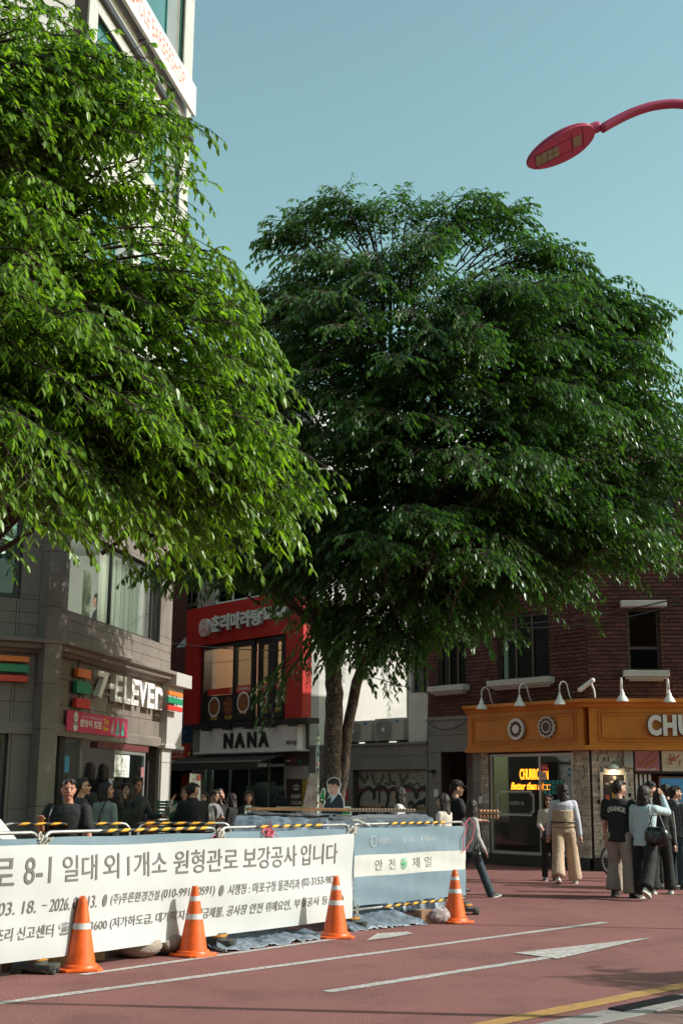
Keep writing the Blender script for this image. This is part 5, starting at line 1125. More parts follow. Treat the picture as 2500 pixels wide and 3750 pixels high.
base = np.array([-4.3, 9.9, 0])
def fan(c, n, wd_, zs):
    dr = c[:2] / max(np.linalg.norm(c[:2]), .1); tn = np.array([-dr[1], dr[0]])
    for k in range(n):
        tt, rr = g.normal(0, .42) * wd_, -abs(g.normal(0, .35)); e = np.array([*(c[:2] + tn * tt + dr * rr), c[2] + g.normal(0, .12) - .15 * abs(tt) + .1 * rr]); s0 = g.uniform(.35, .7)
        bo.append((np.array([e[0] * s0, e[1] * s0, e[2] + (g.uniform(-.7, .25) if e[2] > 3.8 else g.uniform(.2, .7))]), e, g.uniform(.06, .15)))
for px_, py_, Y_ in tips: p = np.array(atY(px_, py_, Y_)) - base; dr = p[:2] / np.linalg.norm(p[:2]); p[:2] -= dr * .28; p[2] += .16; fan(p, 13, .8, 0)
for q in range(NL):
    z = 3.85 + (9.0 - 3.85) * ((q + .5) / NL); th = -2.0 + 3.1 * ((q * .618034) % 1.0); r = np.interp(z, pz, pr) * g.uniform(.72, .95); fan(np.array([r * cos(th), r * sin(th) * .8, z]), 12, 1.1, 0)
for k in range(150):
    z = g.uniform(3.8, 8.8); th = g.normal(-.4, .9); r = np.interp(z, pz, pr) * g.uniform(.35, .75); e = np.array([r * cos(th), r * sin(th) * .8, z]); bo.append((e * np.array([.4, .4, 1]) + np.array([0, 0, g.uniform(-.8, .2)]), e, .08))
green_b = leaf_mat('leaf_bright', (.024, .072, .012), (.20, .345, .038), (1.65, 1.75, .5), .36)  # pale end of the tone puts sunlit tips into the leaf colour
nB = grow(tree2, bo, .086, green_b, 33, shoot_gap=.066, leaf_gap=.044, shoot_len=(.28, .60), droop=1.05, fine=True)
# --- tree outside the frame on the right, whose shadow falls on the gutter
tree3 = empty('street_tree', (10.6, 10.5, 0), 0, 'street tree beyond the right edge that throws the leafy shadow', 'tree')
tb = MB(); limb(tb, [(0, 0, 0), (0, 0, 2), (-.3, 0, 4)], .12, .05, 10); tb.build('trunk', bark, tree3, True)
bo = [((-.2, 0, 3.2 + .1 * k), (-.3 - g.uniform(.3, 1.5), g.uniform(-.8, .8), 3 + g.uniform(0, 2.2)), .08) for k in range(30)]
grow(tree3, bo, .12, green_a, 5)
print('LEAVES', nA, nB)
# ================================================================== work site: barriers, banner, cones, tarps
galv = mat('galvanised_pipe', (.50, .50, .48), .38, metal=.55, var=.25, vscale=12)
tapeY = mat('tape_yellow', (.75, .36, .02), .5); tapeK = mat('tape_black', (.02, .02, .02), .5)
rope = mat('white_rope', (.60, .57, .50), .9, bump=.8, bscale=200); pinks = mat('pink_string', (.60, .10, .14), .7)
sheet_b = mat('barrier_blue', (.155, .225, .28), .45, var=.10, vscale=3, dirt=.05); sheet_w = mat('barrier_white', (.50, .50, .48), .5, var=.06, vscale=5)
B0, B2, B3 = Vector((-2.55, 11.36)), Vector((.13, 15.22)), Vector((1.64, 17.20)); B1 = B0.lerp(B2, .5); Bm = B0 - (B1 - B0)
def rail_pts(L_, zt=1.15, zb=.18, r=.09):
    P_ = [(.03, 0, zb)]
    P_ += [(.03, 0, zt - r)] + [(.03 + r - r * cos(a), 0, zt - r + r * sin(a)) for a in [pi / 2 * k / 5 for k in range(1, 6)]]
    P_ += [(L_ - .03 - r + r * sin(a), 0, zt - r + r * cos(a)) for a in [pi / 2 * k / 5 for k in range(0, 6)]] + [(L_ - .03, 0, zb)]
    return P_
def tape(parent, p, q, r, frac=(.35, .85), n=9):
    """spiral hazard tape round the pipe: alternate slanted sleeves"""
    p, q = Vector(p), Vector(q); d = q - p
    for k in range(n * 2):
        t0 = frac[0] + (frac[1] - frac[0]) * k / (n * 2); t1 = frac[0] + (frac[1] - frac[0]) * (k + 1) / (n * 2)
        a = p + d * t0; b = p + d * t1; N_ = 12; sl = .035; u = d.normalized(); vs = []
        s1 = u.cross(Vector((0, 0, 1))).normalized(); s2 = s1.cross(u)
        for e in (a, b):
            for j in range(N_):
                t = 2 * pi * j / N_; vs.append(e + s1 * (r * cos(t)) + s2 * (r * sin(t)) + u * (sl * sin(t) - sl * .2))
        mb = MB(); mb.add(vs, [(j, (j + 1) % N_, N_ + (j + 1) % N_, N_ + j) for j in range(N_)]); mb.build('tape_band', tapeY if k % 2 else tapeK, parent)
def foot(t, x):
    rb = mat('black_rubber', (.055, .055, .05), .8, var=.4, vscale=10, bump=.3)
    mb = MB(); mb.prism([(-.30, -.11), (-.24, -.15), (.24, -.15), (.30, -.11), (.30, .11), (.24, .15), (-.24, .15), (-.30, .11)], .045, .10)
    for sx in (-1, 1):
        for sy in (-1, 1): mb.box(sx * .17, sx * .30, sy * .04, sy * .15, 0, .0445)
    f = mb.build('foot', rb, t, loc=(x, 0, 0), bevel=.012); f.rotation_euler = (0, 0, pi / 2 + .5)
    mb = MB(); mb.lathe([(0, .10), (.155, .10), (.155, .135), (0, .135)], 28); mb.lathe([(0, .165), (.15, .165), (.14, .18), (0, .18)], 28); mb.build('disc', mat('disc_dark', (.06, .055, .05), .6), f); f.scale = (.62, .66, .8)
    mb = MB(); mb.lathe([(0, .136), (.162, .136), (.162, .164), (0, .164)], 28); mb.build('band', mat('disc_orange', (.60, .25, .03), .5, var=.4, vscale=20), f)
def barrier(a, b, label, tp=(.3, .8), feet=True, sheets=True, bottom=.2):
    a = Vector(a); b = Vector(b); L_ = (b - a).length; t = empty('work_barrier', (a.x, a.y, 0), math.atan2(b.y - a.y, b.x - a.x), label, 'barrier', 'steel pipe barriers round the work site')
    mb = MB(); mb.tube(rail_pts(L_), .0150, 10); mb.build('pipe_frame', galv, t, True)
    mb = MB(); mb.tube([(.03, 0, .20), (L_ - .03, 0, .20)], .014, 8); mb.build('lower_pipe', galv, t, True)
    tape(t, (0, 0, 1.15), (L_, 0, 1.15), .0162, tp, max(4, int((tp[1] - tp[0]) * L_ / .17)))
    if sheets:
        def wavy(z0, z1, m, nm, y=-.03):
            n = 40; k = 6; mb = MB(); vs = []
            for i in range(n + 1):
                for j in range(k + 1):
                    x = .05 + (L_ - .1) * i / n; z = z0 + (z1 - z0) * j / k; vs.append((x, y + .006 * sin(x * 7) + .004 * sin(z * 22 + x * 3) + .003 * sin(x * 31), z + .004 * sin(x * 5)))
            mb.add(vs, [(i * (k + 1) + j, (i + 1) * (k + 1) + j, (i + 1) * (k + 1) + j + 1, i * (k + 1) + j + 1) for i in range(n) for j in range(k)]); return mb.build(nm, m, t, True)
        wavy(.80 if bottom > .1 else .8, 1.105, sheet_b, 'blue_sheet'); wavy(.56, .7995, sheet_w, 'white_sheet'); wavy(bottom, .5595, sheet_b, 'blue_sheet')
    if feet: foot(t, .03)
    return t, L_
barrier(Bm, B0, 'leftmost steel pipe barrier, mostly outside the photo edge', (.55, .8))
barrier(B0, B1, 'pipe barrier behind the banner, second from the left', (.3, .92)); barrier(B1, B2, 'pipe barrier behind the right half of the banner', (.25, .75))
tr, Lr = barrier(B2, B3, 'rightmost barrier with uncovered blue and white sheet', (.3, .8), bottom=.24)
f_ = MB(); foot(tr, Lr - .03)
tape(tr, (0, 0, .20), (Lr, 0, .20), .0155, (.25, .85), 8)
# writing on the open sheet
rt = Fac((B2.x, B2.y), math.degrees(math.atan2((B3 - B2).y, (B3 - B2).x)), -1)
shw_ = lambda u, z: -(.006 * sin(u * 7) + .004 * sin(z * 22 + u * 3) + .003 * sin(u * 31))
grey_ink = mat('grey_print', (.14, .13, .125), .7); pale_ink = mat('pale_print', (.45, .47, .48), .7)
mb = MB()
for chx, x0, x1 in (('안', 1377, 1402), ('전', 1425, 1451), ('제', 1515, 1540), ('일', 1558, 1583)):
    q = rt.bb(x0, 3165, x1, 3205, .05); rt.text(mb, chx, q[0], q[1], .62, .745, .0335, bold=.0, wave=shw_)
mb.build('lettering', grey_ink, tr)
mb = MB(); q = rt.bb(1482, 3180, 1482, 3200, .05); ringshape(mb, rt, q[0], .038, .68, .062, .052, .003, 28); rt.box(mb, q[0] - .035, q[0] + .035, .038, .041, .672, .688); rt.box(mb, q[0] - .008, q[0] + .008, .0385, .0415, .645, .715); mb.build('safety_cross', mat('cross_green', (.02, .38, .16), .5), tr)
mb = MB(); q = rt.bb(1388, 3100, 1598, 3120, .05); w_ = q[1] - q[0]; rt.text(mb, '작업전', q[0], q[0] + w_ * .18, .93, .985, .0335, wave=shw_); rt.text(mb, '당신의', q[0] + w_ * .44, q[0] + w_ * .6, .93, .985, .0335, wave=shw_); rt.text(mb, '을 지킵니다', q[0] + w_ * .72, q[1], .93, .985, .0335, wave=shw_); u_ = q[0] - .1; ringshape(mb, rt, u_, .036, .955, .06, .054, .002, 24); rt.text(mb, '코리아', u_ - .045, u_ + .045, .93, .96, .0335, wave=shw_); mb.build('lettering', pale_ink, tr)
# banner ------------------------------------------------------------
bn_ang = math.atan2((B2 - B0).y, (B2 - B0).x)
fb = Fac((B0.x, B0.y), math.degrees(bn_ang), -1)
bt_ = empty('work_notice_banner', (B0.x, B0.y, 0), bn_ang, 'long white cloth banner with grey Korean lettering along the barriers', 'banner')
def bwave(u, z): return .006 * sin(u * 6.1 - z * 9) * max(0, z - .4) + .018 * sin(u * 2.3 + z * 2) + .010 * sin(z * 9 + u * 1.1) * (1 - .5 * z) + .02 * max(0, .5 - z) * sin(u * 1.7) + .004 * sin(u * 11)
def btop(u): return 1.055 - .03 * sin(pi * max(0, min(1, (u + .1) / 2.35))) - (.02 * sin(pi * max(0, (u - 2.25) / 2.5)) if u > 2.25 else 0)
ub0, ub1 = -2.4, 4.64; n, k = 130, 22; vs = []
for i in range(n + 1):
    for j in range(k + 1):
        u = ub0 + (ub1 - ub0) * i / n; zt_ = btop(u); z = .125 + (zt_ - .125) * j / k; vs.append((u, -(.086 + bwave(u, z)), z))
mb = MB(); mb.add(vs, [(i * (k + 1) + j, (i + 1) * (k + 1) + j, (i + 1) * (k + 1) + j + 1, i * (k + 1) + j + 1) for i in range(n) for j in range(k)])
ban = mb.build('cloth', mat('banner_cloth', (.49, .50, .50), .75, var=.04, vscale=3, bump=.06, bscale=300), bt_, True)
OF = .0925
def btext(words, z0, z1, bold, name='lettering', skew=.0, m=None):
    for st_, x0, x1 in words:
        mb = MB(); xm = (x0 + x1) / 2; y = 3200; a = fb.uz(x0, y, OF)[0]; b_ = fb.uz(x1, y, OF)[0]
        fb.text(mb, st_, a, b_, z0, z1, OF, bold=bold, skew=skew, wave=bwave)
        mb.build(name, m or grey_ink, bt_)
btext([('로', -52, 52), ('8-1', 86, 183), ('일대', 224, 355), ('외', 378, 440), ('1개소', 472, 616), ('원형관로', 641, 866), ('보강공사', 888, 1088), ('입니다', 1105, 1241)], .735, .955, .004)
btext([('2026. 03. 18.', -130, 142), ('2026. 09. 13.', 188, 360), ('●', 380, 396), ('(주)푸른환경건설', 411, 593), ('(010-9914-0591)', 602, 789), ('●', 803, 818), ('시행청 : 마포구청 물관리과', 834, 1097), ('(02-3153-9830)', 1106, 1247)], .50, .605, .004, skew=.12)
btext([('~', 160, 178)], .55, .562, .006)
btext([('조리 신고센터', -2, 204), ('☎ 153-3600', 221, 398), ('(저가하도급, 대가미지급,', 410, 722), ('임금체불,', 734, 826), ('공사장 안전 위해요인,', 837, 1064), ('부실공사 등 신고)', 1075, 1262)], .295, .40, .006, skew=.12)
for u, z in ((.0, 1.07), (2.33, 1.07), (3.1, 1.10), (4.66, 1.07)):
    kn = MB(); rn = random.Random(int(u * 10))
    for q in range(7): c = Vector((u + rn.uniform(-.05, .05), -.04 + rn.uniform(-.03, .03), z + rn.uniform(-.03, .05))); kn.tube([tuple(c + Vector((.04 * cos(a + q), .03 * sin(a), .035 * sin(a * 1.3 + q)))) for a in [k_ * .7 for k_ in range(9)]], .007, 6)
    kn.build('rope_knot', rope if u != 3.1 else pinks, bt_)
for (u, z, nm) in ((2.3, 1.08, 'a'), (3.12, 1.12, 'b')):
    kn = MB(); kn.tube([(u - .12, -.05, z - .02), (u, -.05, z + .02), (u + .02, -.05, z + .09), (u + .03, -.05, z), (u + .12, -.06, z - .06), (u + .16, -.06, z - .12)], .004, 5); kn.tube([(u - .05, -.05, z), (u + .05, -.06, z - .06), (u + .03, -.06, z + .02)], .004, 5); kn.build('string', pinks, bt_)
kn = MB(); kn.tube([(Lr - .12, -.05, 1.10), (Lr - .02, -.08, 1.2), (Lr + .08, -.1, 1.12), (Lr + .03, -.1, .95), (Lr - .1, -.06, .8), (Lr - .15, -.06, .78), (Lr - .14, -.06, .95), (Lr - .04, -.07, 1.12)], .007, 6); kn.build('string', pinks, tr)
for zz_ in (.1, .15, .2, .28):
    kn = MB(); kn.tube([(.06 + .05 * cos(a), -.02 + .05 * sin(a), zz_ + .06 * sin(a * 2)) for a in [k_ * .6 for k_ in range(12)]], .005, 5); kn.build('rope_coil', rope, tr)
kn = MB(); kn.tube([(.05, -.03, 1.12), (.0, -.03, 1.2), (.1, -.03, 1.2), (.35, -.03, 1.13)], .008, 6); kn.tube([(-.03, -.03, 1.08), (.05, -.04, 1.05), (.1, -.03, 1.12)], .01, 6); kn.build('rope_knot', rope, tr)
# rear barriers of the enclosure
barrier((-3.6, 14.0), (-2.30, 14.75), 'rear pipe barrier with hazard tape left behind the near rail', (.1, .9), sheets=False, feet=False)
barrier((-2.28, 14.85), (-1.22, 15.25), 'rear pipe barrier with hazard tape in front of the pedestrians', (.02, .8), sheets=False, feet=False)
# cones ---------------------------------------------------------------
orange_p = mat('cone_orange', (.80, .12, .012), .45, var=.25, vscale=14, dirt=.25); refl = mat('reflective_band', (.62, .62, .62), .35, var=.2, vscale=30)
def cone(x, y, label, broken, bands, rz, first=None):
    t = empty('traffic_cone', (x, y, 0), rz, label, 'traffic cone', 'orange traffic cones in front of the banner')
    N_ = 36; R = lambda z: .148 - (.148 - .034) * (z - .05) / .65
    prof = [.05, .12, .30, .36, .41, .5, .56, .595, .63, .66, .685, .70]
    vs = []; 
    for i, z in enumerate(prof):
        for j in range(N_):
            a = 2 * pi * j / N_; zz = z
            if broken and i >= len(prof) - 2: zz = z - .035 * max(0, sin(a * 2 + broken)) - .02 * abs(sin(a * 5))
            vs.append((R(z) * cos(a), R(z) * sin(a), zz))
    fs = [(i * N_ + j, i * N_ + (j + 1) % N_, (i + 1) * N_ + (j + 1) % N_, (i + 1) * N_ + j) for i in range(len(prof) - 1) for j in range(N_)]
    mb = MB(); mb.add(vs, fs); mb.build('body', orange_p, t, True)
    if not broken: mb = MB(); mb.lathe([(.034, .70), (.03, .712), (.0, .712)], N_); mb.build('tip', orange_p, t, True)
    t.scale = (.90, .90, .885)
    mb = MB(); mb.lathe([(.175, .028), (.17, .05), (.16, .062), (.147, .066)], N_); mb.build('collar', orange_p, t, True)
    mb = MB(); s_ = .20; c_ = .05; mb.prism([(-s_ + c_, -s_), (s_ - c_, -s_), (s_, -s_ + c_), (s_, s_ - c_), (s_ - c_, s_), (-s_ + c_, s_), (-s_, s_ - c_), (-s_, -s_ + c_)], .003, .03); mb.build('base', orange_p, t, bevel=.006)
    for z0_, z1_, rag in bands:
        vs = []; 
        for w_ in (0, 1):
            for j in range(N_): a = 2 * pi * j / N_; z = (z1_ if w_ else z0_) + (rag * (.5 * sin(a * 3) + .5 * sin(a * 7 + 1)) if w_ or rag else 0); vs.append(((R(z) + .0022) * cos(a), (R(z) + .0022) * sin(a), z))
        mb = MB(); mb.add(vs, [(j, (j + 1) % N_, N_ + (j + 1) % N_, N_ + j) for j in range(N_)]); mb.build('reflective_band', refl, t, True)
    return t
cone(*G(292, 3553)[:2], 'nearest cone with a torn open tip, at the left', 1.2, [(.385, .44, 0)], .3)
cone(*G(707, 3500)[:2], 'second cone from the left with a whole tip, beside sandbags', 0, [(.375, .43, 0), (.56, .61, .004)], .9)
cone(*G(1228, 3434)[:2], 'third cone, in front of the right end of the white banner', 0, [(.38, .435, 0), (.555, .605, .004)], .2)
cone(*G(1666, 3378)[:2], 'farthest cone with a jagged broken tip beside the open barrier sheet', 3.0, [(.385, .44, 0), (.555, .6, .003)], .5)
# tarps ---------------------------------------------------------------
from mathutils import noise as mnoise
tarp_m = mat('navy_tarp', (.20, .25, .31), .33, var=.6, vscale=6, bump=1.0, bscale=16, spec=.9, coords='O')
def tarp(name, verts2, hfun, label, res=(80, 34), m=None, cat='tarpaulin'):
    """sheet laid over a pile: (s, t) in 0..1 -> point"""
    o = []; n, k = res
    for i in range(n + 1):
        for j in range(k + 1): o.append(hfun(i / n, j / k))
    c = Vector(o[len(o) // 2]); c.z = 0
    mb = MB(); mb.add([tuple(Vector(p) - c) for p in o], [(i * (k + 1) + j, (i + 1) * (k + 1) + j, (i + 1) * (k + 1) + j + 1, i * (k + 1) + j + 1) for i in range(n) for j in range(k)])
    ob = mb.build(name, m or tarp_m, None, True, tuple(c)); s_ = ob.modifiers.new('thick', 'SOLIDIFY'); s_.thickness = .006
    return tag(ob, label, cat)
def pile(s, t):
    x0, x1 = -1.72, 1.42; y0, y1 = 17.3, 20.2
    x = x0 + (x1 - x0) * s; 
    prof = [(0, 0, .0), (.12, .05, .35), (.3, .1, .95), (.38, .2, 1.17), (.8, .85, 1.21), (.92, .95, .9), (1, 1, 0)]
    zz = np.interp(t, [p[0] for p in prof], [p[2] for p in prof]); yy = np.interp(t, [p[0] for p in prof], [p[1] for p in prof])
    ed = min(1, s / .10) ** .5 if s < .10 else (min(1, (1 - s) / .045) ** .5 if s > .955 else 1)
    zz *= .05 + .95 * ed; y = y0 + (y1 - y0) * yy + (1 - ed) * .5
    f = mnoise.noise(Vector((x * 3.1, t * 2.0, 1))) * .07 + .035 * abs(sin(x * 9 + 3 * mnoise.noise(Vector((x * 2, t * 3, 5))))) + .02 * mnoise.noise(Vector((x * 14, t * 9, 2)))
    f2 = .05 * mnoise.noise(Vector((x * 2.2, t * 5, 9)))
    return (x + f2 + (.25 * (t - .3) if s < .5 else -.0), y - f * (1 if t < .36 else .2), max(.01, zz + (f * .35 if t > .3 else 0) - .05 * sin(pi * s) * (1 if .3 < t < .9 else 0) + (.03 if s < .5 else 0)))
tarp('site_tarp', None, pile, 'big crinkled navy tarp covering the pile round the tree base', (150, 60))
def skirt(px0, px1, py0, py1, base_, off, hh, label, seed):
    a = Vector(G(px0, py0)[:2]); b = Vector(G(px1, py1)[:2]); d = (b - a).normalized(); nn = Vector((-d.y, d.x))
    def f(s, t):
        p = a.lerp(b, s); e = sin(pi * min(1, max(0, s))) ** .5
        u = t * (off) * e; h = hh * e * (t ** .8) ; w = .05 * mnoise.noise(Vector((s * 9, t * 4, seed))) + .03 * mnoise.noise(Vector((s * 26, t * 11, seed)))
        return (p.x + nn.x * u + w * nn.x, p.y + nn.y * u + w * nn.y, max(.005, .012 + h + w * .9))
    return tarp('ground_tarp', None, f, label, (90, 30))
skirt(830, 1230, 3490, 3432, 0, .75, .07, 'grey blue tarp spilling onto the road under the banner', 3)
skirt(1290, 1560, 3412, 3385, 0, .85, .26, 'dark tarp bulging out below the open barrier sheet', 8)
# things on and round the pile
t = empty('plywood_sheet', (-.55, 18.6, 1.26), .1, 'bare wooden board lying on top of the tarp pile', 'board'); mb = MB(); mb.box(-.75, .65, -.4, .4, 0, .03); mb.build('panel', mat('plywood', (.42, .20, .08), .7, var=.3, vscale=6), t)
mb = MB(); mb.box(-.35, .2, -.35, -.1, .031, .05); mb.build('paper', mat('cardboard', (.22, .16, .11), .8), t)
t = empty('egg_tray', (.46, 18.7, 1.27), .05, 'row of rough cardboard egg trays on the tarp left of the tree', 'tray')
et = MB()
for i in range(26):
    for j in range(4): et.lathe([(.0, .028), (.012, .028), (.022, .012), (.022, 0)], 6, c=(-.55 + i * .045, -.3 + j * .045, 0))
et.build('cup', mat('cardboard', (.22, .16, .11), .8), t); mb = MB(); mb.box(-.58, .6, -.33, -.12, -.02, .0); mb.build('tray_base', mat('cardboard', (.22, .16, .11), .8), t)
sack_m = mat('sandbag_cloth', (.36, .30, .25), .85, var=.2, vscale=20, bump=.6, bscale=60)
def sack(px, py, r, label, rz):
    p = G(px, py); t = empty('sandbag', (p[0], p[1], 0), rz, label, 'sandbag', 'sandbags under the banner')
    mb = MB(); mb.sph((0, 0, r * .62), (r * 1.25, r, r * .66), 28, 18, warp=lambda q: (q[0] * (1 + .05 * sin(9 * math.atan2(q[2], q[1]))), q[1] * (1 + .07 * sin(11 * math.atan2(q[2], q[0]) + 4 * q[0])), max(q[2], -.93)))
    mb.build('bag', sack_m, t, True); mb = MB(); mb.lathe([(.015, 0), (.03, .03), (.06, .06), (.05, .07), (.0, .05)], 12, c=(0, 0, 0)); o = mb.build('tied_neck', sack_m, t, True); o.location = (r * 1.2, 0, r * .6); o.rotation_euler = (0, pi / 2, 0)
sack(510, 3505, .17, 'pale sandbag just right of the wooden blocks', .4); sack(600, 3492, .17, 'reddish shaded sandbag beside the second cone', -.5); sack(440, 3500, .16, 'dark sandbag in shadow under the banner', 1.0)
t = empty('wooden_block', (*G(350, 3528)[:2], 0), .9, 'pinkish wooden blocks and plank under the banner left of the sandbags', 'timber'); wd_ = mat('raw_timber', (.40, .22, .13), .75, var=.3, vscale=9)
for a in ((-.9, .25, .16, .26, .0, .13), (-.25, .2, .10, .25, .135, .22)): mb = MB(); mb.box(*a); mb.build('plank', wd_, t)
t = empty('wooden_block', (*G(1590, 3385)[:2], 0), .4, 'wooden offcut and cellophane behind the farthest cone', 'timber'); mb = MB(); mb.box(-.12, .12, .1, .3, 0, .15); mb.build('offcut', wd_, t)
mb = MB(); mb.sph((.12, .1, .09), (.14, .1, .1), 14, 9, warp=lambda q: tuple(np.array(q) * (1 + .25 * mnoise.noise(Vector((q[0] * 4, q[1] * 4, q[2] * 4)))))); mb.build('film_wrap', mat('film', (.5, .42, .42), .15, var=.5, vscale=20), t)
# white tarpaulin corner far left + dark strap
t = empty('white_sheet', (-3.2, 12.9, 0), 0, 'corner of a slanting white sheet behind the near rail at the left edge', 'sheet')
mb = MB(); mb.add([(-1.6, .0, 1.62), (-.15, .2, 1.22), (.12, .1, .95), (-1.6, .1, .85), (-1.6, .02, 1.6), (-.15, .22, 1.2), (.12, .12, .93), (-1.6, .12, .83)], [(0, 3, 2, 1), (4, 5, 6, 7), (0, 1, 5, 4), (1, 2, 6, 5)]); mb.build('cloth', M['white'], t)
# standee -------------------------------------------------------------
sY = 20.05
def spx(px, py): p = atY(px, py, sY); return (p[0], p[2])
o0 = spx(1225, 2985)
t = empty('cardboard_standee', (o0[0], sY, o0[1]), 0, 'die cut photo board of a suited man holding a green bottle', 'standee')
c8 = lambda pts: [(spx(900 + x * .2934, 2650 + y * .2934)[0] - o0[0], spx(900 + x * .2934, 2650 + y * .2934)[1] - o0[1]) for x, y in pts]
def flatp(pts, y, m, name, par=t, th=0.0):
    P_ = c8(pts); n = len(P_)
    if th: vs = [(a, y, b) for a, b in P_] + [(a, y + th, b) for a, b in P_]; fs = [tuple(range(n)), tuple(range(2 * n - 1, n - 1, -1))] + [(i, n + i, n + (i + 1) % n, (i + 1) % n) for i in range(n)]
    else: vs = [(a, y, b) for a, b in P_]; fs = [tuple(range(n))]
    return MB().add(vs, fs).build(name, m, par)
flatp([(900, 1140), (885, 1010), (905, 920), (930, 880), (950, 810), (980, 800), (995, 830), (985, 940), (1000, 990), (1015, 940), (1050, 890), (1020, 850), (1008, 720), (1050, 680), (1110, 665), (1165, 690), (1190, 750), (1170, 850), (1200, 900), (1225, 960), (1230, 1035), (1300, 1032), (1320, 1060), (1320, 1145)], 0, M['offwhite'], 'board', th=.01)
skp = mat('print_skin', (.55, .30, .22), .6); dkp = mat('print_navy', (.012, .02, .035), .6); hrp = mat('print_hair', (.025, .015, .012), .6)
flatp([(915, 1135), (960, 1070), (1010, 950), (1060, 900), (1150, 870), (1190, 900), (1215, 970), (1220, 1040), (1200, 1135)], -.002, dkp, 'suit_print')
flatp([(1060, 905), (1150, 850), (1150, 880), (1065, 985), (1045, 985)], -.003, mat('print_shirt', (.45, .5, .55), .6), 'shirt_print'); flatp([(1045, 930), (1062, 918), (1068, 950), (1050, 1010), (1038, 985)], -.004, mat('print_tie', (.02, .10, .09), .6), 'tie_print')
flatp([(1030, 760), (1028, 810), (1040, 855), (1065, 885), (1100, 880), (1140, 850), (1165, 790), (1160, 740), (1110, 720), (1050, 725)], -.003, skp, 'face_print'); flatp([(1070, 880), (1145, 830), (1150, 865), (1090, 905)], -.0035, skp, 'neck_print')
flatp([(1025, 760), (1020, 720), (1050, 690), (1110, 675), (1160, 700), (1178, 760), (1160, 800), (1148, 770), (1130, 770), (1120, 745), (1085, 770), (1050, 745), (1035, 760)], -.004, hrp, 'hair_print')
for a in ([(1042, 790), (1062, 785), (1062, 790), (1044, 796)], [(1090, 782), (1115, 778), (1115, 785), (1092, 788)], [(1058, 850), (1080, 858), (1105, 848), (1080, 864)]): flatp(a, -.005, hrp, 'feature_print')
flatp([(920, 1000), (925, 920), (945, 880), (955, 820), (980, 820), (978, 880), (985, 930), (970, 1015), (940, 1022)], -.003, mat('print_green', (.03, .22, .06), .5), 'bottle_print'); flatp([(922, 930), (980, 935), (975, 985), (920, 980)], -.004, mat('print_label', (.02, .03, .02), .5), 'label_print')
flatp([(895, 970), (915, 960), (940, 990), (965, 1020), (950, 1060), (925, 1060), (900, 1020)], -.005, skp, 'hand_print'); flatp([(1205, 1055), (1305, 1050), (1302, 1130), (1205, 1130)], -.004, mat('print_green', (.03, .22, .06), .5), 'can_print')
f0_ = Fac((o0[0], sY), 0, -1); mb = MB(); p_ = c8([(927, 940), (972, 962)]); f0_.text(mb, 'TERRA', p_[0][0], p_[1][0], p_[1][1], p_[0][1], .006, bold=.03); mb.build('lettering', M['offwhite'], t)
# sign pole with stickers + plastic-wrapped roll
t = empty('steel_post', (*atY(1160, 2990, 19.4)[:2], 1.2), 0, 'thin steel post covered in small stickers left of the trunk', 'post')
zt_ = atY(1158, 2672, 19.4)[2] - 1.2; mb = MB(); mb.tube([(0, 0, -1.18), (0, 0, zt_)], .024, 10); mb.build('pole', galv, t, True)
for z in (.1, .42, .7, 1.0, zt_ - .15): mb = MB(); mb.tube([(0, 0, z), (0, 0, z + .05)], .027, 10); mb.build('clamp', galv, t)
for k in range(11): mb = MB(); z = random.uniform(.0, .95); a_ = random.uniform(-.012, .012); mb.box(a_ - .014, a_ + .014, -.027 - k * .0002, -.024, z, z + random.uniform(.03, .06)); mb.build('sticker', random.choice([M['white'], M['offwhite'], M['redsign'], mat('sticker_green', (.02, .2, .12), .6), M['ink']]), t)
t = empty('wrapped_roll', (*atY(1132, 2990, 19.2)[:2], atY(1132, 2990, 19.2)[2]), 0, 'clear plastic wrapped panel leaning beside the sticker post', 'package')
mb = MB(); n = 10; mb.add([(-.11 + .0 * j, 0, 0) if False else (-.12, 0, 0), (.09, 0, 0), (.13, .1, .62), (-.01, .1, .62), (-.12, .03, 0), (.09, .03, 0), (.13, .13, .62), (-.01, .13, .62)], [(0, 1, 2, 3), (7, 6, 5, 4), (0, 3, 7, 4), (1, 5, 6, 2), (3, 2, 6, 7), (0, 4, 5, 1)]); mb.build('wrap', mat('clear_wrap', (.45, .33, .28), .12, var=.5, vscale=9, bump=.8, bscale=25, spec=.8), t)
# x-banner stand, green crate stack, street lamp ------------------------
p = atY(722, 3085, 23.2); t = empty('banner_stand', (p[0], 23.2, 0), radians(38), 'tall white banner stand lit by the sun behind the man in black', 'banner stand')
za, zb_ = atY(722, 2832, 23.2)[2], .1; xa, xb = atY(697, 2900, 23.2)[0] - p[0], atY(742, 2900, 23.2)[0] - p[0]
mb = MB(); mb.add([(xa, 0, zb_), (xb, 0, zb_), (xb, .06, za - .02), (xa, .06, za), (xa, .01, zb_), (xb, .01, zb_), (xb, .07, za - .02), (xa, .07, za)], [(0, 1, 2, 3), (7, 6, 5, 4), (0, 3, 7, 4), (1, 5, 6, 2), (2, 6, 7, 3)]); mb.build('panel', mat('banner_white', (.78, .77, .74), .6), t)
mb = MB(); mb.tube([(xa - .1, .05, .1), (xa, .06, za)], .01, 6); mb.build('pole', galv, t); mb = MB()
disc(mb, Fac((0, 0), 0, -1), xb - .05, -.03, 1.75, .02, .002, 16, rfun=lambda a: .025 + .03 * abs(sin(a))); mb.build('food_print', M['redsign'], t)
for k in range(5): piece('text_print', M['redsign'] if k % 2 else M['ink'], t, xa + .06, xa + .075, -.002 + .05, .046, 1.4 + k * .1, 1.44 + k * .1)
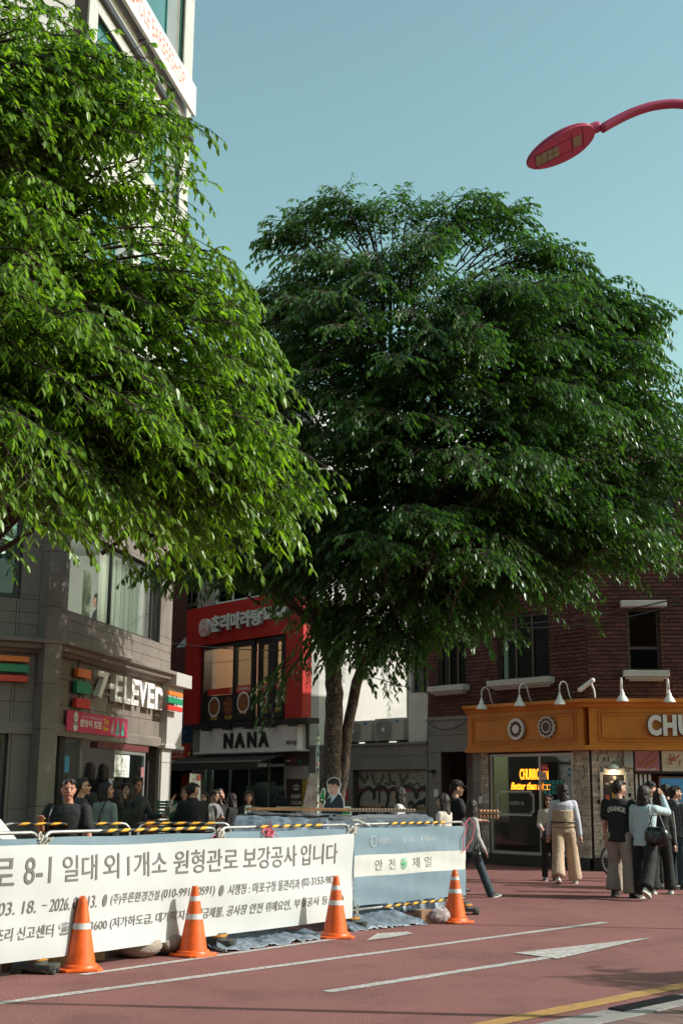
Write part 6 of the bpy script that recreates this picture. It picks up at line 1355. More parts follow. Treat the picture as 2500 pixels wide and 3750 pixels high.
p = atY(625, 3040, 23.8); t = empty('crate_trolley', (p[0], 23.8, 0), 0, 'stack of green plastic crates on a grey trolley by the corner pillar', 'crates')
cg = mat('crate_green', (.01, .16, .06), .5)
for k in range(6):
    c_ = MB(); z = .35 + k * .17
    for a in ((-.24, .24, -.18, -.165), (-.24, .24, .165, .18), (-.24, -.225, -.164, .164), (.225, .24, -.164, .164)):
        for j in range(3): c_.box(*a, z + j * .05, z + j * .05 + .035)
    for x in (-.24, -.08, .08, .2): c_.box(x, x + .03, -.186, -.181, z, z + .15)
    c_.build('crate', cg, t)
mb = MB(); mb.tube([(-.3, -.2, .1), (-.3, -.2, .72), (.2, -.2, .72), (.2, -.2, .1)], .02, 6); mb.tube([(-.3, -.2, .3), (.2, -.2, .3)], .02, 6); mb.build('trolley_frame', M['greywall'], t)
# clothes of the basement store
t = fL.thing('hanging_clothes', 15.9, -.9, 0, 'orange and blue shirts hanging in the dark store entrance', 'clothes')
for k, (dx, z, c, w_) in enumerate(((.55, 1.55, (.45, .07, .02), .22), (.45, 1.2, (.02, .07, .2), .3), (-.2, 1.5, (.05, .06, .07), .2), (-.5, 1.5, (.1, .1, .11), .2))):
    mb = MB(); mb.prism([(-w_, -.08), (w_, -.08), (w_, .08), (-w_, .08)], 0, .5, f=lambda q: (q[0] * (1 if q[2] < .3 else .75) + dx, q[1], q[2] + z)); mb.build('shirt', mat('shirt%d' % k, c, .9), t, bevel=.03)
mb = MB(); mb.tube([(.3, 0, 2.1), (.55, 0, 2.2), (.8, 0, 2.1)], .01, 5); mb.tube([(.55, 0, 2.2), (.55, 0, 2.28)], .008, 5); mb.build('hanger', M['orange'], t)
t = empty('street_lamp', (4.6, 9.1, 0), 0, 'pink painted street lamp with long arm against the sky', 'street lamp')
pk = mat('pink_paint', (.46, .06, .13), .32, var=.12, vscale=4, spec=.5)
L0 = atY(1932, 604, 9.1); L1 = atY(2176, 480, 9.1)
ap = [atY(x, y, 9.1) for x, y in ((2190, 478), (2260, 437), (2340, 400), (2420, 381), (2500, 379), (2580, 398))]
arm = [(a[0] - 4.6, 0, a[2]) for a in ap] + [(-1.1, 0, 6.35), (-.5, 0, 5.8), (-.15, 0, 5.0), (0, 0, 4.2)]
arm = [tuple(Vector(arm[i]).lerp(Vector(arm[i + 1]), k_ / 4)) for i in range(len(arm) - 1) for k_ in range(4)] + [arm[-1]]; arm = [tuple((Vector(arm[max(i - 2, 0)]) + Vector(arm[max(i - 1, 0)]) + Vector(arm[i]) + Vector(arm[min(i + 1, len(arm) - 1)]) + Vector(arm[min(i + 2, len(arm) - 1)])) / 5) for i in range(len(arm))]
mb = MB(); mb.tube(arm, .037, 14); mb.build('arm', pk, t, True); mb = MB(); mb.tube([(0, 0, 0), (0, 0, .3), (0, 0, 4.3)], [.09, .07, .05], 14); mb.build('pole', pk, t, True)
hd = empty('lamp_head', ((L0[0] + L1[0]) / 2 - 4.6, 0, (L0[2] + L1[2]) / 2)); hd.parent = t; tl = math.atan2(L1[2] - L0[2], L1[0] - L0[0]); hd.rotation_euler = (radians(-27), -tl, 0)
al = math.hypot(L1[0] - L0[0], L1[2] - L0[2]) / 2 * 1.02
def egg(q): return (q[0], q[1] * (1 + .14 * q[0]), q[2])
mb = MB(); mb.sph((0, 0, .012), (al, .145, .085), 40, 20, warp=lambda q: egg((q[0], q[1], max(q[2], 0)))); 
# thin rim and flat face below
mb.build('housing', pk, hd, True)
e = [(al * .985 * cos(a), .14 * (1 + .14 * cos(a)) * sin(a)) for a in [2 * pi * k / 40 for k in range(40)]]
mb = MB(); mb.prism(e, -.008, .010); mb.build('face_plate', pk, hd, bevel=.004)
led = mat('led_lens', (.30, .25, .18), .3, var=.3, vscale=40)
for k in range(4):
    for j in range(2): mb = MB(); mb.box(-.235 + k * .052, -.235 + k * .052 + .046, -.05 + j * .05, -.004 + j * .05, -.014, -.0085); mb.build('led_tile', led, hd)
mb = MB(); mb.box(.10, .17, -.045, .045, -.012, -.0085); mb.build('sensor_window', led, hd)
mb = MB(); 
for y in (-.055, .055): mb.box(-.25, .08, y, y + .003, -.011, -.0085)
mb.box(.09, .093, -.09, .09, -.011, -.0085); mb.box(.19, .193, -.1, .1, -.011, -.0085); mb.build('seam', mat('dark_pink', (.12, .01, .02), .5), hd)
for x in (al * .86, al * .98): mb = MB(); mb.sph((x, 0, .075 if x < al * .9 else .05), .016, 10, 8); mb.build('bolt', galv, hd, True)
mb = MB(); mb.caps((al * .7, 0, .05), (al * 1.1, 0, .03), .045, .045, 12); mb.build('neck', pk, hd, True)
t = empty('sign_pole', (8.3, 15.1, 0), 0, 'thin pole beyond the right edge whose shadow crosses the road', 'post'); mb = MB(); mb.tube([(0, 0, 0), (0, 0, 5.0)], .035, 8); mb.build('pole', galv, t, True)
# bicycles --------------------------------------------------------------
def bicycle(x, y, rz, label):
    t = empty('bicycle', (x, y, 0), rz, label, 'bicycle'); r = .33
    for wx in (-.5, .5):
        mb = MB(); N_ = 40; mb.tube([(wx + r * cos(2 * pi * k / N_), 0, r + r * sin(2 * pi * k / N_)) for k in range(N_ + 1)], .019, 8, cap=False); w = mb.build('wheel', mat('tyre', (.02, .02, .02), .8), t, True)
        mb = MB(); mb.tube([(wx + (r - .03) * cos(2 * pi * k / N_), 0, r + (r - .03) * sin(2 * pi * k / N_)) for k in range(N_ + 1)], .008, 6, cap=False); mb.build('rim', M['alu'], w)
        mb = MB()
        for k in range(24): a = 2 * pi * k / 24; mb.tube([(wx, .02 * (-1) ** k, r), (wx + (r - .03) * cos(a), 0, r + (r - .03) * sin(a))], .0015, 3)
        mb.build('spoke', M['alu'], w); mb = MB(); mb.tube([(wx, -.035, r), (wx, -.03, r)], .07, 20); mb.build('disc_brake', mat('copper', (.35, .14, .06), .35, metal=.8), w)
    fr = MB(); J = dict(bb=(0, 0, .3), seat=(-.16, 0, .75), head=(.36, 0, .80), rear=(-.5, 0, r), front=(.5, 0, r), hd2=(.39, 0, .66))
    for a, b_ in (('bb', 'seat'), ('seat', 'head'), ('bb', 'hd2'), ('bb', 'rear'), ('seat', 'rear'), ('hd2', 'front'), ('head', 'hd2')): fr.tube([J[a], J[b_]], .016, 8)
    fr.build('frame', mat('bike_blue', (.01, .16, .28), .35), t, True); mb = MB(); mb.tube([(.33, 0, .95), (.36, 0, .8)], .014, 6); mb.tube([(.42, -.28, .96), (.33, 0, .96), (.42, .28, .96)], .013, 6); mb.build('handlebar', M['black'], t)
    mb = MB(); mb.sph((-.2, 0, .88), (.13, .07, .03), 14, 8); mb.tube([(-.16, 0, .75), (-.19, 0, .87)], .012, 6); mb.build('saddle', M['black'], t, True); mb = MB(); mb.tube([(0, -.05, .3), (.12, -.06, .18)], .01, 6); mb.tube([(0, .05, .3), (-.12, .06, .42)], .01, 6); mb.tube([(0, -.045, .3), (0, -.04, .3)], .08, 20); mb.build('crank', M['black'], t)
p = atY(2490, 3200, 22.3); bicycle(p[0] + .5, 22.5, 0, 'bicycle with blue fork at the right edge of the photo'); p = atY(2310, 3200, 24.5); bicycle(p[0] + .3, 24.6, pi, 'bicycle parked against the stone wall, mostly hidden by pedestrians')
# ================================================================== people
ctex = bpy.data.textures.new('folds', 'CLOUDS'); ctex.noise_scale = .11; ctex.noise_depth = 2
ftex = bpy.data.textures.new('fine_folds', 'CLOUDS'); ftex.noise_scale = .045; ftex.noise_depth = 1
def skin_m(tone='light'):
    c = {'light': (.50, .27, .19), 'tan': (.46, .20, .13), 'dark': (.36, .18, .12)}[tone]
    return mat('skin_' + tone, c, .5, var=.12, vscale=14, coords='O')
def cloth_m(nm, c, rough=.85, **k):
    return mat('cloth_' + nm, c, rough, coords='O', **{**dict(var=.15, vscale=8, bump=.12, bscale=120), **k})
def hair_m(nm, c):
    m = mat('hair_' + nm, c, .5, spec=.35, coords='O')
    if not m.get('done'):
        N = m.node_tree.nodes; L = m.node_tree.links; b = N['Principled BSDF']; tc = N.new('ShaderNodeTexCoord'); mp = N.new('ShaderNodeMapping'); mp.inputs['Scale'].default_value = (90, 90, 5)
        nz = N.new('ShaderNodeTexNoise'); nz.inputs['Scale'].default_value = 1.0; nz.inputs['Detail'].default_value = 3; bu = N.new('ShaderNodeBump'); bu.inputs['Strength'].default_value = .8; bu.inputs['Distance'].default_value = .01
        L.new(tc.outputs['Object'], mp.inputs[0]); L.new(mp.outputs[0], nz.inputs['Vector']); L.new(nz.outputs[0], bu.inputs['Height']); L.new(bu.outputs[0], b.inputs['Normal']); m['done'] = 1
    return m
def remesh(o, vox, disp=0, fine=0, sm=2):
    r = o.modifiers.new('remesh', 'REMESH'); r.mode = 'VOXEL'; r.voxel_size = vox; r.use_smooth_shade = True
    if sm: s_ = o.modifiers.new('smooth', 'SMOOTH'); s_.factor = .5; s_.iterations = sm
    for tx, st in ((ctex, disp), (ftex, fine)):
        if st: d = o.modifiers.new('folds', 'DISPLACE'); d.texture = tx; d.strength = st; d.mid_level = .5; d.texture_coords = 'LOCAL'
V = Vector
def person(px, py, Y, yaw, label, top=('tee', 'black'), bottom=('trousers', 'black'), hair=('short', 'black'), head=(0, 0), arms=((.05, .12, .15, 0), (.05, .12, .15, 0)), legs=((0, 0), (0, 0)), shoes='dark', tone='light', build=1.0, female=False, vox=.013, lift=0, extra=None, lean=0, cap=None, glasses=False, jacket=None, neck_open=0, seated=False):
    """px,py: crown of the head in the photo; yaw 0 faces away from the camera, 180 faces it, -90 faces right.
    arms: (forward, outward, elbow bend, forearm inward); legs: (thigh forward, knee bend); index 0 is the person's right side"""
    wx, wy, wz = atY(px, py, Y); H = wz - lift
    t = empty('person', (wx, wy, lift), radians(yaw), label, 'person')
    w = build * (0.93 if female else 1.0)
    ln = V((0, sin(lean) * .5 * H, 0)); hipz = .525 * H
    # legs
    J = {}; low = 1e9
    for i, sx in ((0, 1), (1, -1)):
        p, k = legs[i][:2]; ol = sx * (legs[i][2] if len(legs[i]) > 2 else (.075 if bottom[0] == 'wide' else .025)); hip = V((sx * .052 * H * w, 0, hipz)); knee = hip + V((sin(ol), sin(p), -cos(p))).normalized() * .245 * H; an = knee + V((sin(ol) * .7, sin(p - k), -cos(p - k))).normalized() * .235 * H
        J['leg', i] = (hip, knee, an, p - k); low = min(low, an.z - .045 * H * max(.6, cos(p - k)))
    dz = -low
    up = lambda v: V((v.x, v.y, v.z + dz))
    for i in (0, 1): h_, k_, a_, q = J['leg', i]; J['leg', i] = (up(h_), up(k_), up(a_), q)
    base = V((0, 0, dz)); sc = (H - (dz + hipz)) / (.475 * H)       # stretch the torso so that the crown stays where it is
    def T(z, y=0, x=0): f = (z - .525) * sc; return V((x * H, y * H + f * sin(lean) * H, hipz + dz + f * H))
    shw = (.102 if female else .112) * w; sz = .803
    for i, sx in ((0, 1), (1, -1)):
        p, o_, b_, inn = arms[i]; sh = T(sz, 0, sx * shw); u = V((sx * sin(o_), sin(p) * cos(o_), -cos(p) * cos(o_))); el = sh + u * .172 * H
        f = V((sx * sin(o_) * (1 - min(1, b_ / 1.2)) - sx * inn, sin(p + b_), -cos(p + b_))).normalized(); wr = el + f * .148 * H; J['arm', i] = (sh, el, wr, f, sx)
    hc = T(.932, .012)
    hy, hp = radians(head[0]), radians(head[1]); Rm = (Matrix.Rotation(hy, 3, 'Z') @ Matrix.Rotation(hp, 3, 'X')); hs = 1.07 * H / 1.72 * (1.0 if H > 1.4 else 1.08)
    def HP(x, y, z): return hc + Rm @ V((x, y, z)) * hs
    # ---- body: one surface
    b = MB()
    def wh(q):
        x, y, z = q; s_ = 1 - (.26 if z < 0 else .04) * abs(z) ** 1.4; fr = 1 if y < 0 else (1 - .10 * abs(x))
        return (x * s_, y * fr * (1 - .06 * (z < -.4)), z)
    vs0 = len(b.v); b.sph((0, 0, 0), (.074, .092, .115), 22, 16, warp=wh); b.v[vs0:] = [tuple(HP(*q)) for q in b.v[vs0:]]
    def hcap(a, c, r0, r1, n=8): b.caps(HP(*a), HP(*c), r0 * hs, r1 * hs, n)
    hcap((0, .082, .012), (0, .104, -.018), .010, .014); hcap((-.03, .074, -.05), (.03, .074, -.05), .016, .016); hcap((0, .060, -.088), (0, .064, -.085), .026, .026)
    hcap((-.045, .066, .03), (.045, .066, .03), .014, .014); hcap((-.042, .06, -.02), (-.04, .05, -.03), .022, .022); hcap((.042, .06, -.02), (.04, .05, -.03), .022, .022)
    for sx in (-1, 1): hcap((sx * .076, -.008, .012), (sx * .074, -.002, -.022), .013, .009)
    b.caps(T(.81, -.008), HP(0, -.018, -.06), .034 * H * w, .0295 * H * (.88 if female else 1), 12)
    b.loft([(0, T(z_).y, T(z_).z, rx * H * w, ry * H * w) for z_, rx, ry in ((.50, .075, .055), (.56, .082, .06), (.62, .072, .052), (.70, .085, .060), (.77, .095, .060), (.805, .080, .05), (.828, .045, .035))], 18)
    for i in (0, 1):
        sh, el, wr, f, sx = J['arm', i]; b.caps(sh, el, .026 * H * w, .0235 * H * w, 10); b.caps(el, wr, .0235 * H * w, .0155 * H * w, 10)
        h_, k_, a_, q = J['leg', i]; b.caps(h_, k_, .050 * H * w, .033 * H * w, 10); b.caps(k_, a_, .033 * H * w, .022 * H * w, 10); fd = V((0, cos(max(-.9, min(.3, q * .8))), sin(q * .8) if q < 0 else 0)); fd = V((0, .9, -.15 if q < -.5 else -.05)); b.caps(a_ + V((0, 0, -.02 * H)), a_ + V((0, .07 * H, -.03 * H)), .018 * H, .016 * H, 8)
        # hand: palm, four fingers, thumb
        side = f.cross(V((0, 0, 1))); side = side.normalized() if side.length > .2 else V((0, 1, 0)); nrm = side.cross(f).normalized(); e = wr + f * .045 * H
        b.caps(wr + f * .012 * H, e, .018 * H, .021 * H, 10, sq=.62); cu = .35
        for k in range(4):
            o_ = (k - 1.5) * .0118 * H; L_ = (.030, .036, .034, .026)[k] * H; s0 = e + side * o_ + f * .010 * H; s1 = s0 + (f * cos(cu) - nrm * sin(cu) * .5) * L_ * .6; s2 = s1 + (f * cos(cu * 2.4) - nrm * sin(cu * 2.4)) * L_ * .55; b.caps(s0, s1, .0056 * H, .0052 * H, 6, k=2); b.caps(s1, s2, .0052 * H, .0045 * H, 6, k=2)
        b.caps(wr + f * .02 * H - side * sx * .012 * H, wr + f * .05 * H - side * sx * .030 * H - nrm * .01 * H, .0068 * H, .0058 * H, 6, k=2)
    bo_ = b.build('body', skin_m(tone), t); remesh(bo_, min(vox, .0115), 0, 0, 1)
    # ---- face
    fc = MB(); 
    for sx in (-1, 1): fc.sph(HP(sx * .031, .0835, .010), (.0125 * hs, .006 * hs, .0075 * hs), 8, 6)
    fc.build('eye', mat('eye_dark', (.02, .015, .012), .2), t, True)
    fc = MB()
    for sx in (-1, 1): fc.caps(HP(sx * .018, .089, .031), HP(sx * .047, .078, .033), .0045 * hs, .0035 * hs, 6, k=2)
    fc.build('eyebrow', hair_m(hair[1], (.02, .012, .01)), t); fc = MB(); fc.caps(HP(-.020, .088, -.052), HP(.020, .088, -.052), .0065 * hs, .0065 * hs, 6, k=2); fc.build('mouth', mat('lips', (.36, .10, .09), .5), t, True)
    # ---- top
    kind, col = top[0], top[1]; tc_ = CL[col]
    def loftT(rings): return [(T(0).x, T(z_, y_).y, T(z_).z, rx * H * w, ry * H * w) for z_, rx, ry, y_ in rings]
    c = MB(); fat = {'tee': 1.0, 'shirt': 1.12, 'sweater': 1.1, 'hoodie': 1.25, 'jacket': 1.25, 'top': .93, 'blazer': 1.1, 'off': .95}[kind]
    if female: fat *= .94
    hem = top[2] if len(top) > 2 else (.50 if kind in ('tee', 'shirt', 'hoodie', 'jacket') else .555)
    r_ = [(hem, .104 * fat, .078 * fat, 0), (hem + .012, .106 * fat, .080 * fat, 0), (.60, .098 * fat, .072 * fat, 0), (.66, .097 * fat, .073 * fat, 0), (.73, .104 * fat, .078 * fat, .002 + (.006 if female else 0)), (.785, .112 * fat, .072 * fat, 0), (.818, .098 * fat, .058, 0)]
    if kind != 'off': r_ += [(.838, .062, .046, -.004), (.846, .044, .038, -.006)]
    c.loft(loftT(r_), 26)
    sl = {'tee': .62, 'shirt': 2, 'sweater': 2, 'hoodie': 2, 'jacket': 2, 'top': .25, 'blazer': 2, 'off': 2}[kind]
    for i in (0, 1):
        sh, el, wr, f, sx = J['arm', i]; r0 = .039 * H * w * (fat ** .3)
        if sl < 1: c.caps(sh, sh.lerp(el, sl), r0, (.042 if kind == 'tee' else .034) * H * w, 12, k=3); 
        else:
            c.caps(sh - V((sx * .006 * H, 0, .006 * H)), el, r0, .031 * H * w * fat, 12); cf = el.lerp(wr, .93); c.caps(el, cf, .031 * H * w * fat, .024 * H * w * fat, 12); c.caps(cf, el.lerp(wr, .99), .026 * H * w * fat, .024 * H * w * fat, 12, k=2)
    if kind == 'hoodie': c.caps(T(.84, -.04, -.04), T(.84, -.04, .04), .035 * H, .035 * H, 10)
    if kind in ('shirt', 'blazer', 'jacket'): c.caps(T(.85, -.02, -.035), T(.85, -.02, .035), .016 * H, .016 * H, 8)
    to = c.build({'tee': 'tshirt', 'off': 'top'}.get(kind, kind), tc_, t); remesh(to, vox, .012 * (fat ** 2), .006, 2)
    # ---- bottom
    kb, cb_ = bottom[0], bottom[1]; c = MB()
    if kb in ('skirt', 'long_skirt'):
        zl = .30 if kb == 'skirt' else .16
        c.loft([(0, 0, (z_) * H + dz, rx * H * w, ry * H * w) for z_, rx, ry in ((zl, .13, .105), (.42, .118, .092), (.52, .105, .078), (.60, .082, .06), (.63, .078, .058))], 26)
    else:
        wd = {'trousers': 1.0, 'wide': 1.35, 'shorts': 1.1, 'jeans': 1.12}[kb]
        c.loft([(0, T(z_).y, T(z_).z, rx * H * w, ry * H * w) for z_, rx, ry in ((.49, .06, .05), (.515, .096, .074), (.56, .094, .068), (.60, .084, .060), (.625, .082, .058))], 22)
        for i in (0, 1):
            h_, k_, a_, q = J['leg', i]; c.caps(h_, k_, .056 * H * w * (1 + (wd - 1) * .4), .043 * H * w * wd, 14)
            if kb != 'shorts': e = k_.lerp(a_, .97); c.tube([k_, k_.lerp(a_, .5), e, e + (a_ - k_).normalized() * .012 * H], [.043 * H * w * wd, .041 * H * w * wd * (1 + (wd - 1) * .3), .040 * H * w * wd * (1 + (wd - 1) * .7), .037 * H * w * wd * (1 + (wd - 1) * .7)], 14)
    bt = c.build({'wide': 'trousers'}.get(kb, kb), CL[cb_], t); remesh(bt, vox, .010, .006, 2)
    # ---- shoes
    sw_ = {'dark': (.02, .02, .02), 'white': (.62, .62, .60), 'sneaker': (.03, .03, .03)}[shoes]; so = MB(); s2 = MB()
    for i in (0, 1):
        h_, k_, a_, q = J['leg', i]; pit = max(-.75, min(.25, q * .75)); fw = V((0, cos(pit), sin(pit))); upv = V((0, -sin(pit), cos(pit))); c0 = a_ - upv * .030 * H
        n0 = len(so.v); so.sph((0, 0, 0), (.029 * H, .080 * H, .030 * H), 16, 10, warp=lambda q_: (q_[0] * (1 - .18 * max(0, -q_[1])), q_[1], max(-.45, q_[2]) * (1.1 - .55 * q_[1]) if q_[2] > 0 else max(-.45, q_[2])))
        so.v[n0:] = [tuple(c0 + fw * (v_[1] + .034 * H) + upv * v_[2] + V((v_[0], 0, 0))) for v_ in so.v[n0:]]
        n0 = len(s2.v); s2.prism([(.030 * H * cos(a) * (1 + .1 * sin(a)), .084 * H * sin(a)) for a in [2 * pi * k / 16 for k in range(16)]], -.022 * H, -.010 * H); s2.v[n0:] = [tuple(c0 + fw * (v_[1] + .034 * H) + upv * v_[2] + V((v_[0], 0, 0))) for v_ in s2.v[n0:]]
    so_ = so.build('shoe', mat('shoe_' + shoes, sw_, .5), t, True); s2.build('sole', mat('sole_' + ('white' if shoes != 'dark' else 'dark'), (.6, .6, .58) if shoes != 'dark' else (.03, .03, .03), .6), so_)
    if shoes == 'sneaker':
        s3 = MB()
        for i in (0, 1):
            a_ = J['leg', i][2]
            for k in range(3): s3.tube([a_ + V((-.031 * H, .02 * H + k * .02, -.045 * H)), a_ + V((-.024 * H, .03 * H + k * .02, -.015 * H)), a_ + V((.024 * H, .03 * H + k * .02, -.015 * H)), a_ + V((.031 * H, .02 * H + k * .02, -.045 * H))], .005, 5)
        s3.build('stripe', M['white'], so_)
    # ---- hair
    st, hcn = hair[0], hair[1]; hm = hair_m(hcn, HAIRC[hcn]); c = MB(); rg = random.Random(int(px * 7 + py))
    n0 = len(c.v); c.sph((0, -.012, .030), (.086, .097, .100), 20, 14, warp=lambda q: (q[0], min(q[1], .60) if q[2] < .5 else q[1], max(q[2], -1 + 1.45 * max(0, min(1, (q[1] + .12) / .42))))); c.v[n0:] = [tuple(HP(*q)) for q in c.v[n0:]]
    c.caps(HP(0, -.055, .0), HP(0, -.06, -.035), .066 * hs, .05 * hs, 12)
    for k in range(16 if st == 'short' else 9):                   # tufts
        a = rg.uniform(0, pi) ; x = .075 * cos(a); c.caps(HP(x * .6, .02 + .03 * sin(a), .105), HP(x * 1.0, .072 + rg.uniform(-.01, .012), .062 + rg.uniform(-.012, .02) + (.0 if abs(x) > .04 else .012)), .017 * hs, .007 * hs, 6, k=2)
    if st in ('long', 'bob'):
        Lh = {'long': hair[2] if len(hair) > 2 else .36, 'bob': .17}[st]
        rr_ = [(0, -.015, .05, .088, .092), (0, -.035, -.02, .090, .074), (0, -.055, -.08, .088, .056), (0, -.07, -.14, .092, .048), (0, -.078, -.14 - (Lh - .14) * .5, .088 if st == 'long' else .08, .042), (0, -.082, -Lh, .06, .024)]
        n0 = len(c.v); c.loft(rr_, 18); c.v[n0:] = [tuple(HP(*q)) for q in c.v[n0:]]
        for sx in (-1, 1):
            for k in range(5):
                o_ = k * .013; c.tube([HP(sx * .05, .04 - o_, .10), HP(sx * .083, .035 - o_, .04), HP(sx * .087, .028 - o_, -.04), HP(sx * (.082 + .004 * k), .022 - o_, -.11), HP(sx * (.085 + rg.uniform(-.01, .02)), .03 - o_ * 1.3, -min(Lh, .26) + rg.uniform(-.03, .03))], [.012 * hs, .014 * hs, .014 * hs, .012 * hs, .005 * hs], 6)
        for k in range(14): x = rg.uniform(-.08, .08); c.tube([HP(x, -.06, -.05), HP(x * 1.05, -.105 + abs(x) * .3, -Lh * .6), HP(x * 1.1 + rg.uniform(-.02, .02), -.1, -Lh - rg.uniform(-.03, .06))], [.016 * hs, .012 * hs, .004 * hs], 6)
    ho = c.build('hair', hm, t); remesh(ho, vox * .85, .0, .020 * (1.2 if st == 'short' else 1), 1)
    if cap:
        c = MB(); n0 = len(c.v); c.sph((0, -.005, .042), (.093, .104, .090), 22, 14, warp=lambda q: (q[0], q[1], max(q[2], .0))); c.v[n0:] = [tuple(HP(*q)) for q in c.v[n0:]]
        n0 = len(c.v); c.prism([(.078 * cos(a), .075 + .095 * sin(a)) for a in [pi * k / 12 for k in range(13)]], .040, .050); c.v[n0:] = [tuple(HP(q[0], q[1], q[2] - .25 * max(0, q[1] - .08))) for q in c.v[n0:]]
        c.build('cap', CL[cap], t, True)
    if glasses:
        c = MB()
        for sx in (-1, 1): c.sph(HP(sx * .033, .094, .012), (.026 * hs, .007 * hs, .018 * hs), 12, 8)
        c.tube([HP(-.075, .0, .015), HP(-.062, .086, .016), HP(.062, .086, .016), HP(.075, .0, .015)], .0035, 5); c.build('sunglasses', mat('lens_black', (.01, .01, .012), .08), t, True)
    J.update(T=T, HP=HP, H=H, w=w, t=t, hs=hs)
    if extra: extra(J)
    return J
CLD = dict(black=(.012, .012, .013), charcoal=(.035, .035, .037), grey=(.20, .20, .20), lightgrey=(.40, .39, .38), greygreen=(.19, .23, .22), white=(.66, .66, .65), cream=(.55, .48, .42), beige=(.50, .36, .25), khaki=(.33, .27, .22),
           paleblue=(.42, .52, .56), denim=(.035, .06, .075), darkblue=(.03, .045, .06), lilac=(.52, .52, .60), tan=(.35, .24, .17), navy=(.012, .02, .04), plaid=(.05, .055, .065), stripe=(.45, .42, .38))
CL = {k: cloth_m(k, v) for k, v in CLD.items()}
pm = CL['plaid']; N = pm.node_tree.nodes; L = pm.node_tree.links
tcn = N.new('ShaderNodeTexCoord'); acc = None
for ax in ('X', 'Z'):
    wv = N.new('ShaderNodeTexWave'); wv.bands_direction = ax; wv.inputs['Scale'].default_value = 9; L.new(tcn.outputs['Object'], wv.inputs[0]); r = N.new('ShaderNodeMapRange'); r.inputs[1].default_value = .75; r.inputs[2].default_value = .95; L.new(wv.outputs['Fac'], r.inputs[0])
    if acc is None: acc = r.outputs[0]
    else: a_ = N.new('ShaderNodeMath'); a_.operation = 'MULTIPLY_ADD'; L.new(acc, a_.inputs[0]); a_.inputs[1].default_value = .5; mm = N.new('ShaderNodeMath'); mm.operation = 'MULTIPLY'; mm.inputs[1].default_value = .5; L.new(r.outputs[0], mm.inputs[0]); L.new(mm.outputs[0], a_.inputs[2]); acc = a_.outputs[0]
mx = N.new('ShaderNodeMix'); mx.data_type = 'RGBA'; mx.inputs[6].default_value = (.03, .035, .045, 1); mx.inputs[7].default_value = (.22, .22, .23, 1); L.new(acc, mx.inputs[0]); L.new(mx.outputs[2], N['Principled BSDF'].inputs['Base Color'])
HAIRC = dict(black=(.012, .010, .010), darkbrown=(.028, .014, .010), brown=(.07, .028, .014), orange=(.36, .13, .045), maroon=(.05, .012, .012), grey=(.3, .28, .26))
# accessories ----------------------------------------------------------
def strap(J, a, b_, r=.008, m=None, back=True):
    T = J['T']; c = MB(); o = -.085 if back else .085
    c.tube([T(a[1], o * .6, a[0]), T((a[1] + b_[1]) / 2 + .02, o, (a[0] + b_[0]) / 2), T(b_[1], o * .8, b_[0])], r, 6); c.build('strap', m or M['black'], J['t'])
def bag(J, x, z, y, s, label, m=None, cat='bag', name='shoulder_bag', wsc=1.0):
    T = J['T']; p = J['t'].matrix_basis @ T(z, y, x); o = empty(name, tuple(p), J['t'].rotation_euler[2], label, cat)
    c = MB(); c.sph((0, 0, 0), (s * wsc, s * .42, s * .75), 18, 12, warp=lambda q: (np.sign(q[0]) * abs(q[0]) ** .6, q[1], np.sign(q[2]) * abs(q[2]) ** .7)); b_ = c.build('pouch', m or mat('bag_black', (.015, .015, .016), .22, bump=.5, bscale=18, coords='O'), o); remesh(b_, .02, .03, 0, 1)
    c = MB(); c.tube([(-s * .7, 0, s * .5), (-s * .3, 0, s * 1.6), (s * .3, 0, s * 1.6), (s * .7, 0, s * .5)], .010, 6); c.build('handle', M['black'], o)
def phone(J, arm, label, m=None):
    sh, el, wr, f, sx = J['arm', arm]; p = J['t'].matrix_basis @ (wr + f * .075 * J['H'] + V((0, .02, .02))); o = empty('phone', tuple(p), J['t'].rotation_euler[2], label, 'phone'); c = MB(); c.box(-.036, .036, -.005, .005, -.02, .12); c.build('case', m or M['black'], o, bevel=.004); c = MB(); c.box(-.032, .032, -.0065, -.0055, -.014, .114); c.build('screen', mat('phone_glass', (.02, .025, .03), .1), o)
import os
PEOPLE = True
def jk(J, col):                                                   # open jacket halves
    T, H, w = J['T'], J['H'], J['w']; c = MB()
    for sx in (-1, 1):
        c.loft([(sx * rx * H, T(z, y).y, T(z).z, a * H, b_ * H) for z, rx, y, a, b_ in ((.50, .075, -.0, .050, .088), (.60, .068, 0, .045, .080), (.72, .072, 0, .045, .082), (.80, .070, 0, .045, .062), (.84, .045, -.02, .03, .035))], 16)
    c.loft([(0, T(z, -.04).y, T(z).z, a * H, b_ * H) for z, a, b_ in ((.50, .10, .045), (.60, .09, .04), (.75, .10, .042), (.83, .07, .03))], 16)
    for i in (0, 1): sh, el, wr, f, sx = J['arm', i]; c.caps(sh, el, .046 * H * w, .038 * H * w, 12); c.caps(el, el.lerp(wr, .95), .038 * H * w, .029 * H * w, 12)
    o = c.build('jacket', CL[col], J['t']); remesh(o, .014, .03, .01, 1)
def vee(J):
    T, H = J['T'], J['H']; c = MB(); c.add([T(.845, .048, -.035), T(.845, .048, .035), T(.76, .088, .030), T(.67, .086, 0), T(.76, .088, -.030)], [(0, 1, 2, 3, 4)]); c.add([T(.84, .03, -.035), T(.84, .03, .035), T(.67, .06, 0)], [(0, 1, 2)]); o = c.build('undershirt', M['white'], J['t']); s_ = o.modifiers.new('thick', 'SOLIDIFY'); s_.thickness = .012; s_.offset = 0
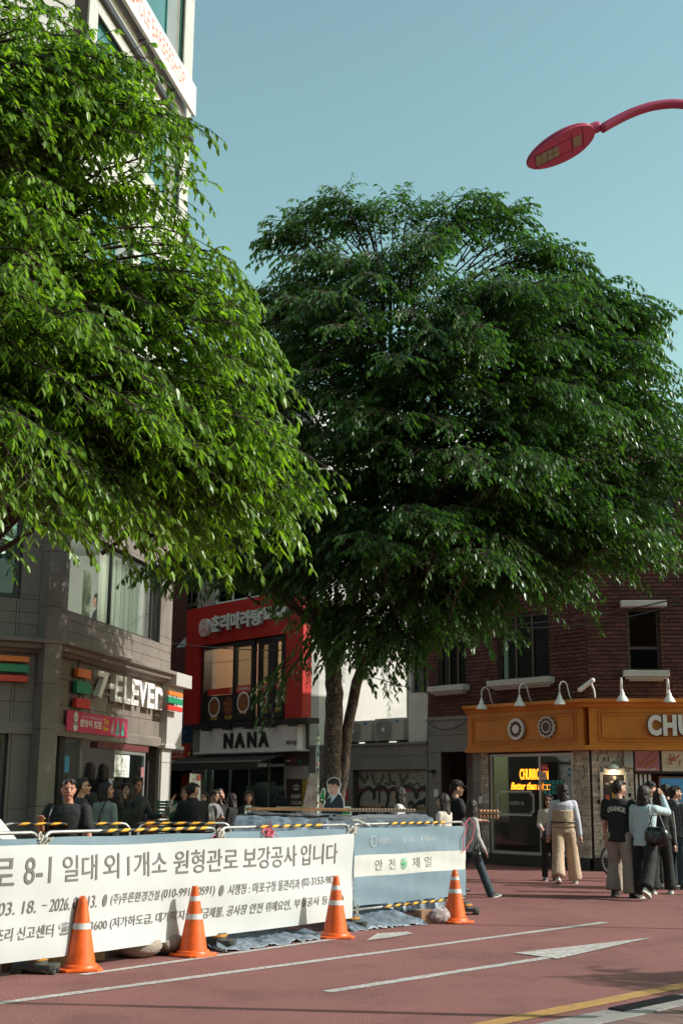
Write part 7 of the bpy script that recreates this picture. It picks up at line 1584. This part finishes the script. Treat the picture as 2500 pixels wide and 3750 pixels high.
def eggs(J):
    p = J['t'].matrix_basis @ (J['arm', 0][2] + V((-.1, .16, .03))); o = empty('egg_carton', tuple(p), .0, 'two stacked trays of brown eggs carried by the man in the cap', 'eggs')
    for k in range(2):
        c = MB(); c.box(-.16, .16, -.12, .12, k * .075, k * .075 + .02); c.build('tray', mat('cardboard', (.35, .28, .2), .8), o); c = MB()
        for i in range(6):
            for j in range(5): c.sph((-.135 + i * .054, -.1 + j * .05, k * .075 + .04), (.021, .021, .027), 7, 5)
        c.build('egg', mat('egg_brown', (.55, .28, .16), .5), o, True)
def beigevest(J):
    T, H, w = J['T'], J['H'], J['w']; c = MB(); c.loft([(0, T(z).y, T(z).z, a * H * w, b_ * H * w) for z, a, b_ in ((.565, .114, .088), (.62, .106, .082), (.70, .108, .084), (.735, .110, .084))], 26); o = c.build('vest', CL['beige'], J['t']); remesh(o, .013, .02, .01, 1)
    c = MB(); P_ = [(.120 * w * cos(a) * H, T(.615, 0).y + .098 * w * sin(a) * H, T(.62).z + .01 * sin(a + .6)) for a in [2 * pi * k / 24 for k in range(25)]]; c.tube(P_, .012, 6, cap=False); c.build('belt', M['black'], J['t'])
def back_text(J):
    T, H, w = J['T'], J['H'], J['w']; v, f, dim = txt('ORANGE', .03, 0); c = MB(); out = []
    for x, y, z in v: a = (x - .5) * 1.15; xx = -a * .085; zz = .735 + y * .042 - .045 * a * a * 4 * .35; out.append(T(zz, -.086 + .03 * (a * a), -xx * 1.0))
    out = []
    for x, y, z in v: a = (x - .5) * 2; out.append(T(.738 + y * .045 - .018 * a * a, -(.094 * w - .030 * a * a), a * .082))
    c.add(out, f); c.build('back_print', mat('shirt_print', (.62, .60, .52), .7), J['t'])
def trackstripes(J):
    c = MB()
    for k in range(3):
        sh, el, wr, f, sx = J['arm', 0]; o = V((.040 * J['H'], -.012 + .013 * k * 1.2, 0)); c.tube([sh + o + V((.004, 0, .0)), el + o * .92, wr + o * .62 - f * .03], .0035, 5)
    c.build('stripe', M['white'], J['t'])
# left group
person(256, 2857, 14.5, 172, 'man in plain black t-shirt with short brown hair, hand raised to his chest', ('tee', 'black', .49), ('trousers', 'charcoal'), ('short', 'brown'), head=(24, 2), arms=((.25, .22, 1.95, .25), (.05, .16, .18, -.05)), tone='tan', build=1.12, vox=.011, extra=lambda J: strap(J, (.09, .83), (.11, .66), .012, None, False))
person(300, 2852, 18.3, -70, 'man in dark grey shirt and sunglasses looking right behind the man in black', ('tee', 'charcoal'), ('trousers', 'black'), ('short', 'darkbrown'), head=(-8, 8), glasses=True)
person(388, 2868, 19.0, -28, 'woman in grey green shirt with a thin crossbody strap at the shop door', ('shirt', 'greygreen', .56), ('skirt', 'black'), ('bob', 'black'), head=(-62, 8), arms=((.0, .16, .1, -.05), (.25, .15, .9, .2)), female=True, extra=lambda J: strap(J, (.05, .84), (-.02, .60), .009))
person(335, 2905, 19.8, -20, 'woman with long black hair in dark clothes between the sunglasses man and the green shirt', ('sweater', 'black'), ('skirt', 'black'), ('long', 'black', .4), female=True)
person(431, 2893, 19.6, 10, 'person in a black hooded top seen from behind beside the green shirt', ('hoodie', 'black'), ('trousers', 'black'), ('long', 'black', .3), female=True, arms=((.5, .2, 1.5, .1), (.1, .1, .3, 0)))
person(476, 2872, 20.3, 150, 'woman in open black jacket over a grey top lifting a phone to her face', ('top', 'grey', .53), ('skirt', 'black'), ('long', 'black', .3), head=(-10, 10), arms=((1.25, .1, 1.7, .25), (1.0, .25, 1.9, .3)), female=True, extra=lambda J: (phone(J, 0, 'white phone held up by the woman in the black jacket', M['white']), jk(J, 'black')))
person(500, 2848, 21.3, -150, 'woman with long black hair holding a phone near the lit pilaster', ('sweater', 'charcoal'), ('skirt', 'black'), ('long', 'black', .42), head=(20, -12), arms=((.35, .1, 1.3, -.1), (.35, .25, 1.25, -.35)), female=True, tone='tan', extra=lambda J: (phone(J, 1, 'phone in the hand of the woman by the pilaster'), bag(J, -.15, .55, .02, .13, 'orange brown tote bag at the pilaster', mat('bag_orange', (.45, .12, .05), .6))))
person(330, 2795, 23.6, 20, 'person with dark hair standing inside the shop door, back to the street', ('sweater', 'black'), ('trousers', 'black'), ('bob', 'black'), lift=.3)
person(378, 2800, 23.2, -10, 'taller dark silhouette inside the shop beside the hanging sign', ('jacket', 'black'), ('trousers', 'black'), ('bob', 'black'), lift=.3)
# middle group
person(708, 2870, 21.6, 20, 'man in black bomber jacket with short black hair looking over to the right', ('jacket', 'black', .53), ('trousers', 'black'), ('short', 'black'), head=(-70, -4), arms=((.3, .18, 1.2, .3), (.2, .2, .6, 0)), build=1.05)
person(682, 2884, 22.8, 160, 'woman in striped beige sweater raising her arm beside the man in black', ('sweater', 'stripe'), ('long_skirt', 'cream'), ('long', 'black', .3), arms=((1.0, .5, 2.2, .5), (.2, .1, .3, 0)), female=True)
person(747, 2902, 23.4, 178, 'woman in light grey sweater with brown shoulder-length hair facing the camera', ('sweater', 'lightgrey', .54), ('trousers', 'black'), ('bob', 'brown'), arms=((.3, .08, 1.2, .2), (.02, .14, .15, 0)), female=True)
person(783, 2895, 25.2, -115, 'woman in grey t-shirt with tied dark hair looking down at her phone', ('tee', 'grey', .54), ('trousers', 'black'), ('short', 'black'), head=(0, -15), arms=((.5, .05, 1.1, .1), (.5, .05, 1.1, .1)), female=True, extra=lambda J: phone(J, 0, 'phone held by the woman in the grey t-shirt'))
person(804, 2891, 26.3, -150, 'woman in black off-shoulder top gazing up, long dark hair', ('off', 'black'), ('trousers', 'black'), ('long', 'black', .34), head=(30, 22), arms=((.1, .15, .6, .2), (.1, .15, .6, .2)), female=True)
person(852, 2907, 25.0, 70, 'woman with long maroon hair in black top and tan skirt', ('sweater', 'black', .54), ('skirt', 'tan'), ('long', 'maroon', .45), female=True, arms=((.1, .12, .3, 0), (.1, .12, .3, 0)))
person(912, 2899, 23.2, 176, 'woman in dark blazer over a white top, long black hair, sunlit face', ('blazer', 'charcoal', .53), ('trousers', 'black'), ('long', 'darkbrown', .36), arms=((.0, .14, .2, 0), (.0, .14, .2, 0)), female=True, extra=lambda J: vee(J))
person(1030, 2888, 32.6, 0, 'dark figure standing inside the NANA shop doorway', ('hoodie', 'black'), ('trousers', 'black'), ('long', 'black', .3), lift=.1)
person(1465, 2884, 21.6, 75, 'woman with long sunlit orange brown hair in a white t-shirt', ('tee', 'white', .55), ('skirt', 'cream'), ('long', 'orange', .46), head=(0, 0), arms=((.3, .05, 1.2, 0), (.3, .05, 1.2, 0)), female=True)
# right middle trio
person(1625, 2908, 19.6, 55, 'woman with very long dark hair in beige knit beside the capped man', ('sweater', 'cream', .52), ('trousers', 'darkblue'), ('long', 'darkbrown', .5), head=(20, 0), arms=((.3, .1, .9, .1), (.1, .1, .4, 0)), female=True)
person(1667, 2860, 21.2, -78, 'man in black cap and black t-shirt with backpack straps looking right', ('tee', 'black'), ('trousers', 'charcoal'), ('short', 'black'), head=(-8, -4), arms=((.35, .1, 1.2, .1), (.35, .1, 1.2, .0)), cap='black', build=1.05, extra=lambda J: (eggs(J), bag(J, .0, .72, -.10, .17, 'dark grey backpack on the man in the cap', mat('bag_grey', (.05, .05, .055), .7), name='backpack')))
person(1722, 2926, 19.9, -68, 'woman in grey sweatshirt and dark jeans stepping right past the barrier', ('sweater', 'lightgrey', .50), ('jeans', 'denim'), ('long', 'darkbrown', .44), head=(70, 0), arms=((.1, .12, .4, 0), (-.05, .12, .2, 0)), legs=((.42, .02), (-.45, .50)), shoes='sneaker', female=True, extra=lambda J: (strap(J, (.06, .82), (.12, .55)), bag(J, .15, .47, -.02, .12, 'small black bag at the hip of the woman in jeans')))
# right pair
person(2005, 2911, 23.9, 170, 'woman in cream fluffy cardigan and sunglasses behind the woman in beige trousers', ('sweater', 'cream', .50), ('trousers', 'black'), ('long', 'darkbrown', .28), glasses=True, shoes='sneaker', female=True, arms=((.3, .1, 1.1, .2), (.1, .1, .6, 0)), extra=lambda J: bag(J, .0, .53, .12, .13, 'shiny black handbag held in front of the cream cardigan'))
person(2058, 2870, 23.2, -8, 'woman from behind in beige wide trousers and pale lilac sleeves', ('sweater', 'lilac', .58), ('wide', 'beige'), ('long', 'darkbrown', .40), head=(25, 0), arms=((-.05, .18, .12, 0), (.05, .16, .2, 0)), legs=((.10, .0, .12), (-.30, .18, .04)), shoes='white', female=True, build=1.15, vox=.012, extra=lambda J: beigevest(J))
person(2262, 2860, 20.2, -32, 'man with ORANGE on his black t-shirt back and baggy khaki trousers', ('tee', 'black', .475), ('wide', 'khaki'), ('short', 'black'), head=(-38, 0), arms=((-.12, .14, .25, 0), (.1, .12, .3, 0)), legs=((-.02, .0), (.28, .42)), shoes='dark', build=1.12, vox=.012, extra=back_text)
person(2352, 2879, 19.9, -35, 'woman in pale blue shirt and black wide trousers shading her eyes with one hand', ('shirt', 'paleblue', .47), ('wide', 'black'), ('long', 'black', .30), head=(0, 0), arms=((1.35, .35, 1.75, .35), (.1, .1, .3, 0)), legs=((-.40, .25), (.10, .02)), shoes='white', female=True, build=1.12, vox=.012, extra=lambda J: (strap(J, (.07, .83), (.10, .62)), bag(J, .14, .56, -.07, .19, 'large glossy black shoulder bag of the woman in the pale blue shirt')))
person(2378, 2864, 22.4, 165, 'person in a black cap facing the camera behind the raised arm', ('tee', 'white'), ('trousers', 'black'), ('short', 'grey'), cap='black')
person(2408, 2897, 21.0, -15, 'woman in black track jacket with white sleeve stripes holding a white phone', ('jacket', 'black', .53), ('wide', 'black'), ('long', 'brown', .42), head=(30, 0), arms=((.0, .12, .12, 0), (.1, .1, .3, 0)), legs=((.12, .2), (-.15, .05)), shoes='white', female=True, extra=lambda J: (trackstripes(J), phone(J, 0, 'white phone in the hand below the striped sleeve', M['white'])))
person(2466, 2880, 22.0, -60, 'man in dark plaid shirt with pale hood looking right at the photo edge', ('hoodie', 'plaid', .50), ('jeans', 'denim'), ('short', 'darkbrown'), head=(-30, 4), arms=((.1, .12, .4, 0), (.3, .12, .7, 0)), build=1.05)
person(2436, 2874, 23.8, 10, 'dark haired man in black seen from behind near the counter', ('tee', 'black'), ('trousers', 'charcoal'), ('short', 'darkbrown'))
# people off the frame to the right whose shadows cross the road
for k, (px_, Y_, yw) in enumerate(((3000, 20.6, 90), (3250, 19.0, -90), (3350, 21.4, 60))):
    person(px_, 2870, Y_, yw, ['pedestrian beyond the right edge whose shadow crosses the road', 'second pedestrian beyond the right edge nearer the viewer', 'third pedestrian beyond the right edge by the shop'][k], ('shirt', ('white', 'grey', 'navy')[k]), ('trousers', 'denim'), ('short', 'black'), legs=((.3, .1), (-.3, .4)), vox=.02)
# silhouette in the upper window
q = f7.uz(368, 2220, -1.2); wp = f7.w(q[0], -1.0)
person(368, 2176, wp[1], 100, 'dark silhouette of a long haired woman behind the upper window', ('sweater', 'black'), ('trousers', 'black'), ('long', 'black', .4), lift=3.55, arms=((.6, .1, 1.3, .1), (.5, .1, 1.2, .1)), female=True)
